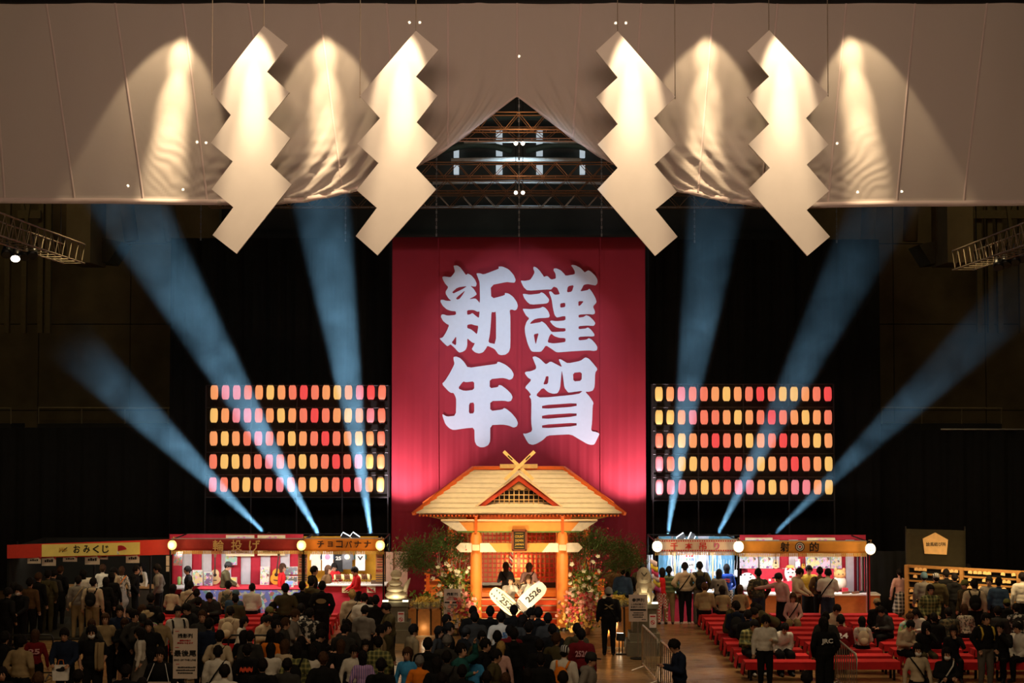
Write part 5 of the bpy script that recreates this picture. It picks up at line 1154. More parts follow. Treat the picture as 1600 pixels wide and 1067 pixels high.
for px, lab, col in ((541, 'plain price', (.75, .62, .30)), (580, 'red striped price', (.72, .60, .40))):
    c = P(px, 921, 44.17); r = thing('price_card', c, lab + ' card on the front of the banana counter', 'card'); MB().boxb(c.x - .12, c.x + .12, 44.165, 44.18, c.z - .09, c.z + .09).obj('card', mat('card_' + lab[:5], col, .6), r)
    smallprint('', (c.x, 44.16, c.z), .14, .07, ink, r)
    if 'striped' in lab: MB().bar((c.x - .1, 44.155, c.z + .06), (c.x + .1, 44.155, c.z - .07), .04, .004, (0, 1, 0)).obj('red_stripe', red_ink, r)
c = P(589, 908, 44.4); r = thing('cash_tray', (c.x, 44.4, zc), 'dark tray with handles at the end of the banana counter', 'tray'); MB().boxb(c.x - .16, c.x + .16, 44.3, 44.55, zc, zc + .09).obj('tray', mat('tray_brown', (.10, .06, .04), .4), r); MB().tube([(c.x + .17, 44.42, zc + .02), (c.x + .2, 44.42, zc + .16), (c.x + .14, 44.42, zc + .16)], .01).obj('handle', steel, r)
stall_light(530, 861, 43.9, 42, (1, .93, .85), 1.8)
c = P(541, 870, 45.0); point('banana_stall_bulb', c, 6, (1, .9, .75), .04)
o = MB().ell(c, (.04, .04, .05), 10, 6).obj('light_bulb', mat('bulb_glass', (1, .95, .85), .3, emit=(1, .92, .8), es=30, var=0), smooth=True); recentre(o); tag(o, 'bare bright bulb hanging before the charcoal shirt', 'light bulb')

# ---- thousand strings stall
x0, x1 = MX(1022, YF), MX(1152, YF)
ts = thing('thousand_strings_stall', ((x0 + x1) / 2, 44.6, 0), 'white thousand strings stall with red lettering and blue curtains', 'stall')
fascia(ts, 1023, 1153, 843, 862.5, YF, mat('pale_fascia', (.74, .62, .52), .7, var=.05), True); frame(ts, x0, x1, 2.34)
a, b = P(1023, 843, YF), P(1153, 862.5, YF)
for i in range(34):
    x = a.x + .08 + (b.x - a.x - .16) * i / 33
    for z in (a.z - .035, b.z + .045): MB().boxb(x - .018, x + .018, YF - .032, YF - .024, z - .02, z + .02).obj('red_dash', red_ink, ts)
for ch, px, cc in zip('千本吊り', (1053, 1076, 1098, 1120), (0, 0, 0, 1)):
    c = P(px, 853, YF); lettering(ch, (c.x, YF - .035, c.z), .21 if ch != 'り' else .15, .2, mat('stall_red_letter', (.55, .03, .03), .6) if cc == 0 else mat('stall_pink_letter', (.6, .12, .3), .6), ts, bold=.02)
bx0, bx1 = MX(1028, YBK), MX(1146, YBK)
blue_c = mat('sky_blue_curtain', (.16, .45, .72), .6, var=.1); 
for k, (u0, u1) in enumerate(((0, .17), (.19, .34), (.36, .52), (.66, .80), (.80, 1.0))):
    wavy_sheet(bx0 + (bx1 - bx0) * u0, bx0 + (bx1 - bx0) * u1, .5, 2.3, YBK - .02 * (k % 2), .05, 19, .006, 16).obj('blue_curtain', blue_c, ts, True)
MB().boxb(bx0, bx1, YBK + .08, YBK + .1, .3, 2.3).obj('back_panel', mat('pale_lilac_cloth', (.62, .66, .82), .7), ts)
c0, c1 = P(1036, 926, 44.3), P(1140, 926, 44.3)
MB().boxb(c0.x, c1.x, 44.25, 44.3, 0, .8).obj('counter_front', stall_red, ts); MB().boxb(c0.x, c1.x, 44.2, 44.9, .8, .84).obj('counter_top', white, ts)
for px in (1053, 1112): MB().tube([(MX(px, 44.5), 44.5, .84), (MX(px, 44.5), 44.5, 2.2)], .025, 6).obj('bamboo_pole', mat('bamboo_dry', (.5, .33, .16), .6), ts)
MB().tube([(c0.x, 44.5, 2.15), (c1.x, 44.5, 2.15)], .025, 6).obj('bamboo_beam', MATS['bamboo_dry'], ts)
sm = MB(); rnd = random.Random(3)
for i in range(60):
    x = c0.x + .2 + (c1.x - c0.x - .4) * rnd.random(); sm.tube([(x, 44.5, 2.15), (x + rnd.uniform(-.1, .1), 44.55, rnd.uniform(1.2, 1.6))], .004, 4)
sm.obj('strings', mat('string_white', (.8, .78, .7), .8), ts)['kind'] = 'stuff'
for i in range(26):
    px = 1046 + 4.1 * i; Y = 44.75 + .12 * (i % 3); x = MX(px, Y); zz = .86 + .0; hh = rnd.uniform(.12, .3)
    kind = i % 4; col = [(.2, .3, .75), (.75, .75, .85), (.45, .3, .65), (.3, .45, .8)][kind]
    nm = ['blue', 'white', 'violet', 'light blue'][kind]
    r = thing('tied_prize', (x, Y, .84), nm + ' bagged prize tied up on the thousand strings counter', 'prize', 'bagged prizes on strings')
    MB().ell((x, Y, .84 + hh * .45 + (.35 if i % 2 else 0)), (.07, .06, hh * .45), 10, 6).obj('bag', mat('bag_' + nm.replace(' ', '_'), col, .35), r, True)
    MB().tube([(x, Y, .84 + hh * .85 + (.35 if i % 2 else 0)), (x + .02, Y - .1, 1.7)], .005, 4).obj('string', MATS['string_white'], r)
c = P(1075, 878, 45.1); r = thing('menu_board', (c.x, 45.1, c.z - .3), 'pink menu board with rainbow band hung in the thousand strings stall', 'sign')
MB().boxb(c.x - .19, c.x + .19, 45.1, 45.12, c.z - .35, c.z + .25).obj('board', mat('menu_board_pink', (.75, .58, .52), .6), r)
for k, cc in enumerate(((.7, .5, .1), (.2, .5, .25), (.15, .25, .6))): MB().boxb(c.x - .17 + k * .115, c.x - .06 + k * .115, 45.09, 45.1, c.z + .03, c.z + .11).obj('colour_band', mat('band_%d' % k, cc, .6), r)
smallprint('', (c.x, 45.09, c.z + .18), .3, .07, red_ink, r); smallprint('', (c.x, 45.09, c.z - .08), .3, .06, ink, r); smallprint('', (c.x, 45.09, c.z - .25), .28, .09, red_ink, r, bold=.03)
# flags at the outer post
for k, cc in enumerate(((.65, .55, .68), (.75, .62, .06), (.6, .06, .2), (.7, .6, .7), (.72, .62, .08), (.55, .08, .3))):
    p = P(1021 + k * 1.2, 872 + k * 8, 43.5); o = MB().sheet(lambda u, v: (p.x + (u - .5) * .2, 43.5 + .03 * math.sin(5 * u), p.z - .16 * v - .10 * u), 5, 2, .006).obj('pennant', mat('pennant_%d' % k, cc, .7), smooth=True); recentre(o)
    tag(o, ('topmost lilac', 'upper yellow', 'crimson', 'middle lilac', 'lower yellow', 'lowest magenta')[k] + ' slanting pennant on the corner of the thousand strings stall', 'pennant')
a = P(1013, 868, 44.0); o = MB().sheet(lambda u, v: (a.x - .02 + .17 * u, 44.2 + .03 * math.sin(u * 14), .5 + (a.z - .5) * v), 8, 3, .008).obj('side_cloth', mat('white_blue_cloth', (.55, .66, .85), .7), smooth=True); recentre(o); tag(o, 'pale blue cloth hanging beside the banner at the strings stall', 'cloth')
area('stall_light', P(1085, 862, 43.9), (MX(1085, 45), 45.4, 1.0), 60, 2.0, .12, (.85, .93, 1.0))
stall_lantern(1027, 853.5, 43.3, .145, lan_w, 'bright white round lantern at the banner side of the strings stall', 20, '祭')
stall_lantern(1154, 854, 43.25, .145, lan_w, 'bright white round lantern between strings and shooting stalls', 22, '巴')
stall_lantern(1360, 857.5, 43.3, .145, lan_w, 'bright white round lantern at the outer end of the shooting stall', 18, '祭')

# ---- shooting stall
x0, x1 = MX(1153, YF), MX(1354, YF)
st = thing('shooting_stall', ((x0 + x1) / 2, 44.6, 0), 'orange shooting gallery stall with prize wall and striped curtains', 'stall')
fascia(st, 1153, 1354, 845.5, 864.5, YF, stall_gold); frame(st, x0, x1, 2.32)
for ch, px in zip('射的', (1226, 1272)):
    c = P(px, 854, YF); lettering(ch, (c.x, YF - .035, c.z), .26, .27, ink, st, bold=.014)
c = P(1249.5, 854, YF)
for k, (r0, r1, mm) in enumerate(((.0, .035, red_ink), (.035, .06, white), (.06, .085, ink), (.085, .11, white), (.11, .135, ink))):
    n = 28; m = MB(); m.add([(c.x + rr * math.cos(2 * math.pi * i / n), YF - .036 - .001 * (5 - k), c.z + rr * math.sin(2 * math.pi * i / n)) for rr in (r0, r1) for i in range(n)], [(i, (i + 1) % n, n + (i + 1) % n, n + i) for i in range(n)]); m.obj('target_ring', mm, st)
bx0, bx1 = MX(1157, YBK), MX(1348, YBK)
stripes(st, bx0, bx1, .3, 2.2, YBK, 13, 0)
MB().boxb(bx0 - .05, bx1 + .05, YBK + .03, YBK + .05, 2.0, 2.34).obj('valance', stall_red, st)
for i in range(7):
    ya, yb = YF + .1 + i * .3, YF + .1 + (i + 1) * .3; xx = x1 + .03
    MB().add([(xx + .02 * math.sin(7 * ya) + d, ya, z) for d in (0, .008) for z in (.15, 2.2)] + [(xx + .1 + .02 * math.sin(7 * yb) + d, yb, z) for d in (0, .008) for z in (.15, 2.2)], [(0, 1, 5, 4), (2, 3, 7, 6), (0, 4, 6, 2), (1, 3, 7, 5), (0, 2, 3, 1), (4, 5, 7, 6)]).obj('side_stripe', stall_red if i % 2 == 0 else stall_white, st)
# stepped prize shelves in red cloth
sa, sb = MX(1166, 45.3), MX(1300, 45.3)
for k, (y_, z_) in enumerate(((44.9, .75), (45.1, 1.05), (45.3, 1.38))):
    MB().boxb(sa, sb, y_, YBK - .03, z_ - .34, z_).obj('prize_shelf', stall_red, st)
q0, q1 = P(1166, 938, 44.1), P(1374, 938, 44.1)
MB().boxb(q0.x, q1.x, 44.05, 44.1, 0, .76).obj('counter_front', mat('counter_orange', (.55, .16, .04), .5), st); MB().boxb(q0.x, q1.x + .02, 44.02, 44.6, .76, .8).obj('counter_top', mat('counter_white', (.8, .76, .7), .5), st)
MB().boxb(q1.x - .02, q1.x + .02, 44.1, 44.6, 0, .76).obj('counter_side', wood, st)
for px, Y, w_, lab, kind in ((1186, 45.2, 43, 'with rounded frame', 0), (1283, 45.2, 44, 'plain yellow', 1)):
    a, b = P(px - w_ / 2, 840, Y), P(px + w_ / 2, 870, Y); r = thing('hanging_sign', ((a.x + b.x) / 2, Y, b.z), 'cream prize sign board ' + lab + ' hung inside the shooting stall', 'sign')
    MB().boxb(a.x, b.x, Y, Y + .03, b.z, a.z).obj('board', MATS['cream_board'], r)
    MB().boxb(a.x + .07, b.x - .07, Y - .01, Y, b.z + .05, a.z - .06).obj('panel', MATS['lilac_panel'] if kind == 0 else MATS['yellow_panel'], r)
    smallprint('景品', ((a.x + b.x) / 2, Y - .02, a.z - .10), .34, .13, MATS['pink_ink'], r, bold=.02)
zs_ = 1.38
prize_box(1158, 893, 12, 24, 45.5, pm('print_mix_h', (.6, .5, .6), (.7, .6, .2), 18), 'colourful tall prize poster box at the strings end of the shooting stall', z=zs_)
prize_box(1174, 893, 20, 19, 45.45, pm('print_mix_i', (.85, .55, .65), (.9, .8, .85)), 'pink striped prize carton left of the pastel carton', z=zs_)
prize_box(1197, 893, 21, 20, 45.45, pm('print_mix_j', (.8, .78, .66), (.8, .45, .5)), 'pastel prize carton with pink shape beside the small guitar', z=zs_)
guitar(1212, 893, 45.4, .56, 'small pale guitar hung on the shooting stall prize wall', spruce, z=zs_)
prize_box(1225, 893, 5, 18, 45.4, pm('print_mix_k', (.03, .03, .03), (.1, .1, .1)), 'narrow black prize box right of the small guitar', z=1.05 + .0)
prize_box(1246, 893, 8, 15, 45.4, pm('print_mix_l', (.8, .78, .85), (.3, .2, .6)), 'white and violet prize box beside the painted mask', z=zs_)
guitar(1255, 893, 45.42, .32, 'tiny orange toy guitar on the shooting stall shelf', amber, z=zs_)
prize_box(1270, 893, 22, 18, 45.45, pm('print_mix_m', (.82, .72, .32), (.8, .5, .3)), 'large yellow prize carton on the shooting stall shelf', z=zs_)
prize_box(1289, 893, 15, 18, 45.45, pm('print_mix_n', (.85, .6, .72), (.5, .7, .85)), 'pink and blue prize carton beside the large yellow one', z=zs_)
prize_box(1306, 893, 17, 23, 45.45, pm('print_mix_o', (.72, .6, .4), (.4, .4, .6), 18), 'cluttered prize carton at the curtain end of the shooting stall', z=zs_)
c = P(1234, 893, 45.2); r = thing('painted_mask', (c.x, 45.2, 1.05), 'large white painted mask with red and gold marks on the shooting stall', 'mask')
MB().ell((c.x, 45.15, 1.28), (.17, .08, .24), 16, 10).obj('face', mat('mask_white', (.85, .82, .78), .4), r, True)
for s in (-1, 1): MB().ell((c.x + s * .06, 45.075, 1.30), (.03, .015, .018), 8, 5).obj('eye', ink, r, True); MB().ell((c.x + s * .07, 45.085, 1.40), (.05, .015, .025), 8, 5, (0, s * .5, 0)).obj('red_mark', red_ink, r, True)
MB().ell((c.x, 45.07, 1.18), (.05, .015, .03), 8, 5).obj('mouth', red_ink, r, True); MB().ell((c.x, 45.12, 1.46), (.13, .05, .06), 10, 6).obj('gold_crown', gold, r, True)
c = P(1168, 925, 44.75); r = thing('spotted_plush', (c.x, 44.7, .8), 'big round white plush with black spots on the shooting stall counter', 'plush toy')
MB().ell((c.x, 44.8, 1.06), (.27, .2, .27), 16, 10).obj('body', mat('plush_white', (.85, .84, .82), .9), r, True)
rnd = random.Random(5)
for i in range(14):
    t, ph = rnd.uniform(-1.2, 1.2), rnd.uniform(-1.1, 1.1); d = Vector((math.sin(t) * math.cos(ph), -math.cos(t) * math.cos(ph), math.sin(ph))); p = Vector((c.x + .27 * d.x, 44.8 + .2 * d.y, 1.06 + .27 * d.z)); MB().ell(p, (.028, .02, .022), 8, 5).obj('spot', ink, r, True)
c = P(1312, 912, 44.9); r = thing('patched_plush', (c.x, 44.9, .8), 'orange and white plush animal at the curtain end of the shooting stall', 'plush toy')
MB().ell((c.x, 44.9, 1.02), (.2, .17, .22), 14, 9).obj('body', mat('plush_cream', (.8, .7, .55), .9), r, True); MB().ell((c.x, 44.87, 1.28), (.18, .15, .14), 14, 9).obj('head', mat('plush_orange', (.75, .40, .14), .9), r, True)
for s in (-1, 1): MB().ell((c.x + s * .12, 44.87, 1.4), (.05, .03, .06), 8, 6).obj('ear', MATS['plush_orange'], r, True); MB().ell((c.x + s * .06, 44.725, 1.29), (.018, .01, .018), 8, 5).obj('eye', ink, r, True)
for k in range(14):
    px = 1172 + (k % 7) * 9.5; row = k // 7; Y = 44.95 + .0 if row else 45.12; z_ = .75 if row else 1.05
    x = MX(px, Y); o = MB().box((x, Y, z_ + .03), (.06, .05, .06)).obj('candy_box', mat('candy_%d' % (k % 3), [(.8, .75, .7), (.75, .6, .2), (.8, .4, .4)][k % 3], .5)); recentre(o); tag(o, ('white', 'yellow', 'pink')[k % 3] + ' small candy box on the ' + ('lower' if row else 'upper') + ' red shelf of the shooting stall', 'candy box', 'candy targets')
c = P(1321, 930, 44.3); o = MB().box((c.x, 44.35, .87), (.16, .12, .14)).obj('red_bin', stall_red); recentre(o); tag(o, 'small red box on the shooting stall counter', 'box')
for k, px in enumerate((1331, 1346)):
    c = P(px, 934, 44.25); r = thing('cork_gun', (c.x, 44.3, .8), 'cork rifle lying on the shooting counter ' + ('by the red box' if k == 0 else 'at its outer end'), 'toy gun')
    MB().bar((c.x - .1, 44.2, .83), (c.x + .35, 44.45, .84), .03, .03).obj('barrel', black_metal, r); MB().bar((c.x - .3, 44.1, .825), (c.x - .08, 44.21, .83), .04, .07).obj('stock', mat('gun_wood', (.2, .09, .04), .5), r)
stall_light(1250, 865, 43.9, 54, (1, .95, .95), 3.4)

# ---- votive plaque racks
wood_r = mat('rack_wood', (.40, .20, .06), .6, var=.1)
A0, A1 = Vector((10.97, 42.9, 0)), Vector((14.9, 40.5, 0)); dv = (A1 - A0).normalized(); nv = Vector((dv.y, -dv.x, 0))
rk = thing('plaque_rack', ((A0 + A1) / 2), 'long wooden rack of horizontal rails hung with votive plaques', 'rack')
H = 1.75
for t in (0, .33, .66, 1): p = A0 + (A1 - A0) * t; MB().bar(p, p + Vector((0, 0, H)), .14, .1, up=dv).obj('upright', wood_r, rk)
for j in range(8):
    z = H - .03 - j * .20; MB().bar(A0 + Vector((0, 0, z)), A1 + Vector((0, 0, z)), .05, .045 if j else .08).obj('rail', wood_r, rk)
MB().bar(A0 - nv * .12 + Vector((0, 0, H / 2)), A1 - nv * .12 + Vector((0, 0, H / 2)), .02, H, up=(0, 0, 1)).obj('backing', black, rk)
epl = MB().prism([(-.055, -.08), (.055, -.08), (.055, -.015), (0, .01), (-.055, -.015)], -.006, .006).obj('x', mat('plaque_wood', (.80, .50, .22), .6, var=.15)); ed = epl.data; bpy.data.objects.remove(epl)
rnd = random.Random(11); ang = math.atan2(dv.y, dv.x)
for j in range(7):
    for i in range(36):
        if rnd.random() < .46: continue
        p = A0 + dv * (.14 + i * .125 + rnd.uniform(-.02, .02)); 
        if (p - A0).length > (A1 - A0).length - .1: continue
        o = bpy.data.objects.new('votive_plaque', ed); COL.objects.link(o); o.location = p + nv * .045 + Vector((0, 0, H - .06 - j * .20)); o.rotation_euler = (R(-6), rnd.uniform(-.15, .15), ang)
        tag(o, 'small wooden votive plaque hung on the %s rail of the rack' % ('top', 'second', 'third', 'fourth', 'fifth', 'sixth', 'seventh')[j], 'plaque', 'votive plaques on the rack')
a, b = P(1416, 826, 43.3), P(1509, 884, 43.3); r = thing('plaque_backdrop', ((a.x + b.x) / 2, 43.3, 0), 'dark olive cloth panel with five sided wooden sign above the plaque rack', 'backdrop')
MB().sheet(lambda u, v: (a.x + (b.x - a.x) * u, 43.3 + .03 * math.sin(u * 7 + v * 3), b.z - .1 + (a.z - b.z + .1) * v - .05 * u), 12, 6, .01).obj('cloth', mat('olive_black_cloth', (.035, .028, .012), .9), r, True)
for x in (a.x, b.x): MB().tube([(x, 43.35, 0), (x, 43.35, a.z + .06)], .02, 6).obj('pole', black_metal, r)
s_ = 43.2 / F; c = P(1462, 850, 43.2)
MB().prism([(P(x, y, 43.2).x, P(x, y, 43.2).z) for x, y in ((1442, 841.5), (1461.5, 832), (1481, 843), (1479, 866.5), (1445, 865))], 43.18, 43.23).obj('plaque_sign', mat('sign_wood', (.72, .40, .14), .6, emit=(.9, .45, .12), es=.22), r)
lettering('絵馬結び所', (c.x, 43.165, P(1462, 850, 43.2).z), .56, .11, ink, r)
area('rack_light', (12.6, 40.6, 2.6), (12.9, 42, 1.2), 40, 3.2, .3, (1, .68, .3), 120)

# ------------------------------------------------------------------ red cloth benches
bench_red = mat('bench_red_felt', (.60, .015, .02), .85, var=.1)
def bench_proto():
    r = thing('bench', (0, 0, 0), 'red cloth covered bench', 'bench'); L, D, Hh = 1.62, .42, .42
    m = MB(); m.boxb(-L / 2, L / 2, -D / 2, D / 2, Hh - .03, Hh); 
    for s in (-1, 1): m.boxb(-L / 2, L / 2, s * D / 2 - (.012 if s > 0 else 0), s * D / 2 + (.012 if s < 0 else 0), Hh - .17, Hh - .02)
    for s in (-1, 1):
        x = s * L / 2; n = 9
        fl = lambda u, v: (x + s * (.012 + .05 * v * (0.6 + .4 * math.cos(u * 12.0))), -D / 2 + D * u, Hh - .005 - .30 * v)
        k = len(m.v); m.grid(fl, n, 3); m.grid(lambda u, v: tuple(Vector(fl(u, v)) + Vector((-s * .008, 0, 0))), n, 3)
    m.obj('felt_cover', bench_red, r)
    MB().boxb(-L / 2 + .02, L / 2 - .02, -D / 2 + .02, D / 2 - .02, Hh - .07, Hh - .035).obj('seat_board', wood, r)
    for sx in (-1, 1):
        for sy in (-1, 1): MB().boxb(sx * .68 - .025, sx * .68 + .025, sy * .15 - .025, sy * .15 + .025, 0, Hh - .05).obj('leg', black_metal, r)
    return r
bp = bench_proto(); first = True
BX = [('R', 1, 6.03), ('R', 2, 7.93), ('R', 3, 9.8), ('R', 4, 11.7), ('L', 1, -5.6), ('L', 2, -7.5), ('L', 3, -9.4)]
for sd, col_, x in BX:
    n = 10 if sd == 'R' else 9
    for k in range(n):
        y = 42.7 - .86 * k
        if sd == 'L' and (k > 6) or sd == 'R' and col_ == 4 and k < 3: continue
        o = bp if first else copy_tree(bp); first = False
        o.location = (x + random.uniform(-.03, .03), y + random.uniform(-.03, .03), 0); o.rotation_euler = (0, 0, R(random.uniform(-1.0, 1.0)))
        tag(o, 'red felt bench, %s row from the %s stall, %s column from the aisle' % (('first', 'second', 'third', 'fourth', 'fifth', 'sixth', 'seventh', 'eighth', 'ninth', 'tenth')[k], 'shooting' if sd == 'R' else 'ring toss', ('first', 'second', 'third', 'fourth')[col_ - 1]), 'bench', 'red benches before the %s stall' % ('shooting' if sd == 'R' else 'ring toss'))

# ------------------------------------------------------------------ barriers
def barrier(a, b, h, lab, m, n=6, feet=True):
    a, b = Vector(a), Vector(b); r = thing('crowd_barrier', (a + b) / 2, lab, 'barrier')
    MB().tube([a + Vector((0, 0, .1)), a + Vector((0, 0, h - .08)), a + (b - a) * .04 + Vector((0, 0, h)), b + (a - b) * .04 + Vector((0, 0, h)), b + Vector((0, 0, h - .08)), b + Vector((0, 0, .1))], .022, 8).obj('frame', m, r, True)
    MB().tube([a + Vector((0, 0, .16)), b + Vector((0, 0, .16))], .018, 6).obj('lower_rail', m, r)
    for i in range(1, n): p = a + (b - a) * i / n; MB().tube([p + Vector((0, 0, .16)), p + Vector((0, 0, h))], .012, 6).obj('bar', m, r)
    if feet:
        d = (b - a).normalized(); s = Vector((d.y, -d.x, 0)) * .28
        for p in (a + (b - a) * .08, b + (a - b) * .08): MB().tube([p - s + Vector((0, 0, .02)), p + Vector((0, 0, .12)), p + s + Vector((0, 0, .02))], .02, 6).obj('foot', m, r)
g1, g2 = G(1012, 1066, .0), G(1036, 1190, 0)
barrier((3.05, 36.2, 0), (3.2, 33.9, 0), 1.05, 'grey metal barrier running forward from the stone pedestal', steel_dim, 9)
barrier((3.25, 33.8, 0), (3.4, 31.5, 0), 1.05, 'grey metal barrier beside the man looking at his phone', steel_dim, 9)
barrier((7.15, 34.2, 0), (7.1, 31.9, 0), 1.05, 'grey metal barrier before the red benches', steel_dim, 9)
bm = mat('black_rail', (.01, .01, .01), .4)
barrier(tuple(G(12, 1062, 0)), tuple(G(82, 1062, 0)), 1.0, 'black rail stand on the floor by the fortune booth queue', bm, 2)
barrier((-6.4, 34.9, 0), (-4.6, 34.9, 0), 1.0, 'black rail stand among the benches behind the end of line sign', bm, 3)
barrier((-4.4, 31.5, 0), (-3.4, 31.5, 0), 1.0, 'thin grey rail stand in the crowd by the aisle', steel_dim, 2)

# ================================================================== people
V = Vector
skin_m = mat('skin', (.55, .30, .19), .55, var=.05)
eye_m = mat('eye_dark', (.015, .01, .01), .3, var=0)
lip_m = mat('lips', (.38, .12, .10), .5, var=0)
# arms as (elbow, wrist) in trunk space, for the +x arm; the -x arm is mirrored unless given
ARM = {'down': ((.245, .03, .20), (.265, -.03, -.04)), 'phone': ((.235, -.03, .20), (.09, -.27, .27)), 'pocket': ((.27, .06, .22), (.20, -.09, .01)),
       'face': ((.225, -.17, .30), (.06, -.17, .49)), 'cross': ((.24, -.05, .20), (-.03, -.20, .17)), 'reach': ((.42, -.12, .36), (.64, -.22, .33)),
       'up': ((.34, -.1, .52), (.24, -.14, .74)), 'lap': ((.235, -.06, .17), (.09, -.24, .05)), 'hold': ((.235, -.10, .20), (.16, -.30, .12)), 'back': ((.24, .10, .22), (.16, .06, .0)),
       'board': ((.25, -.12, .22), (.20, -.28, .30)), 'hang': ((.24, -.05, .2), (.22, -.16, .0)), 'hip': ((.33, .08, .22), (.17, -.03, .05))}
# pose: arms (+x, -x), lean, head pitch, head yaw, sitting
POSE = {'s': ('down', 'down', .02, .05, 0, 0), 'p': ('phone', 'phone', .05, .42, 0, 0), 'k': ('pocket', 'pocket', .03, .1, .15, 0), 'd': ('face', 'pocket', .02, .08, -.1, 0),
        'c': ('cross', 'cross', .02, .12, .1, 0), 'o': ('phone', 'down', .03, .3, .2, 0), 'x': ('down', 'reach', .12, .2, -.3, 0), 'b': ('hang', 'hang', 1.15, .2, 0, 0),
        'r': ('up', 'phone', .02, -.05, .1, 0), 'h': ('hold', 'hold', .08, .25, 0, 0), 'w': ('board', 'board', .0, .1, .2, 0), 'i': ('hip', 'hip', .0, .1, 0, 0),
        'S': ('lap', 'lap', .16, .15, .1, 1), 'Q': ('phone', 'phone', .28, .45, 0, 1), 'D': ('face', 'lap', .14, .12, -.1, 1), 'B': ('lap', 'lap', .5, .35, 0, 1)}
def capsule(m, a, b, ra, rb): 
    a, b = V(a), V(b); d = (b - a); n = 5
    m.tube([a + d * (i / n) for i in range(n + 1)], [ra + (rb - ra) * i / n for i in range(n + 1)], 10)
    m.ell(a, (ra, ra, ra), 10, 6); m.ell(b, (rb, rb, rb), 10, 6)
BODY = {}
def make_body(pose, build, bottom, sleeve, vox=.021):
    key = (pose, build, bottom, sleeve)
    if key in BODY: return BODY[key]
    aR, aL, lean, hp, hy, sit = POSE[pose]; f = build == 'f'
    pel = V((0, .0, .53 if sit else .93)); wd = .88 if f else 1.0; th = .0 if f else .012
    T = Matrix.Translation(pel) @ Matrix.Rotation(lean, 4, 'X')
    Hm = T @ Matrix.Translation((0, -.012, .525)) @ Matrix.Rotation(hp - lean * .45, 4, 'X') @ Matrix.Rotation(hy, 4, 'Z')
    pr = []                                   # (kind, data, zone): zones 0 skin 1 top 2 bottom 3 shoe
    m = MB()
    def E(c, r, z, M=T, rot=None):
        c = M @ V(c); R3 = M.to_3x3()
        mm = MB().ell((0, 0, 0), r, 14, 9); m.add([c + R3 @ V(v) for v in mm.v], mm.f); pr.append(('e', c, R3, r, z))
    def Cp(a, b, ra, rb, z, M=None):
        a, b = (M @ V(a), M @ V(b)) if M else (V(a), V(b)); capsule(m, a, b, ra, rb); pr.append(('c', a, b, ra, rb, z))
    # trunk
    E((0, 0, .02), (.165 * (1.02 if f else 1), .125, .13), 2)
    E((0, .0, .15), (.158 * wd + th, .118 + th, .17), 1); E((0, -.005, .32), (.182 * wd + th, .128 + th, .20), 1)
    E((0, .02, .41), (.165 * wd + th, .105 + th, .11), 1)
    Cp((-.155 * wd, .01, .435), (.155 * wd, .01, .435), .07, .07, 1, T)
    Cp((0, .01, .44), (0, .0, .50), .075, .06, 1, T)
    if build == 'h': E((0, .085, .46), (.12, .075, .075), 1); 
    Cp((0, .0, .47), (0, -.012, .56), .052, .05, 0, T)
    Cp((-.02, 0, .06), (.02, 0, .06), .17 * wd + th, .17 * wd + th, 1, T) if False else E((0, 0, .06), (.172 * wd + th, .132 + th, .085), 1)
    # head, neutral frame origin at neck top
    E((0, -.012, .125), (.076, .093, .108), 0, Hm); E((0, -.035, .065), (.058, .066, .065), 0, Hm)
    E((0, -.108, .095), (.013, .02, .022), 0, Hm)
    for s in (-1, 1): E((s * .078, .0, .105), (.012, .02, .03), 0, Hm)
    # arms
    hands = []
    for s, nm in ((1, aR), (-1, aL)):
        e, w_ = ARM[nm]; sh = V((s * .185 * wd, .01, .425)); e = V((s * e[0], e[1], e[2])); w_ = V((s * w_[0], w_[1], w_[2]))
        if nm == 'hang': e, w_ = V((s * .2, -.2, .30)), V((s * .17, -.42, .25))
        Cp(sh, e, .062 + th, .052 + th, 1, T)
        long_ = sleeve == 'l'
        Cp(e, w_, .05 + th if long_ else .042, .042 + th * .5 if long_ else .03, 1 if long_ else 0, T)
        d = (w_ - e).normalized(); hc = w_ + d * .065
        E(tuple(hc), (.036, .026, .045), 0, T, None); hands.append((T @ w_, T @ (w_ + d), s))
    # legs
    wide = bottom == 'w'
    for s in (-1, 1):
        if sit: hip, kn, an = V((s * .09, .0, .50)), V((s * .125, -.42, .50)), V((s * .125, -.40, .10))
        else: hip, kn, an = V((s * .088, 0, .89)), V((s * .098, -.015, .49)), V((s * .102, .02, .09))
        if bottom == 'k':
            Cp(hip, kn, .085, .06, 0); Cp(kn, an, .058, .045, 0)
        else:
            Cp(hip, kn, .098, .078 if not wide else .098, 2); Cp(kn, an, .075 if not wide else .098, .055 if not wide else .09, 2)
        Cp(an + V((0, .01, -.045)), an + V((s * .012, -.16, -.05)), .045, .04, 3)
    if bottom == 'k':
        if sit: E((0, -.2, .50), (.20, .27, .12), 2, Matrix.Identity(4))
        else:
            Cp((0, 0, .95), (0, 0, .62), .15, .21, 2); Cp((-.05, 0, .62), (.05, 0, .5), .2, .2, 2)
    if bottom == 'l':                          # long coat
        Cp((0, 0, .95), (0, 0, .60), .16, .185, 1)
    ob = m.obj('tmp', skin_m); md = ob.modifiers.new('r', 'REMESH'); md.mode = 'VOXEL'; md.voxel_size = vox
    sm_ = ob.modifiers.new('s', 'SMOOTH'); sm_.factor = .5; sm_.iterations = 4
    bpy.context.view_layer.update()
    me = bpy.data.meshes.new_from_object(ob.evaluated_get(bpy.context.evaluated_depsgraph_get()))
    bpy.data.objects.remove(ob)
    k = len(me.vertices); co = np.empty(k * 3); me.vertices.foreach_get('co', co); co = co.reshape(-1, 3)
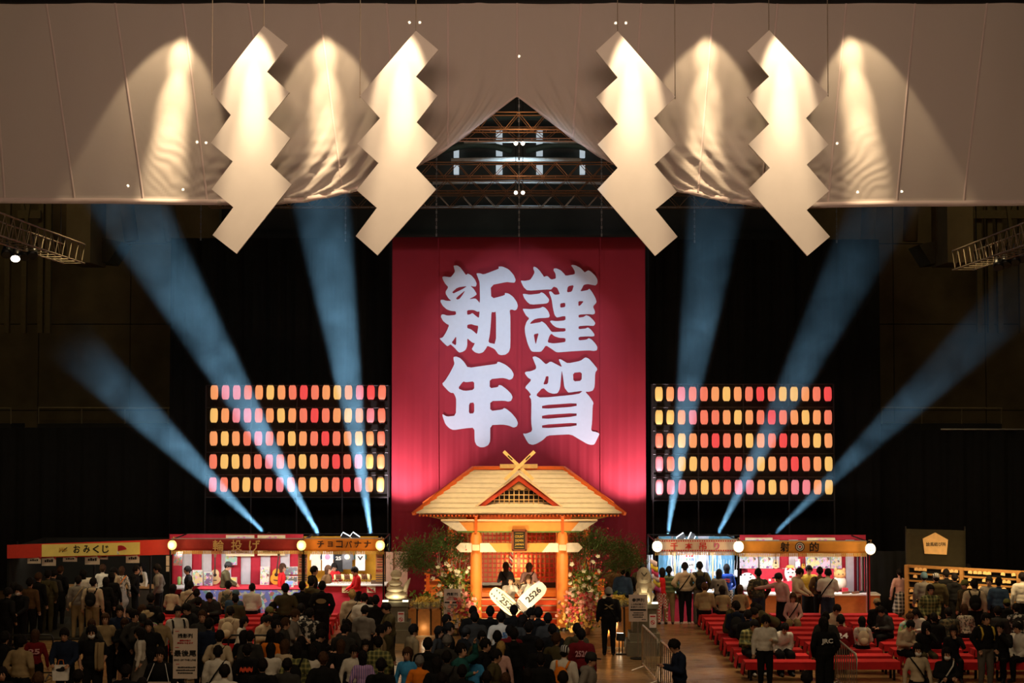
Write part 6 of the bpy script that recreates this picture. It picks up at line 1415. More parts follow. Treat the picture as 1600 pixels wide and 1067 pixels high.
    nf = len(me.polygons); ce = np.empty(nf * 3); me.polygons.foreach_get('center', ce); ce = ce.reshape(-1, 3)
    best = np.full(nf, 9e9); zone = np.zeros(nf, int)
    for q in pr:
        if q[0] == 'e':
            _, c, R3, r, z = q; l = (ce - np.array(c)) @ np.array(R3); d = (np.linalg.norm(l / np.array(r), axis=1) - 1) * min(r)
        else:
            _, a, b, ra, rb, z = q; a, b = np.array(a), np.array(b); ab = b - a; t = np.clip(((ce - a) @ ab) / max(1e-9, ab @ ab), 0, 1)
            d = np.linalg.norm(ce - a - t[:, None] * ab, axis=1) - (ra + (rb - ra) * t)
        if z == 1: d = d - .006
        u = d < best; best[u] = d[u]; zone[u] = z
    # fingers, eyes, brows, mouth join the same mesh
    ex = MB(); ez = []
    # folds in the cloth
    vz = np.zeros(k, int)
    for pi, p in enumerate(me.polygons): vz[list(p.vertices)] = zone[pi]
    nr = np.empty(k * 3); me.vertices.foreach_get('normal', nr); nr = nr.reshape(-1, 3)
    for i in np.nonzero((vz == 1) | (vz == 2))[0]:
        q = co[i]; co[i] = q + nr[i] * (.005 * mnoise.noise(V((q[0] * 15, q[1] * 15, q[2] * 8))) + .005 * mnoise.noise(V((q[0] * 30, q[1] * 30, q[2] * 22))))
    def part(fn, z): n = len(ex.f); fn(ex); ez.extend([z] * (len(ex.f) - n))
    for w_, t_, s in hands:
        d = (t_ - w_).normalized(); a = d.cross(V((0, 1, 0)) if abs(d.y) < .8 else V((0, 0, 1))).normalized(); b = d.cross(a).normalized()
        for i, L in enumerate((.058, .066, .062, .05)):
            o = w_ + d * .085 + a * (.0165 * (i - 1.5)); part(lambda e, o=o, L=L: e.tube([o, o + d * L * .5 + b * .006 * s, o + d * L * .8 + b * .026 * s], [.0095, .009, .007], 6), 0)
        o = w_ + d * .045 + a * .034; part(lambda e, o=o: e.tube([o - a * .01, o + d * .022 + a * .012, o + d * .05 + a * .010 + b * .012 * s], [.012, .010, .008], 6), 0)
    for s in (-1, 1):
        part(lambda e: e.ell(Hm @ V((s * .03, -.093, .122)), (.013, .010, .008), 8, 5), 4); part(lambda e: e.ell(Hm @ V((s * .031, -.094, .147)), (.016, .006, .003), 8, 5), 4)
    part(lambda e: e.ell(Hm @ V((0, -.096, .052)), (.022, .010, .007), 8, 5), 5)
    allv = np.vstack([co, np.array([tuple(v) for v in ex.v])]); nv0 = k
    faces = [tuple(p.vertices) for p in me.polygons] + [tuple(i + nv0 for i in fc) for fc in ex.f]
    zz = list(zone) + ez; bpy.data.meshes.remove(me)
    me = bpy.data.meshes.new('person_body'); me.from_pydata(allv.tolist(), [], faces); me.update()
    me.polygons.foreach_set('use_smooth', [True] * len(me.polygons))
    for _ in range(6): me.materials.append(skin_m)
    me.polygons.foreach_set('material_index', [int(z) for z in zz])
    zmin = allv[:, 2].min(); 
    me.vertices.foreach_set('co', (allv - np.array([0, 0, zmin])).ravel()); me.update()
    sh = Matrix.Translation((0, 0, -zmin)); top = (sh @ Hm @ V((0, -.0, .245))).z
    BODY[key] = (me, sh @ Hm, sh @ T, top)
    return BODY[key]
# hair and hats, in head space
HAIR = {}
def make_hair(st):
    if st in HAIR: return HAIR[st]
    rnd = random.Random(hash_s(st)); n, mm = 24, 16; c = V((0, -.006, .128))
    vs, fs = [], []
    ln = {'sh': .05, 'cu': .07, 'bo': .15, 'lo': .36, 'po': .03, 'bu': .03, 'mid': .22}.get(st, .05)
    for i in range(mm + 1):
        ph = math.pi / 2 - math.pi * i / mm
        for j in range(n):
            t = 2 * math.pi * j / n; d = V((math.cos(ph) * math.cos(t), math.cos(ph) * math.sin(t), math.sin(ph)))
            k = 1.08 if st == 'un' else 1.24 + (.06 if st in ('bo', 'lo', 'mid') else 0) + (.14 if st == 'cu' else 0)
            wv = (.02 if st == 'un' else .10) * mnoise.noise(d * (9 if st == 'cu' else 5.5)) + (0 if st == 'un' else .07 * mnoise.noise(d * 13 + V((4, 0, 0))))
            p = V((d.x * .078 * (k + wv), d.y * .096 * (k + wv), d.z * .112 * (k + wv)))
            front = d.y < -.25 and abs(d.x) < .82
            low = p.z < (.016 + .022 * math.sin(t * 11 + hash_s(st))) if front else p.z < -.05
            if front and low: p = V((d.x * .06, d.y * .075, d.z * .09))
            elif low and not front:
                q = min(1, max(0, (-.045 - p.z) / .07))
                if ln > .1:
                    p = V((d.x * .086 * (1.0 + .12 * q), .012 + d.y * .088, -.045 - ln * q)) if d.y > -.3 else V((d.x * .085, d.y * .06, -.045 - ln * q * .8))
                else: p = V((d.x * .062, .012 + d.y * .075, max(p.z, -.045 - ln)))
            vs.append(c + p + V((0, .006, .004)))
    for i in range(mm):
        for j in range(n): fs.append((i * n + j, i * n + (j + 1) % n, (i + 1) * n + (j + 1) % n, (i + 1) * n + j))
    m = MB(); m.add(vs, fs)
    if st == 'po': m.tube([(0, .09, .17), (0, .15, .15), (0, .16, .05), (0, .14, -.06)], [.03, .04, .035, .012], 8)
    if st == 'bu': m.ell((0, .06, .25), (.05, .05, .045), 10, 7)
    o = m.obj('hair', skin_m, smooth=True); d = o.data; bpy.data.objects.remove(o); HAIR[st] = d
    return d
def hash_s(s): return sum((i + 1) * ord(ch) for i, ch in enumerate(s))
def make_hat(st):
    if st in HAIR: return HAIR[st]
    m = MB()
    if st == 'cap':
        m.lathe([(.094, .12), (.097, .16), (.088, .21), (.06, .245), (.02, .258)], (0, -.004, 0), 18, .93, 1.12)
        m.add([(x, y, z) for z in (.148, .156) for x, y in ((-.07, -.085), (-.06, -.15), (-.03, -.185), (.03, -.185), (.06, -.15), (.07, -.085))], [(0, 1, 2, 3, 4, 5), (11, 10, 9, 8, 7, 6)] + [(i, i + 6, (i + 1) % 6 + 6, (i + 1) % 6) for i in range(6)])
    elif st == 'bea': m.lathe([(.093, .10), (.103, .11), (.101, .15), (.094, .20), (.07, .245), (.03, .268), (.005, .272)], (0, .004, 0), 18, .95, 1.12)
    elif st == 'hat': m.lathe([(.17, .135), (.175, .14), (.10, .155), (.095, .2), (.085, .24), (.05, .25)], (0, 0, 0), 20, .95, 1.1)
    elif st == 'hd':
        m.lathe([(.10, -.04), (.118, .02), (.12, .12), (.108, .2), (.07, .252), (.01, .265)], (0, .028, 0), 18, .95, 1.1)
    elif st == 'mask': m.ell((0, -.058, .066), (.067, .050, .055), 14, 9)
    o = m.obj('hat', skin_m, smooth=True); d = o.data; bpy.data.objects.remove(o); HAIR[st] = d
    return d
def make_bag(st):
    if st in HAIR: return HAIR[st]
    m = MB()
    if st == 'bp':
        m.ell((0, .20, .22), (.15, .085, .20), 14, 9); m.ell((0, .26, .14), (.11, .05, .10), 12, 7)
        for s in (-1, 1): m.tube([(s * .09, .16, .38), (s * .12, .06, .49), (s * .13, -.09, .46), (s * .13, -.15, .34), (s * .14, -.12, .2)], .022, 6)
    elif st == 'cb':
        m.tube([(.15, .0, .50), (.10, -.12, .42), (-.02, -.16, .25), (-.15, -.10, .05)], .016, 6); m.tube([(.15, .02, .50), (.10, .14, .40), (-.02, .16, .25), (-.15, .1, .05)], .016, 6)
        m.ell((-.19, .02, -.02), (.05, .12, .08), 12, 7)
    elif st == 'strap': m.tube([(-.15, .0, .50), (-.10, .145, .42), (.02, .165, .25), (.15, .1, .05)], .016, 6); m.tube([(-.15, .0, .50), (-.10, -.12, .42), (.02, -.165, .25), (.15, -.10, .05)], .016, 6); m.ell((.19, .04, .0), (.05, .12, .09), 12, 7)
    o = m.obj('bag', skin_m, smooth=True); d = o.data; bpy.data.objects.remove(o); HAIR[st] = d
    return d
def cl(n, c, r=.85): return mat('clothes_' + n, c, r, var=.18, scale=5, bump=.4, spec=.08)
TOP = {'bk': (cl('black', (.010, .010, .011)), 'black jacket'), 'ch': (cl('charcoal', (.035, .034, .033)), 'charcoal top'), 'nv': (cl('navy', (.012, .018, .04)), 'navy jacket'),
       'ol': (cl('olive', (.07, .058, .028)), 'olive jacket'), 'wh': (cl('white', (.62, .58, .52)), 'white top'), 'cr': (cl('cream', (.50, .40, .28)), 'cream sweatshirt'),
       'gy': (cl('grey', (.20, .18, .16)), 'grey top'), 'be': (cl('beige', (.30, .22, .12)), 'beige hoodie'), 'rd': (cl('red', (.55, .02, .025)), 'red happi coat'),
       'mr': (cl('maroon', (.16, .012, .016)), 'maroon jersey'), 'bl': (cl('blue', (.02, .07, .42)), 'blue happi coat'), 'lb': (cl('light_blue', (.05, .28, .60)), 'bright blue jacket'),
       'yl': (cl('yellow', (.55, .38, .06)), 'yellow top'), 'og': (cl('orange', (.75, .20, .02)), 'orange jacket'), 'pk': (cl('pink', (.55, .33, .30)), 'pale pink shirt'),
       'br': (cl('brown', (.10, .055, .025)), 'brown jacket'), 'dn': (cl('denim', (.05, .09, .16)), 'denim blue jacket'), 'tl': (cl('teal', (.02, .10, .10)), 'teal jacket'),
       'pg': (pattern_mat('plaid_green', 'plaid', (.05, .06, .02), (.32, .30, .10), 11), 'green plaid shirt'), 'cm': (pattern_mat('camo', 'blotch', (.03, .03, .02), (.14, .11, .05), 16), 'patterned dark jacket'),
       'sg': (pattern_mat('striped_green', 'stripe_h', (.04, .07, .03), (.16, .2, .09), 7), 'green striped sweater'), 'fw': (pattern_mat('flower_white', 'blotch', (.55, .48, .38), (.12, .1, .08), 22), 'patterned white top'),
       'sv': (pattern_mat('pink_stripe', 'stripe_v', (.5, .3, .55), (.15, .12, .4), 22), 'violet striped top'), 'bw': (pattern_mat('black_white_pattern', 'blotch', (.015, .015, .017), (.5, .47, .42), 14), 'black and white patterned jacket'),
       'mc': (pattern_mat('mixed_colours', 'multi', (.5, .42, .35), (.6, .2, .1), 12), 'multicoloured jacket')}
BOT = {'b': cl('black_trousers', (.009, .009, .010)), 'd': cl('dark_denim', (.025, .035, .06)), 'g': cl('grey_trousers', (.10, .09, .08)), 't': cl('tan_trousers', (.22, .16, .08)), 'w': cl('white_trousers', (.45, .4, .34)),
       'o': cl('olive_trousers', (.06, .05, .025)), 'q': pattern_mat('plaid_skirt', 'plaid', (.03, .03, .03), (.5, .46, .4), 9), 'x': pattern_mat('check_white', 'checker', (.02, .02, .03), (.65, .62, .6), 22), 'r': pattern_mat('check_red', 'checker', (.5, .03, .03), (.65, .6, .55), 22)}
HC = {'k': (mat('hair_black', (.008, .006, .006), .75, var=.3, scale=30, bump=.6, spec=.15), 'black hair'), 'n': (mat('hair_brown', (.055, .025, .012), .75, var=.3, scale=30, bump=.6, spec=.15), 'brown hair'), 'y': (mat('hair_blond', (.38, .24, .08), .75, var=.2, scale=30, bump=.6, spec=.15), 'blond hair'), 'g': (mat('hair_ash', (.16, .15, .15), .75, var=.2, scale=30, bump=.6, spec=.15), 'ash grey hair')}
HATC = {'k': mat('hat_black', (.012, .012, .012), .8), 'e': mat('hat_beige', (.38, .28, .15), .8), 'o': mat('hat_olive', (.12, .12, .03), .8), 'b': mat('hat_blue', (.08, .16, .22), .8), 'g': mat('hat_grey', (.22, .21, .19), .8), 's': pattern_mat('hat_stripe', 'stripe_v', (.02, .02, .03), (.7, .7, .7), 26)}
shoe_k, shoe_w = mat('shoe_black', (.012, .012, .012), .5), mat('shoe_white', (.5, .48, .44), .6)
mask_m = mat('face_mask', (.85, .82, .80), .8)
LEN = {'sh': 'short', 'cu': 'curly', 'bo': 'bobbed', 'lo': 'long', 'po': 'tied', 'bu': 'bunned', 'mid': 'shoulder length'}
ALLP = []
PINNED = set()
def person(px, py, spec, area, feet=False, h=None, vox=.021, z0=0.0, lab=None, at=None):
    """spec: pose[.build] rot top bottom hair(style+colour) extras..."""
    w_ = spec.split(); pose = w_[0][0]; build = w_[0][1:] or 'm'; rot = float(w_[1]); top = w_[2].rstrip('s'); sleeve = 's' if w_[2].endswith('s') and len(w_[2]) == 3 else 'l'
    bot = w_[3]; hair = w_[4]; ex = w_[5:]
    rnd = random.Random(hash_s(spec) + int(px * 7) + int(py * 13))
    if build == 'm' and top in ('be', 'cr', 'ch', 'nv', 'ol', 'bk', 'gy') and rnd.random() < .45: build = 'h'
    h = h or (rnd.uniform(1.53, 1.63) if build == 'f' else rnd.uniform(1.64, 1.75))
    cut = bot[1:] or ('w' if rnd.random() < .25 else 'n')
    me, Hm, Tm, tz = make_body(pose, build, cut, sleeve, vox)
    sc_ = h / 1.70
    if at is not None: g = V(at)
    elif feet: g = G(px, py, z0)
    else: g = G(px, py, z0 + tz * sc_); g.z = z0
    o = bpy.data.objects.new('person', me); COL.objects.link(o); o.location = g; o.rotation_euler = (0, 0, R(rot)); 
    wx = rnd.uniform(.96, 1.06); o.scale = (sc_ * wx, sc_ * wx, sc_)
    for i, mm in enumerate((skin_m, TOP[top][0], BOT[bot[0]], shoe_w if rnd.random() < .4 else shoe_k, eye_m, lip_m)):
        o.material_slots[i].link = 'OBJECT'; o.material_slots[i].material = mm
    def child(data, name, mm, M):
        c = bpy.data.objects.new(name, data); COL.objects.link(c); c.parent = o; c.matrix_basis = M; c.material_slots[0].link = 'OBJECT'; c.material_slots[0].material = mm; return c
    st, hc = hair[:-1], hair[-1]; hd = ''
    if st in ('cap', 'bea', 'hat', 'hd'):
        child(make_hat(st), {'cap': 'cap', 'bea': 'beanie', 'hat': 'hat', 'hd': 'hood'}[st], TOP[top][0] if st == 'hd' else HATC[hc], Hm); child(make_hair('un'), 'hair', HC['k'][0], Hm)
        hd = {'k': 'black', 'e': 'beige', 'o': 'olive', 'b': 'blue', 'g': 'grey', 's': 'striped'}[hc] + ' ' + {'cap': 'cap', 'bea': 'beanie', 'hat': 'hat', 'hd': 'hood'}[st] if st != 'hd' else 'raised hood'
    else: child(make_hair(st), 'hair', HC[hc][0], Hm); hd = LEN[st] + ' ' + HC[hc][1]
    xd = ''
    for e in ex:
        if e[:2] == 'bp': child(make_bag('bp'), 'backpack', {'': TOP['bk'][0], 'w': TOP['cr'][0], 'o': TOP['ol'][0], 'y': TOP['yl'][0], 'r': TOP['og'][0], 'p': TOP['cm'][0]}[e[2:]], Tm); xd = {'': 'black', 'w': 'pale', 'o': 'olive', 'y': 'yellow', 'r': 'orange', 'p': 'patterned'}[e[2:]] + ' backpack'
        elif e[:2] == 'cb': child(make_bag('cb'), 'shoulder_bag', TOP[e[2:] or 'bk'][0], Tm); xd = 'shoulder bag'
        elif e[:2] == 'st': child(make_bag('strap'), 'shoulder_bag', TOP[e[2:] or 'bk'][0], Tm); xd = 'shoulder bag'
        elif e == 'mask': child(make_hat('mask'), 'face_mask', mask_m, Hm); xd = 'white face mask'
        elif e[:2] == 'tx' or e[:2] == 'tf':
            _, t, cc = e.split(':'); bk_ = e[:2] == 'tx'
            l = lettering(t, (0, 0, 0), .24 if len(t) < 5 else .27, .12 if len(t) < 5 else .07, {'w': wshirt, 'r': red_ink, 'k': ink, 't': mat('print_tan', (.22, .16, .07), .7), 'n': mat('print_blue', (.05, .12, .25), .7), 'p': mat('print_pink', (.6, .3, .32), .7), 'o': mat('print_red', (.75, .08, .03), .7)}[cc], None, bold=.03, name='shirt_print')
            sc0 = l.scale.copy(); l.parent = o
            l.matrix_basis = Tm @ Matrix.Translation((0, .158 if bk_ else -.158, .31)) @ Euler((R(90), 0, math.pi if bk_ else 0)).to_matrix().to_4x4() @ Matrix.Diagonal((sc0.x, sc0.y, 1, 1))
            xd = 'printed ' + ('back' if bk_ else 'front')
    face = ((rot + 180) % 360) - 180
    ori = 'from behind' if abs(face) > 125 else ('in profile' if abs(face) > 45 else 'facing out')
    act = {'s': 'standing', 'p': 'looking down at hands', 'k': 'hands in pockets', 'd': 'hand at mouth', 'c': 'arms folded', 'o': 'one hand raised', 'x': 'reaching out', 'b': 'bending over', 'r': 'arm lifted', 'h': 'holding something', 'w': 'holding a board', 'i': 'hands on hips', 'S': 'sitting', 'Q': 'sitting bowed', 'D': 'sitting and eating', 'B': 'sitting hunched'}[pose]
    if lab: L = lab
    else:
        L = 'person in %s, %s, %s%s %s' % (TOP[top][1], hd, (xd + ', ') if xd else '', act, area)
        if len(L.split()) > 16: L = 'person in %s, %s, %s %s' % (TOP[top][1], xd or hd, act.split()[0], area)
    if at is not None: PINNED.add(o.name)
    tag(o, L, 'person', 'people ' + area); ALLP.append((o, ori, hd))
    return o
def crowd(area, rows, **kw):
    for ln in rows.strip().splitlines():
        w_ = ln.split(None, 2)
        if len(w_) == 3: person(float(w_[0]), float(w_[1]), w_[2], area, **kw)
crowd('at the fortune booth', '''
10 919 k 150 bk b shk
21 910 sf 160 ch b midk
33 914 h -20 bk b shk mask
46 905 s 170 br b shk
59 895 s 160 bk b shn
74 891 k 175 ol o shk bpo
82 893 p 170 ch b shk
93 885 k 165 bk bl shn
122 901 s 185 gy t shk stbe
130 891 sf 190 wh b bok
145 903 s 178 cr t shk bp
160 883 kf 180 wh b cun
165 901 sf 175 bk b lok
174 897 sf 185 bk b lok
182 887 of -80 cr b shk
190 886 sf 185 fw wk midn stog
211 884 d 100 bk b shk
224 880 sf -55 wh bk lok
248 882 k -95 gy b shk
''')
crowd('in the queue before the fortune booth', '''
187 944 k 10 nv b shk
205 951 sf -60 bk b shk
219 947 of 60 mc b midn
235 928 k 175 bk b shk
222 959 p 20 ch b capk
233 954 h -30 mc b hate
143 966 df 20 ch b midn
165 961 sf 5 be b midn
195 969 pf 15 bk bk midn
208 957 k 60 ch b shk
220 975 sf -85 wh gk lok
233 968 k 0 bk b shk
251 959 sf 180 be b shk
277 945 s 30 wh b shk bp
297 945 p -35 bk b shk
316 954 s 10 ch b shn
5 988 k 160 bk b shk
32 994 k 165 be b shk
55 985 sf 190 mr b lon tx:25:p
103 981 h 0 nv b shk
144 978 k 3 bks b cuk mask
4 1043 sf 10 bk b bok
121 1048 s 180 ch b shk
196 1040 s 170 bk b shk
221 1061 k 180 bk b shk
251 1012 k 0 bk b shk
60 1052 k 200 bk b shn
''')
crowd('at the ring toss stall', '''
295 885 sf -75 bk b shk
351 878 h 95 ol o capk
440 881 sf 85 rd r lon
446 914 k 190 ol b shk
472 909 s 175 bk b shk
''')
crowd('on benches before the ring toss stall', '''
269 909 Sf 165 cr b bok
293 910 S 170 cr b shk st
318 924 S 180 ch b shk
329 928 Q -20 ch b shk
307 934 S 170 bk b shk
355 909 S 178 cr b shk bpp
357 921 S 160 dn b capb
368 931 S 190 ol b shk
393 908 S 180 wh b shk
421 940 S 150 bk b shk
358 947 S 175 cr b shk bpw
412 947 S 100 bk b capo
398 963 Q 60 cr b shk
382 964 Sf 80 wh b lok
''')
crowd('in the crowd by the banana stall aisle', '''
342 986 k 170 cr b shk st
340 1010 s 178 wh b shk st
380 988 sf 160 bk b lok
386 1006 k 185 bk b shk tx:~~~:o
391 985 s 200 ch b shk
423 1008 cf 185 wh b lok
423 985 sf 170 og b bok
444 1001 sf 160 cr b midn
463 1005 k 175 pg b lok bp
488 1011 cf 200 wh b lok
430 969 s 60 bk b shk
443 966 k 90 ch b shn
455 953 h 80 gys b shn
470 944 k 185 bw b shk
484 951 s 180 bw b shk
495 975 p 120 bk b shk
494 987 p 110 bk b shk
543 969 k 200 ch b shk
536 977 p 160 ch b shk
532 1001 kf 175 bk b lon
552 1008 of 15 wh b shk
567 1018 sf 190 sv b lok
571 1001 sf 5 mr b midk
591 995 k 180 pg b shk
593 977 s 100 be b shk
603 972 s 60 ol b shk
550 922 s 178 cr b shy st
568 929 p 175 wh b shk
587 931 k 185 bk b shk
578 934 sf 170 bk b lok
568 948 p 165 gys b shk
610 942 h -70 ol b shk
470 994 sf 170 bk b lok
448 1030 s 175 ch b shk
505 1020 k 185 bk b shn
350 1040 k 175 wh b shk
410 1030 s 190 bk b shk
595 1030 s 175 bk b shk
326 967 s 175 nv b shk
''')
crowd('at the chocolate banana stall', '''
486 903 s 175 ol b shk
489 885 s 100 bk b shk
511 884 kf 60 br b lon
503 909 k 180 bk b shk tx:●:t
559 886 hf -70 rd b shk
''')
person(521, 880, 'pf 20 rd b shk', 'inside the chocolate banana stall')
crowd('in the crowd before the torii', '''
739 948 k 178 bk b shk
742 957 s 182 ch b shk
766 948 s 180 bk b shk
783 956 s 185 wh b shk tx:25:n
803 947 k 178 bk b shk
812 960 of 120 ch b bok
828 953 s 100 bk b shk
841 950 k 180 bk b shk
696 961 sf 60 bk b bok
700 974 s 80 bk b shk
684 980 sf 70 ch b bok
644 976 s 120 be b shk
698 993 s 170 ch b shg
725 979 k 120 bk b capk
752 988 k 20 ol b shk
797 980 s 180 mr b shk tx:2526:p
755 1003 k 70 bk b shk
771 1015 k 80 ol b shk
782 1003 sf 160 pk b boy
682 1021 sf 175 bk b lok
698 1016 s 180 ch b shk st
719 1005 r 60 tl b shk
655 1022 sf 170 og b shg
638 1013 sf -20 lb b midn
803 981 s 180 bk b shk
826 975 s 175 bk b shk
863 976 k 180 bk b shk
868 990 s 150 ol b shn
901 975 k 170 ol b shk
908 983 s 180 mr b shk tx:2526:p
881 1009 s 160 wh b caps bpr
919 1019 k 70 gys b capk
824 1047 sf 180 fw b bok
843 1000 s 175 bk b shk
790 1052 sf 180 bk b bon
845 1022 s 180 bk b shk
740 1018 sf 170 lb b midk
722 1040 s 180 bk b shk
760 1050 k 175 bk b shk
880 1050 s 185 dn b shk
690 1052 s 170 bk b shk
668 1000 s 175 bk b shk
856 958 s 178 ch b shk
777 985 s 180 bk b shk
''')
crowd('beside the red banner', '''
960 881 s 170 br b shk
973 886 s 165 dn b capk
981 887 sf 175 bk b bok
1002 879 k 185 ol b shk bpo
''')
for ln in '''1034 887 kf 185 rd r lok
1044 884 s 175 sg t pok
1069 878 i 182 cr b shk st
1092 877 k 180 ol g shk bp
1121 889 of 160 gy b lok'''.splitlines():
    a_, b_, c_ = ln.split(None, 2); y_ = 43.7 if a_ != '1121' else 43.55
    person(float(a_), float(b_), c_, 'at the thousand strings stall', at=(MX(float(a_), y_), y_, 0), h=P(float(a_), float(b_) + 1, y_).z)
person(1131, 876, 'hf 175 bl x bok tx:祭:o', 'at the thousand strings stall', at=(MX(1134, 43.85), 43.85, 0), h=1.66)

crowd('at the shooting stall', '''
1157 906 Sf 178 be b bon
1185 889 k 180 cm d shk
1222 895 x -60 pk b capk
1244 888 h 60 cr o shk
1263 884 h 0 yl b shk
1281 886 k 170 br b shk bp
1293 890 p 160 wh d shk st
''')
crowd('on benches before the shooting stall', '''
1110 911 S 178 be b shn
1121 916 Sf 182 be b bok
1138 939 Q 60 ol o shk
1151 940 S 170 nv b shk bp
1166 942 Q 40 bl b shk
1169 956 S 175 bk b shk
1170 968 Q 20 pg b shk
1193 943 Q -40 yl b shk
1218 969 B 10 wh b shk
1239 926 Sf -10 pk t midn cb
1299 944 Q 20 cr b shk
1315 962 S 178 mr b shk tx:24:w
1348 966 Sf 175 wh b lok bpw
1373 937 S 185 bk b cape
1387 949 Q -60 ch b shk
1409 956 Qf 40 mc b bun
1417 966 Q 30 cr b shk
1437 951 Qf -40 wh b lok
1439 974 Df 0 bk o hdk
1484 949 S 180 cm b shk
1509 948 Sf 180 fw b lon
1489 979 Df -10 bk b midk
1566 971 D -30 bk b shk
1594 972 S -60 wh b shk
1575 935 S 175 bk b capo
1560 950 S 170 ch b shk
1590 946 S 180 bw b shk
1460 960 S 170 bk b shk
''')
crowd('in the aisle among the benches', '''
1195 962 o 5 wh b cuk
1288 966 k 190 bk b lok tx:JRC:w
1290 957 k 170 ch b shk
1539 958 k 10 bk g shk bpy
''')
crowd('before the plaque racks', '''
1406 889 sf 180 pk qk pok
1432 892 sf 175 wh b lok st
1444 895 s 170 gy b beab
1463 896 s 180 ol b caps
1479 891 s 182 bks b shk tx:25:o
1492 895 s 175 bk b shk
1510 882 s 100 br b shk
1509 907 s -60 ol b capo
1522 905 s 170 cr b shk bp
1551 892 s 180 bk b shk
1546 901 s -30 gy b shk
1560 903 s 150 dn b shk
1585 892 h 100 wh b shk
1598 895 s 175 wh b shk
1453 914 k 5 pg b shk
''')
person(1213, 950, 'b -70 ol b shk', 'over the red benches', h=1.7)
# people nearer the camera
person(1062, 1000, 'p -80 nv b shk', '', vox=.014, lab='person in dark hooded jacket looking at a phone beside the metal barrier')
person(1433, 1006, 'sf 0 cr b midk mask st', '', vox=.014, lab='person in cream knit top and white mask walking past the front benches')
person(1478, 1012, 'cf 0 bk b lok mask cbwh', '', vox=.014, lab='person in black top with white mask and pale strap by the front bench')
person(1261, 1050, 's 180 bk b shk', '', lab='person with short black hair, only the head showing near the metal barrier')
person(951, 918, 's 178 bk b bean', 'x', lab='staff person in black with grey hat walking toward the shrine case') if False else person(951, 918.5, 's 178 bk b beag cb tx:X:t', '', lab='person in black with grey beanie and shoulder bag walking beside the pedestal')
# the four under the torii
person(791, 877, 'pf 185 ch b mids cb'.replace('mids', 'midn'), '', z0=.15, at=(MX(791, 43.55), 43.3, .20), h=1.58, lab='person with brown hair in dark patterned jacket praying on the shrine steps')
person(826, 878, 'pf 175 pk b midn st', '', at=(MX(826, 43.55), 43.3, .20), h=1.56, lab='person with brown hair in pale pink jacket praying on the shrine steps')
w1 = person(797, 900, 'wf 10 wh b lok', '', at=(MX(797, 42.0), 41.95, 0), h=1.55, lab='person with long hair and white blouse tilting a big 2526 board')
w2 = person(826, 897, 'wf -8 wh b midn', '', at=(MX(826, 42.0), 41.95, 0), h=1.58, lab='person with brown fringe and white blouse tilting a pale 2526 ticket board')
# the two boards they hold
for (px, py, rl, W, H, m, lab, tm) in ((788.5, 940, -.72, .95, .40, mat('board_cream', (.80, .68, .42), .5, var=.1), 'cream rounded key shaped board lettered 2526 held under the torii', ink), (830, 932, .75, .95, .42, mat('board_pinkish', (.80, .70, .64), .5, var=.05), 'pale ticket shaped board lettered 2526 held under the torii', ink)):
    c = P(px, py, 41.55); r = thing('photo_board', c, lab, 'prop board', 'photo boards')
    q = []
    for (x, z) in chaikin([(-W / 2, -H / 2), (W / 2, -H / 2), (W / 2, H / 2), (-W / 2, H / 2)], 2, .2): q.append((c.x + x * math.cos(rl) - z * math.sin(rl), c.z + x * math.sin(rl) + z * math.cos(rl)))
    MB().prism(q, 41.53, 41.57).obj('board', m, r)
    if rl < 0:
        lettering('2526', (c.x + .12 * math.cos(rl), 41.515, c.z + .12 * math.sin(rl)), .52, .17, ink, r, roll=rl, bold=.03)
        for v0 in (-.125, .125):
            a = V((c.x - .2 * math.cos(rl) - v0 * math.sin(rl), 41.52, c.z - .2 * math.sin(rl) + v0 * math.cos(rl))); b = V((c.x + .42 * math.cos(rl) - v0 * math.sin(rl), 41.52, c.z + .42 * math.sin(rl) + v0 * math.cos(rl))); MB().bar(a, b, .014, .006, (0, 1, 0)).obj('printed_mark', ink, r)
        for k in range(6):
            u_, v_ = -.40 + .045 * k, (.09 if k % 2 else -.07); MB().ell((c.x + u_ * math.cos(rl) - v_ * math.sin(rl), 41.52, c.z + u_ * math.sin(rl) + v_ * math.cos(rl)), (.018, .006, .03), 8, 5).obj('printed_mark', ink, r)
    else:
        lettering('2526', (c.x + .08 * math.cos(rl), 41.515, c.z + .08 * math.sin(rl)), .48, .17, ink, r, roll=rl, bold=.03)
        for k in range(5):
            d = -.44 + k * .035; a = V((c.x + d * math.cos(rl) - .18 * math.sin(rl), 41.52, c.z + d * math.sin(rl) + .18 * math.cos(rl))); b = V((c.x + d * math.cos(rl) + .18 * math.sin(rl), 41.52, c.z + d * math.sin(rl) - .18 * math.cos(rl))); MB().bar(a, b, .018, .006, (0, 1, 0)).obj('bar_code_stripe', ink, r)
        MB().bar(V((c.x - .1 * math.cos(rl) - .15 * math.sin(rl), 41.52, c.z - .1 * math.sin(rl) + .15 * math.cos(rl))), V((c.x + .45 * math.cos(rl) - .15 * math.sin(rl), 41.52, c.z + .45 * math.sin(rl) + .15 * math.cos(rl))), .05, .006, (0, 1, 0)).obj('blue_band', mat('band_lilac', (.4, .42, .62), .6), r)

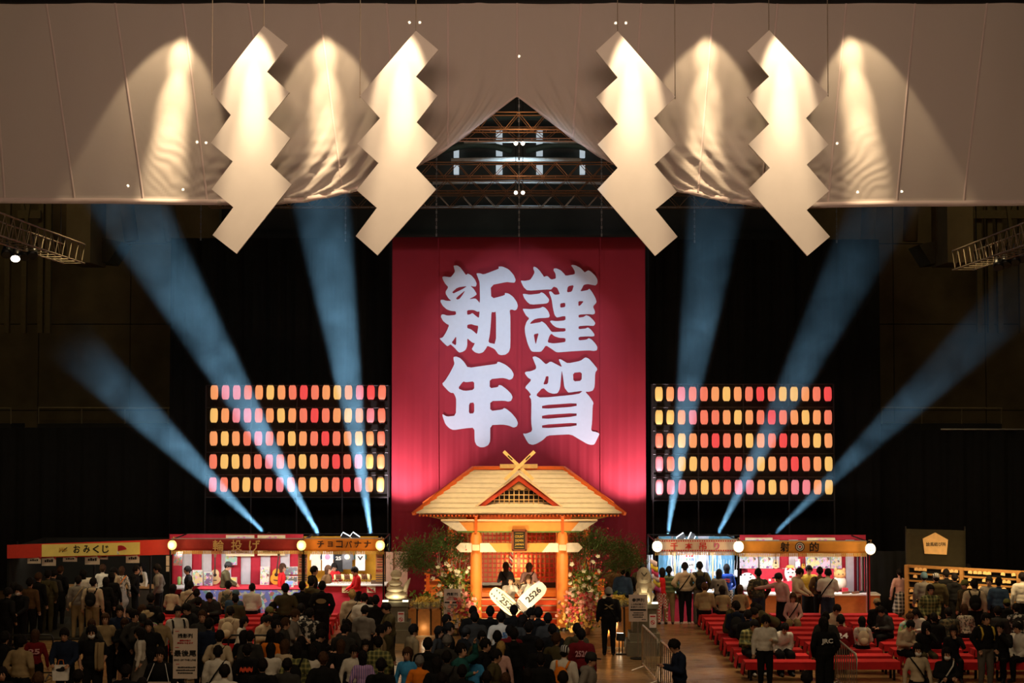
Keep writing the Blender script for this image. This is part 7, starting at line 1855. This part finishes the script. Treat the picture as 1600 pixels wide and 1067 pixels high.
# seats: sitters go to the nearest bench row; standing people keep a little apart along their line of sight
bench_y = [42.7 - .86 * k for k in range(10)]
for o, ori, hd in ALLP:
    if o['label'].find('sitting') >= 0 or ' on benches ' in o['label'] and o.data in [b[0] for k_, b in BODY.items() if k_[0] in 'SQDB']:
        y = min(bench_y, key=lambda q: abs(q - o.location.y)); o.location.x *= y / o.location.y; o.location.y = y
PP = [o for o, _, _ in ALLP]
sitd = {b[0].name for k_, b in BODY.items() if k_[0] in 'SQDB'}
for it in range(30):
    moved = False
    for i, a in enumerate(PP):
        for b in PP[i + 1:]:
            d = (b.location - a.location); d.z = 0
            if d.length < .46:
                near, far = (a, b) if a.location.y < b.location.y else (b, a)
                st_ = [q for q in (near, far) if q.data.name not in sitd and q.name not in PINNED]
                moved = True
                if st_:
                    for q in st_:
                        k_ = 1 + (.0022 if q is far else -.0022); q.location.x *= k_; q.location.y *= k_
                elif near.name not in PINNED and far.name not in PINNED:
                    s_ = 1 if b.location.x >= a.location.x else -1; a.location.x -= .03 * s_; b.location.x += .03 * s_
    if not moved: break
cnt = {}
for o in PP: cnt.setdefault(o['label'], []).append(o)
short = {'people in the crowd before the torii': 'before the torii', 'people in the queue before the fortune booth': 'in the fortune queue', 'people in the crowd by the banana stall aisle': 'near the banana aisle'}
def topd(o): return o['label'].split(' in ', 1)[1].split(',')[0] if ' in ' in o['label'] else 'staff'
for L_, os_ in cnt.items():
    if len(os_) < 2: continue
    for o in os_:
        nb = sorted((q for q in PP if q is not o and topd(q) != topd(o) and len(topd(q).split()) < 4), key=lambda q: (q.location - o.location).length)[:2]
        hd = [h_ for q, _, h_ in ALLP if q is o][0]
        o['label'] = 'person in %s, %s, between %s and %s %s' % (topd(o), hd, topd(nb[0]), topd(nb[1]), short.get(o['group'], o['group'].replace('people ', '')))
        if len(o['label'].split()) > 16: o['label'] = 'person in %s between %s and %s %s' % (topd(o), topd(nb[0]), topd(nb[1]), short.get(o['group'], ''))
        if len(o['label'].split()) > 16: o['label'] = 'person in %s, %s, beside %s' % (topd(o), hd, topd(nb[0]))

for o in PP:
    if len(o['label'].split()) > 16:
        g_ = o['group'].replace('people ', ''); o['label'] = o['label'].replace(g_, short.get(o['group'], g_))
    if len(o['label'].split()) > 16: o['label'] = ' '.join(o['label'].split()[:16])

# held sign, phone, hanging strings
pq = min(PP, key=lambda q: (q.location - G(251, 1012, 1.68).xy.to_3d()).length).location; r = thing('neck_sign', (pq.x, pq.y - .2, .9), 'white no photo sign board hung by strings on a staff chest', 'sign')
yy = pq.y - .21; x = pq.x; zt_ = 1.14
MB().boxb(x - .235, x + .235, yy, yy + .01, zt_ - .32, zt_).obj('board', sign_w, r)
for s in (-1, 1):
    MB().tube([(x + s * .2, yy, zt_), (x + s * .10, yy + .15, zt_ + .31)], .006, 5).obj('string', wshirt, r)
    cc = V((x + s * .11, yy - .008, zt_ - .16)); n = 20
    MB().add([(cc.x + q * math.cos(2 * math.pi * i / n), cc.y, cc.z + q * math.sin(2 * math.pi * i / n)) for q in (.075, .09) for i in range(n)], [(i, (i + 1) % n, n + (i + 1) % n, n + i) for i in range(n)]).obj('red_ring', red_ink, r)
    MB().bar(cc + V((-.06, -.002, .06)), cc + V((.06, -.002, -.06)), .014, .003, (0, 1, 0)).obj('red_slash', red_ink, r)
g = min(PP, key=lambda q: (q.location - G(1062, 1000, 1.7).xy.to_3d()).length).location; r = thing('phone', (g.x - .36, g.y, 1.2), 'black phone held by the person beside the barrier', 'phone')
c = V((g.x - .37, g.y, 1.2)); MB().box((c.x, g.y, c.z), (.15, .075, .01), (0, R(22), 0)).obj('shell', black_metal, r); MB().box((c.x + .002, g.y, c.z + .007), (.14, .068, .004), (0, R(22), 0)).obj('screen', mat('phone_screen', (.02, .02, .03), .1), r)

# things carried by the people facing out in the fortune queue
g = min(PP, key=lambda q: (q.location - G(103, 981, 1.68).xy.to_3d()).length).location; r = thing('carrier_bag', (g.x, g.y - .3, .72), 'white carrier bag with a black splash print held in the fortune queue', 'bag')
MB().prism([(g.x - .15, .72), (g.x + .15, .72), (g.x + .17, 1.02), (g.x - .17, 1.02)], g.y - .36, g.y - .27).obj('bag', wshirt, r)
MB().ell((g.x, g.y - .362, .93), (.09, .008, .035), 10, 6).ell((g.x + .05, g.y - .362, .95), (.05, .008, .05), 10, 6).obj('splash_print', ink, r)
MB().tube([(g.x - .06, g.y - .31, 1.02), (g.x - .04, g.y - .31, 1.12), (g.x + .04, g.y - .31, 1.12), (g.x + .06, g.y - .31, 1.02)], .008, 6).obj('handle', TOP['og'][0], r)
g = min(PP, key=lambda q: (q.location - G(144, 978, 1.7).xy.to_3d()).length).location; o = MB().sheet(lambda u, v, g=g: (g.x + .12 + .17 * u, g.y - .2 - .05 * math.sin(3 * v) + .03 * math.sin(9 * u), 1.42 - .55 * v), 8, 10, .05).obj('draped_jacket', TOP['be'][0], smooth=True); recentre(o); tag(o, 'beige jacket draped over the shoulder of the person in white mask', 'jacket')
# pieces of a part sit under that part
NEST = {'shrine_hall': {'gable_lattice': 'gable_back', 'gable_carving': 'gable_back', 'barge_board': 'gable_roof', 'gable_edge': 'gable_roof', 'finial_slot': 'crossed_finial', 'step_edge': 'step', 'lattice_upright': 'paper_screen', 'lattice_rail': 'paper_screen', 'rafter_end': 'soffit', 'eave_bracket': 'soffit', 'ridge_cap': 'ridge_beam'},
        'torii_gate': {'pillar_foot': 'pillar', 'wedge': 'pillar', 'white_end': 'crossbeam', 'beam_cap': 'crossbeam'}, 'new_year_banner': {'character': 'cloth', 'seam': 'cloth'}, 'shrine_cloth': {'hem': 'cloth', 'seam': 'cloth'},
        'queue_sign': {'lettering': 'board', 'small_print': 'board', 'printed_bar': 'board'}, 'name_plaque': {'lettering': 'panel', 'gold_line': 'panel'}, 'stall_lantern': {'lettering': 'paper_globe', 'rim': 'paper_globe'},
        't_shirt': {'lettering': 'shirt_body', 'printed_picture': 'shirt_body'}, 'guitar': {'sound_hole': 'body', 'bridge': 'body', 'headstock': 'neck'}, 'fortune_booth': {'lettering': 'sign_panel', 'painted_fan': 'sign_panel', 'painted_arrow': 'sign_panel', 'painted_ray': 'sign_panel'},
        'ring_toss_stall': {'lettering': 'fascia_cloth', 'fringe': 'fascia_cloth'}, 'chocolate_banana_stall': {'lettering': 'fascia_cloth', 'fringe': 'fascia_cloth'}, 'thousand_strings_stall': {'lettering': 'fascia_cloth', 'fringe': 'fascia_cloth', 'red_dash': 'fascia_cloth'},
        'shooting_stall': {'lettering': 'fascia_cloth', 'fringe': 'fascia_cloth', 'target_ring': 'fascia_cloth'}, 'photo_board': {'lettering': 'board', 'dark_panel': 'board', 'printed_mark': 'board', 'bar_code_stripe': 'board', 'blue_band': 'board'}, 'stage_lamp': {'lens': 'housing'},
        'plaque_backdrop': {'lettering': 'plaque_sign'}, 'menu_banner': {'lettering': 'cloth', 'printed_line': 'cloth', 'printed_picture': 'cloth'}, 'menu_board': {'small_print': 'board', 'colour_band': 'board'}, 'hanging_sign': {'panel': 'board'}, 'notice': {'red_ring': 'paper', 'red_slash': 'paper', 'small_print': 'paper'}, 'flood_lamp': {'lit_edge': 'housing'}, 'neck_sign': {'red_ring': 'board', 'red_slash': 'board'}, 'price_paper': {'red_corner': 'sheet', 'small_print': 'sheet'}, 'prize_box': {'printed_front': 'carton'}}
base = lambda o: o.name.split('.')[0]
for o in list(COL.objects):
    if o.parent is None and base(o) in NEST:
        ch = list(o.children); rules = NEST[base(o)]; idx = {}
        for c in ch:
            if base(c) in rules:
                ps = [q for q in ch if base(q) == rules[base(c)]]
                if ps:
                    i = idx.get(base(c), 0); idx[base(c)] = i + 1
                    n_ = sum(base(q) == base(c) for q in ch); c.parent = ps[min(len(ps) - 1, i * len(ps) // n_)]
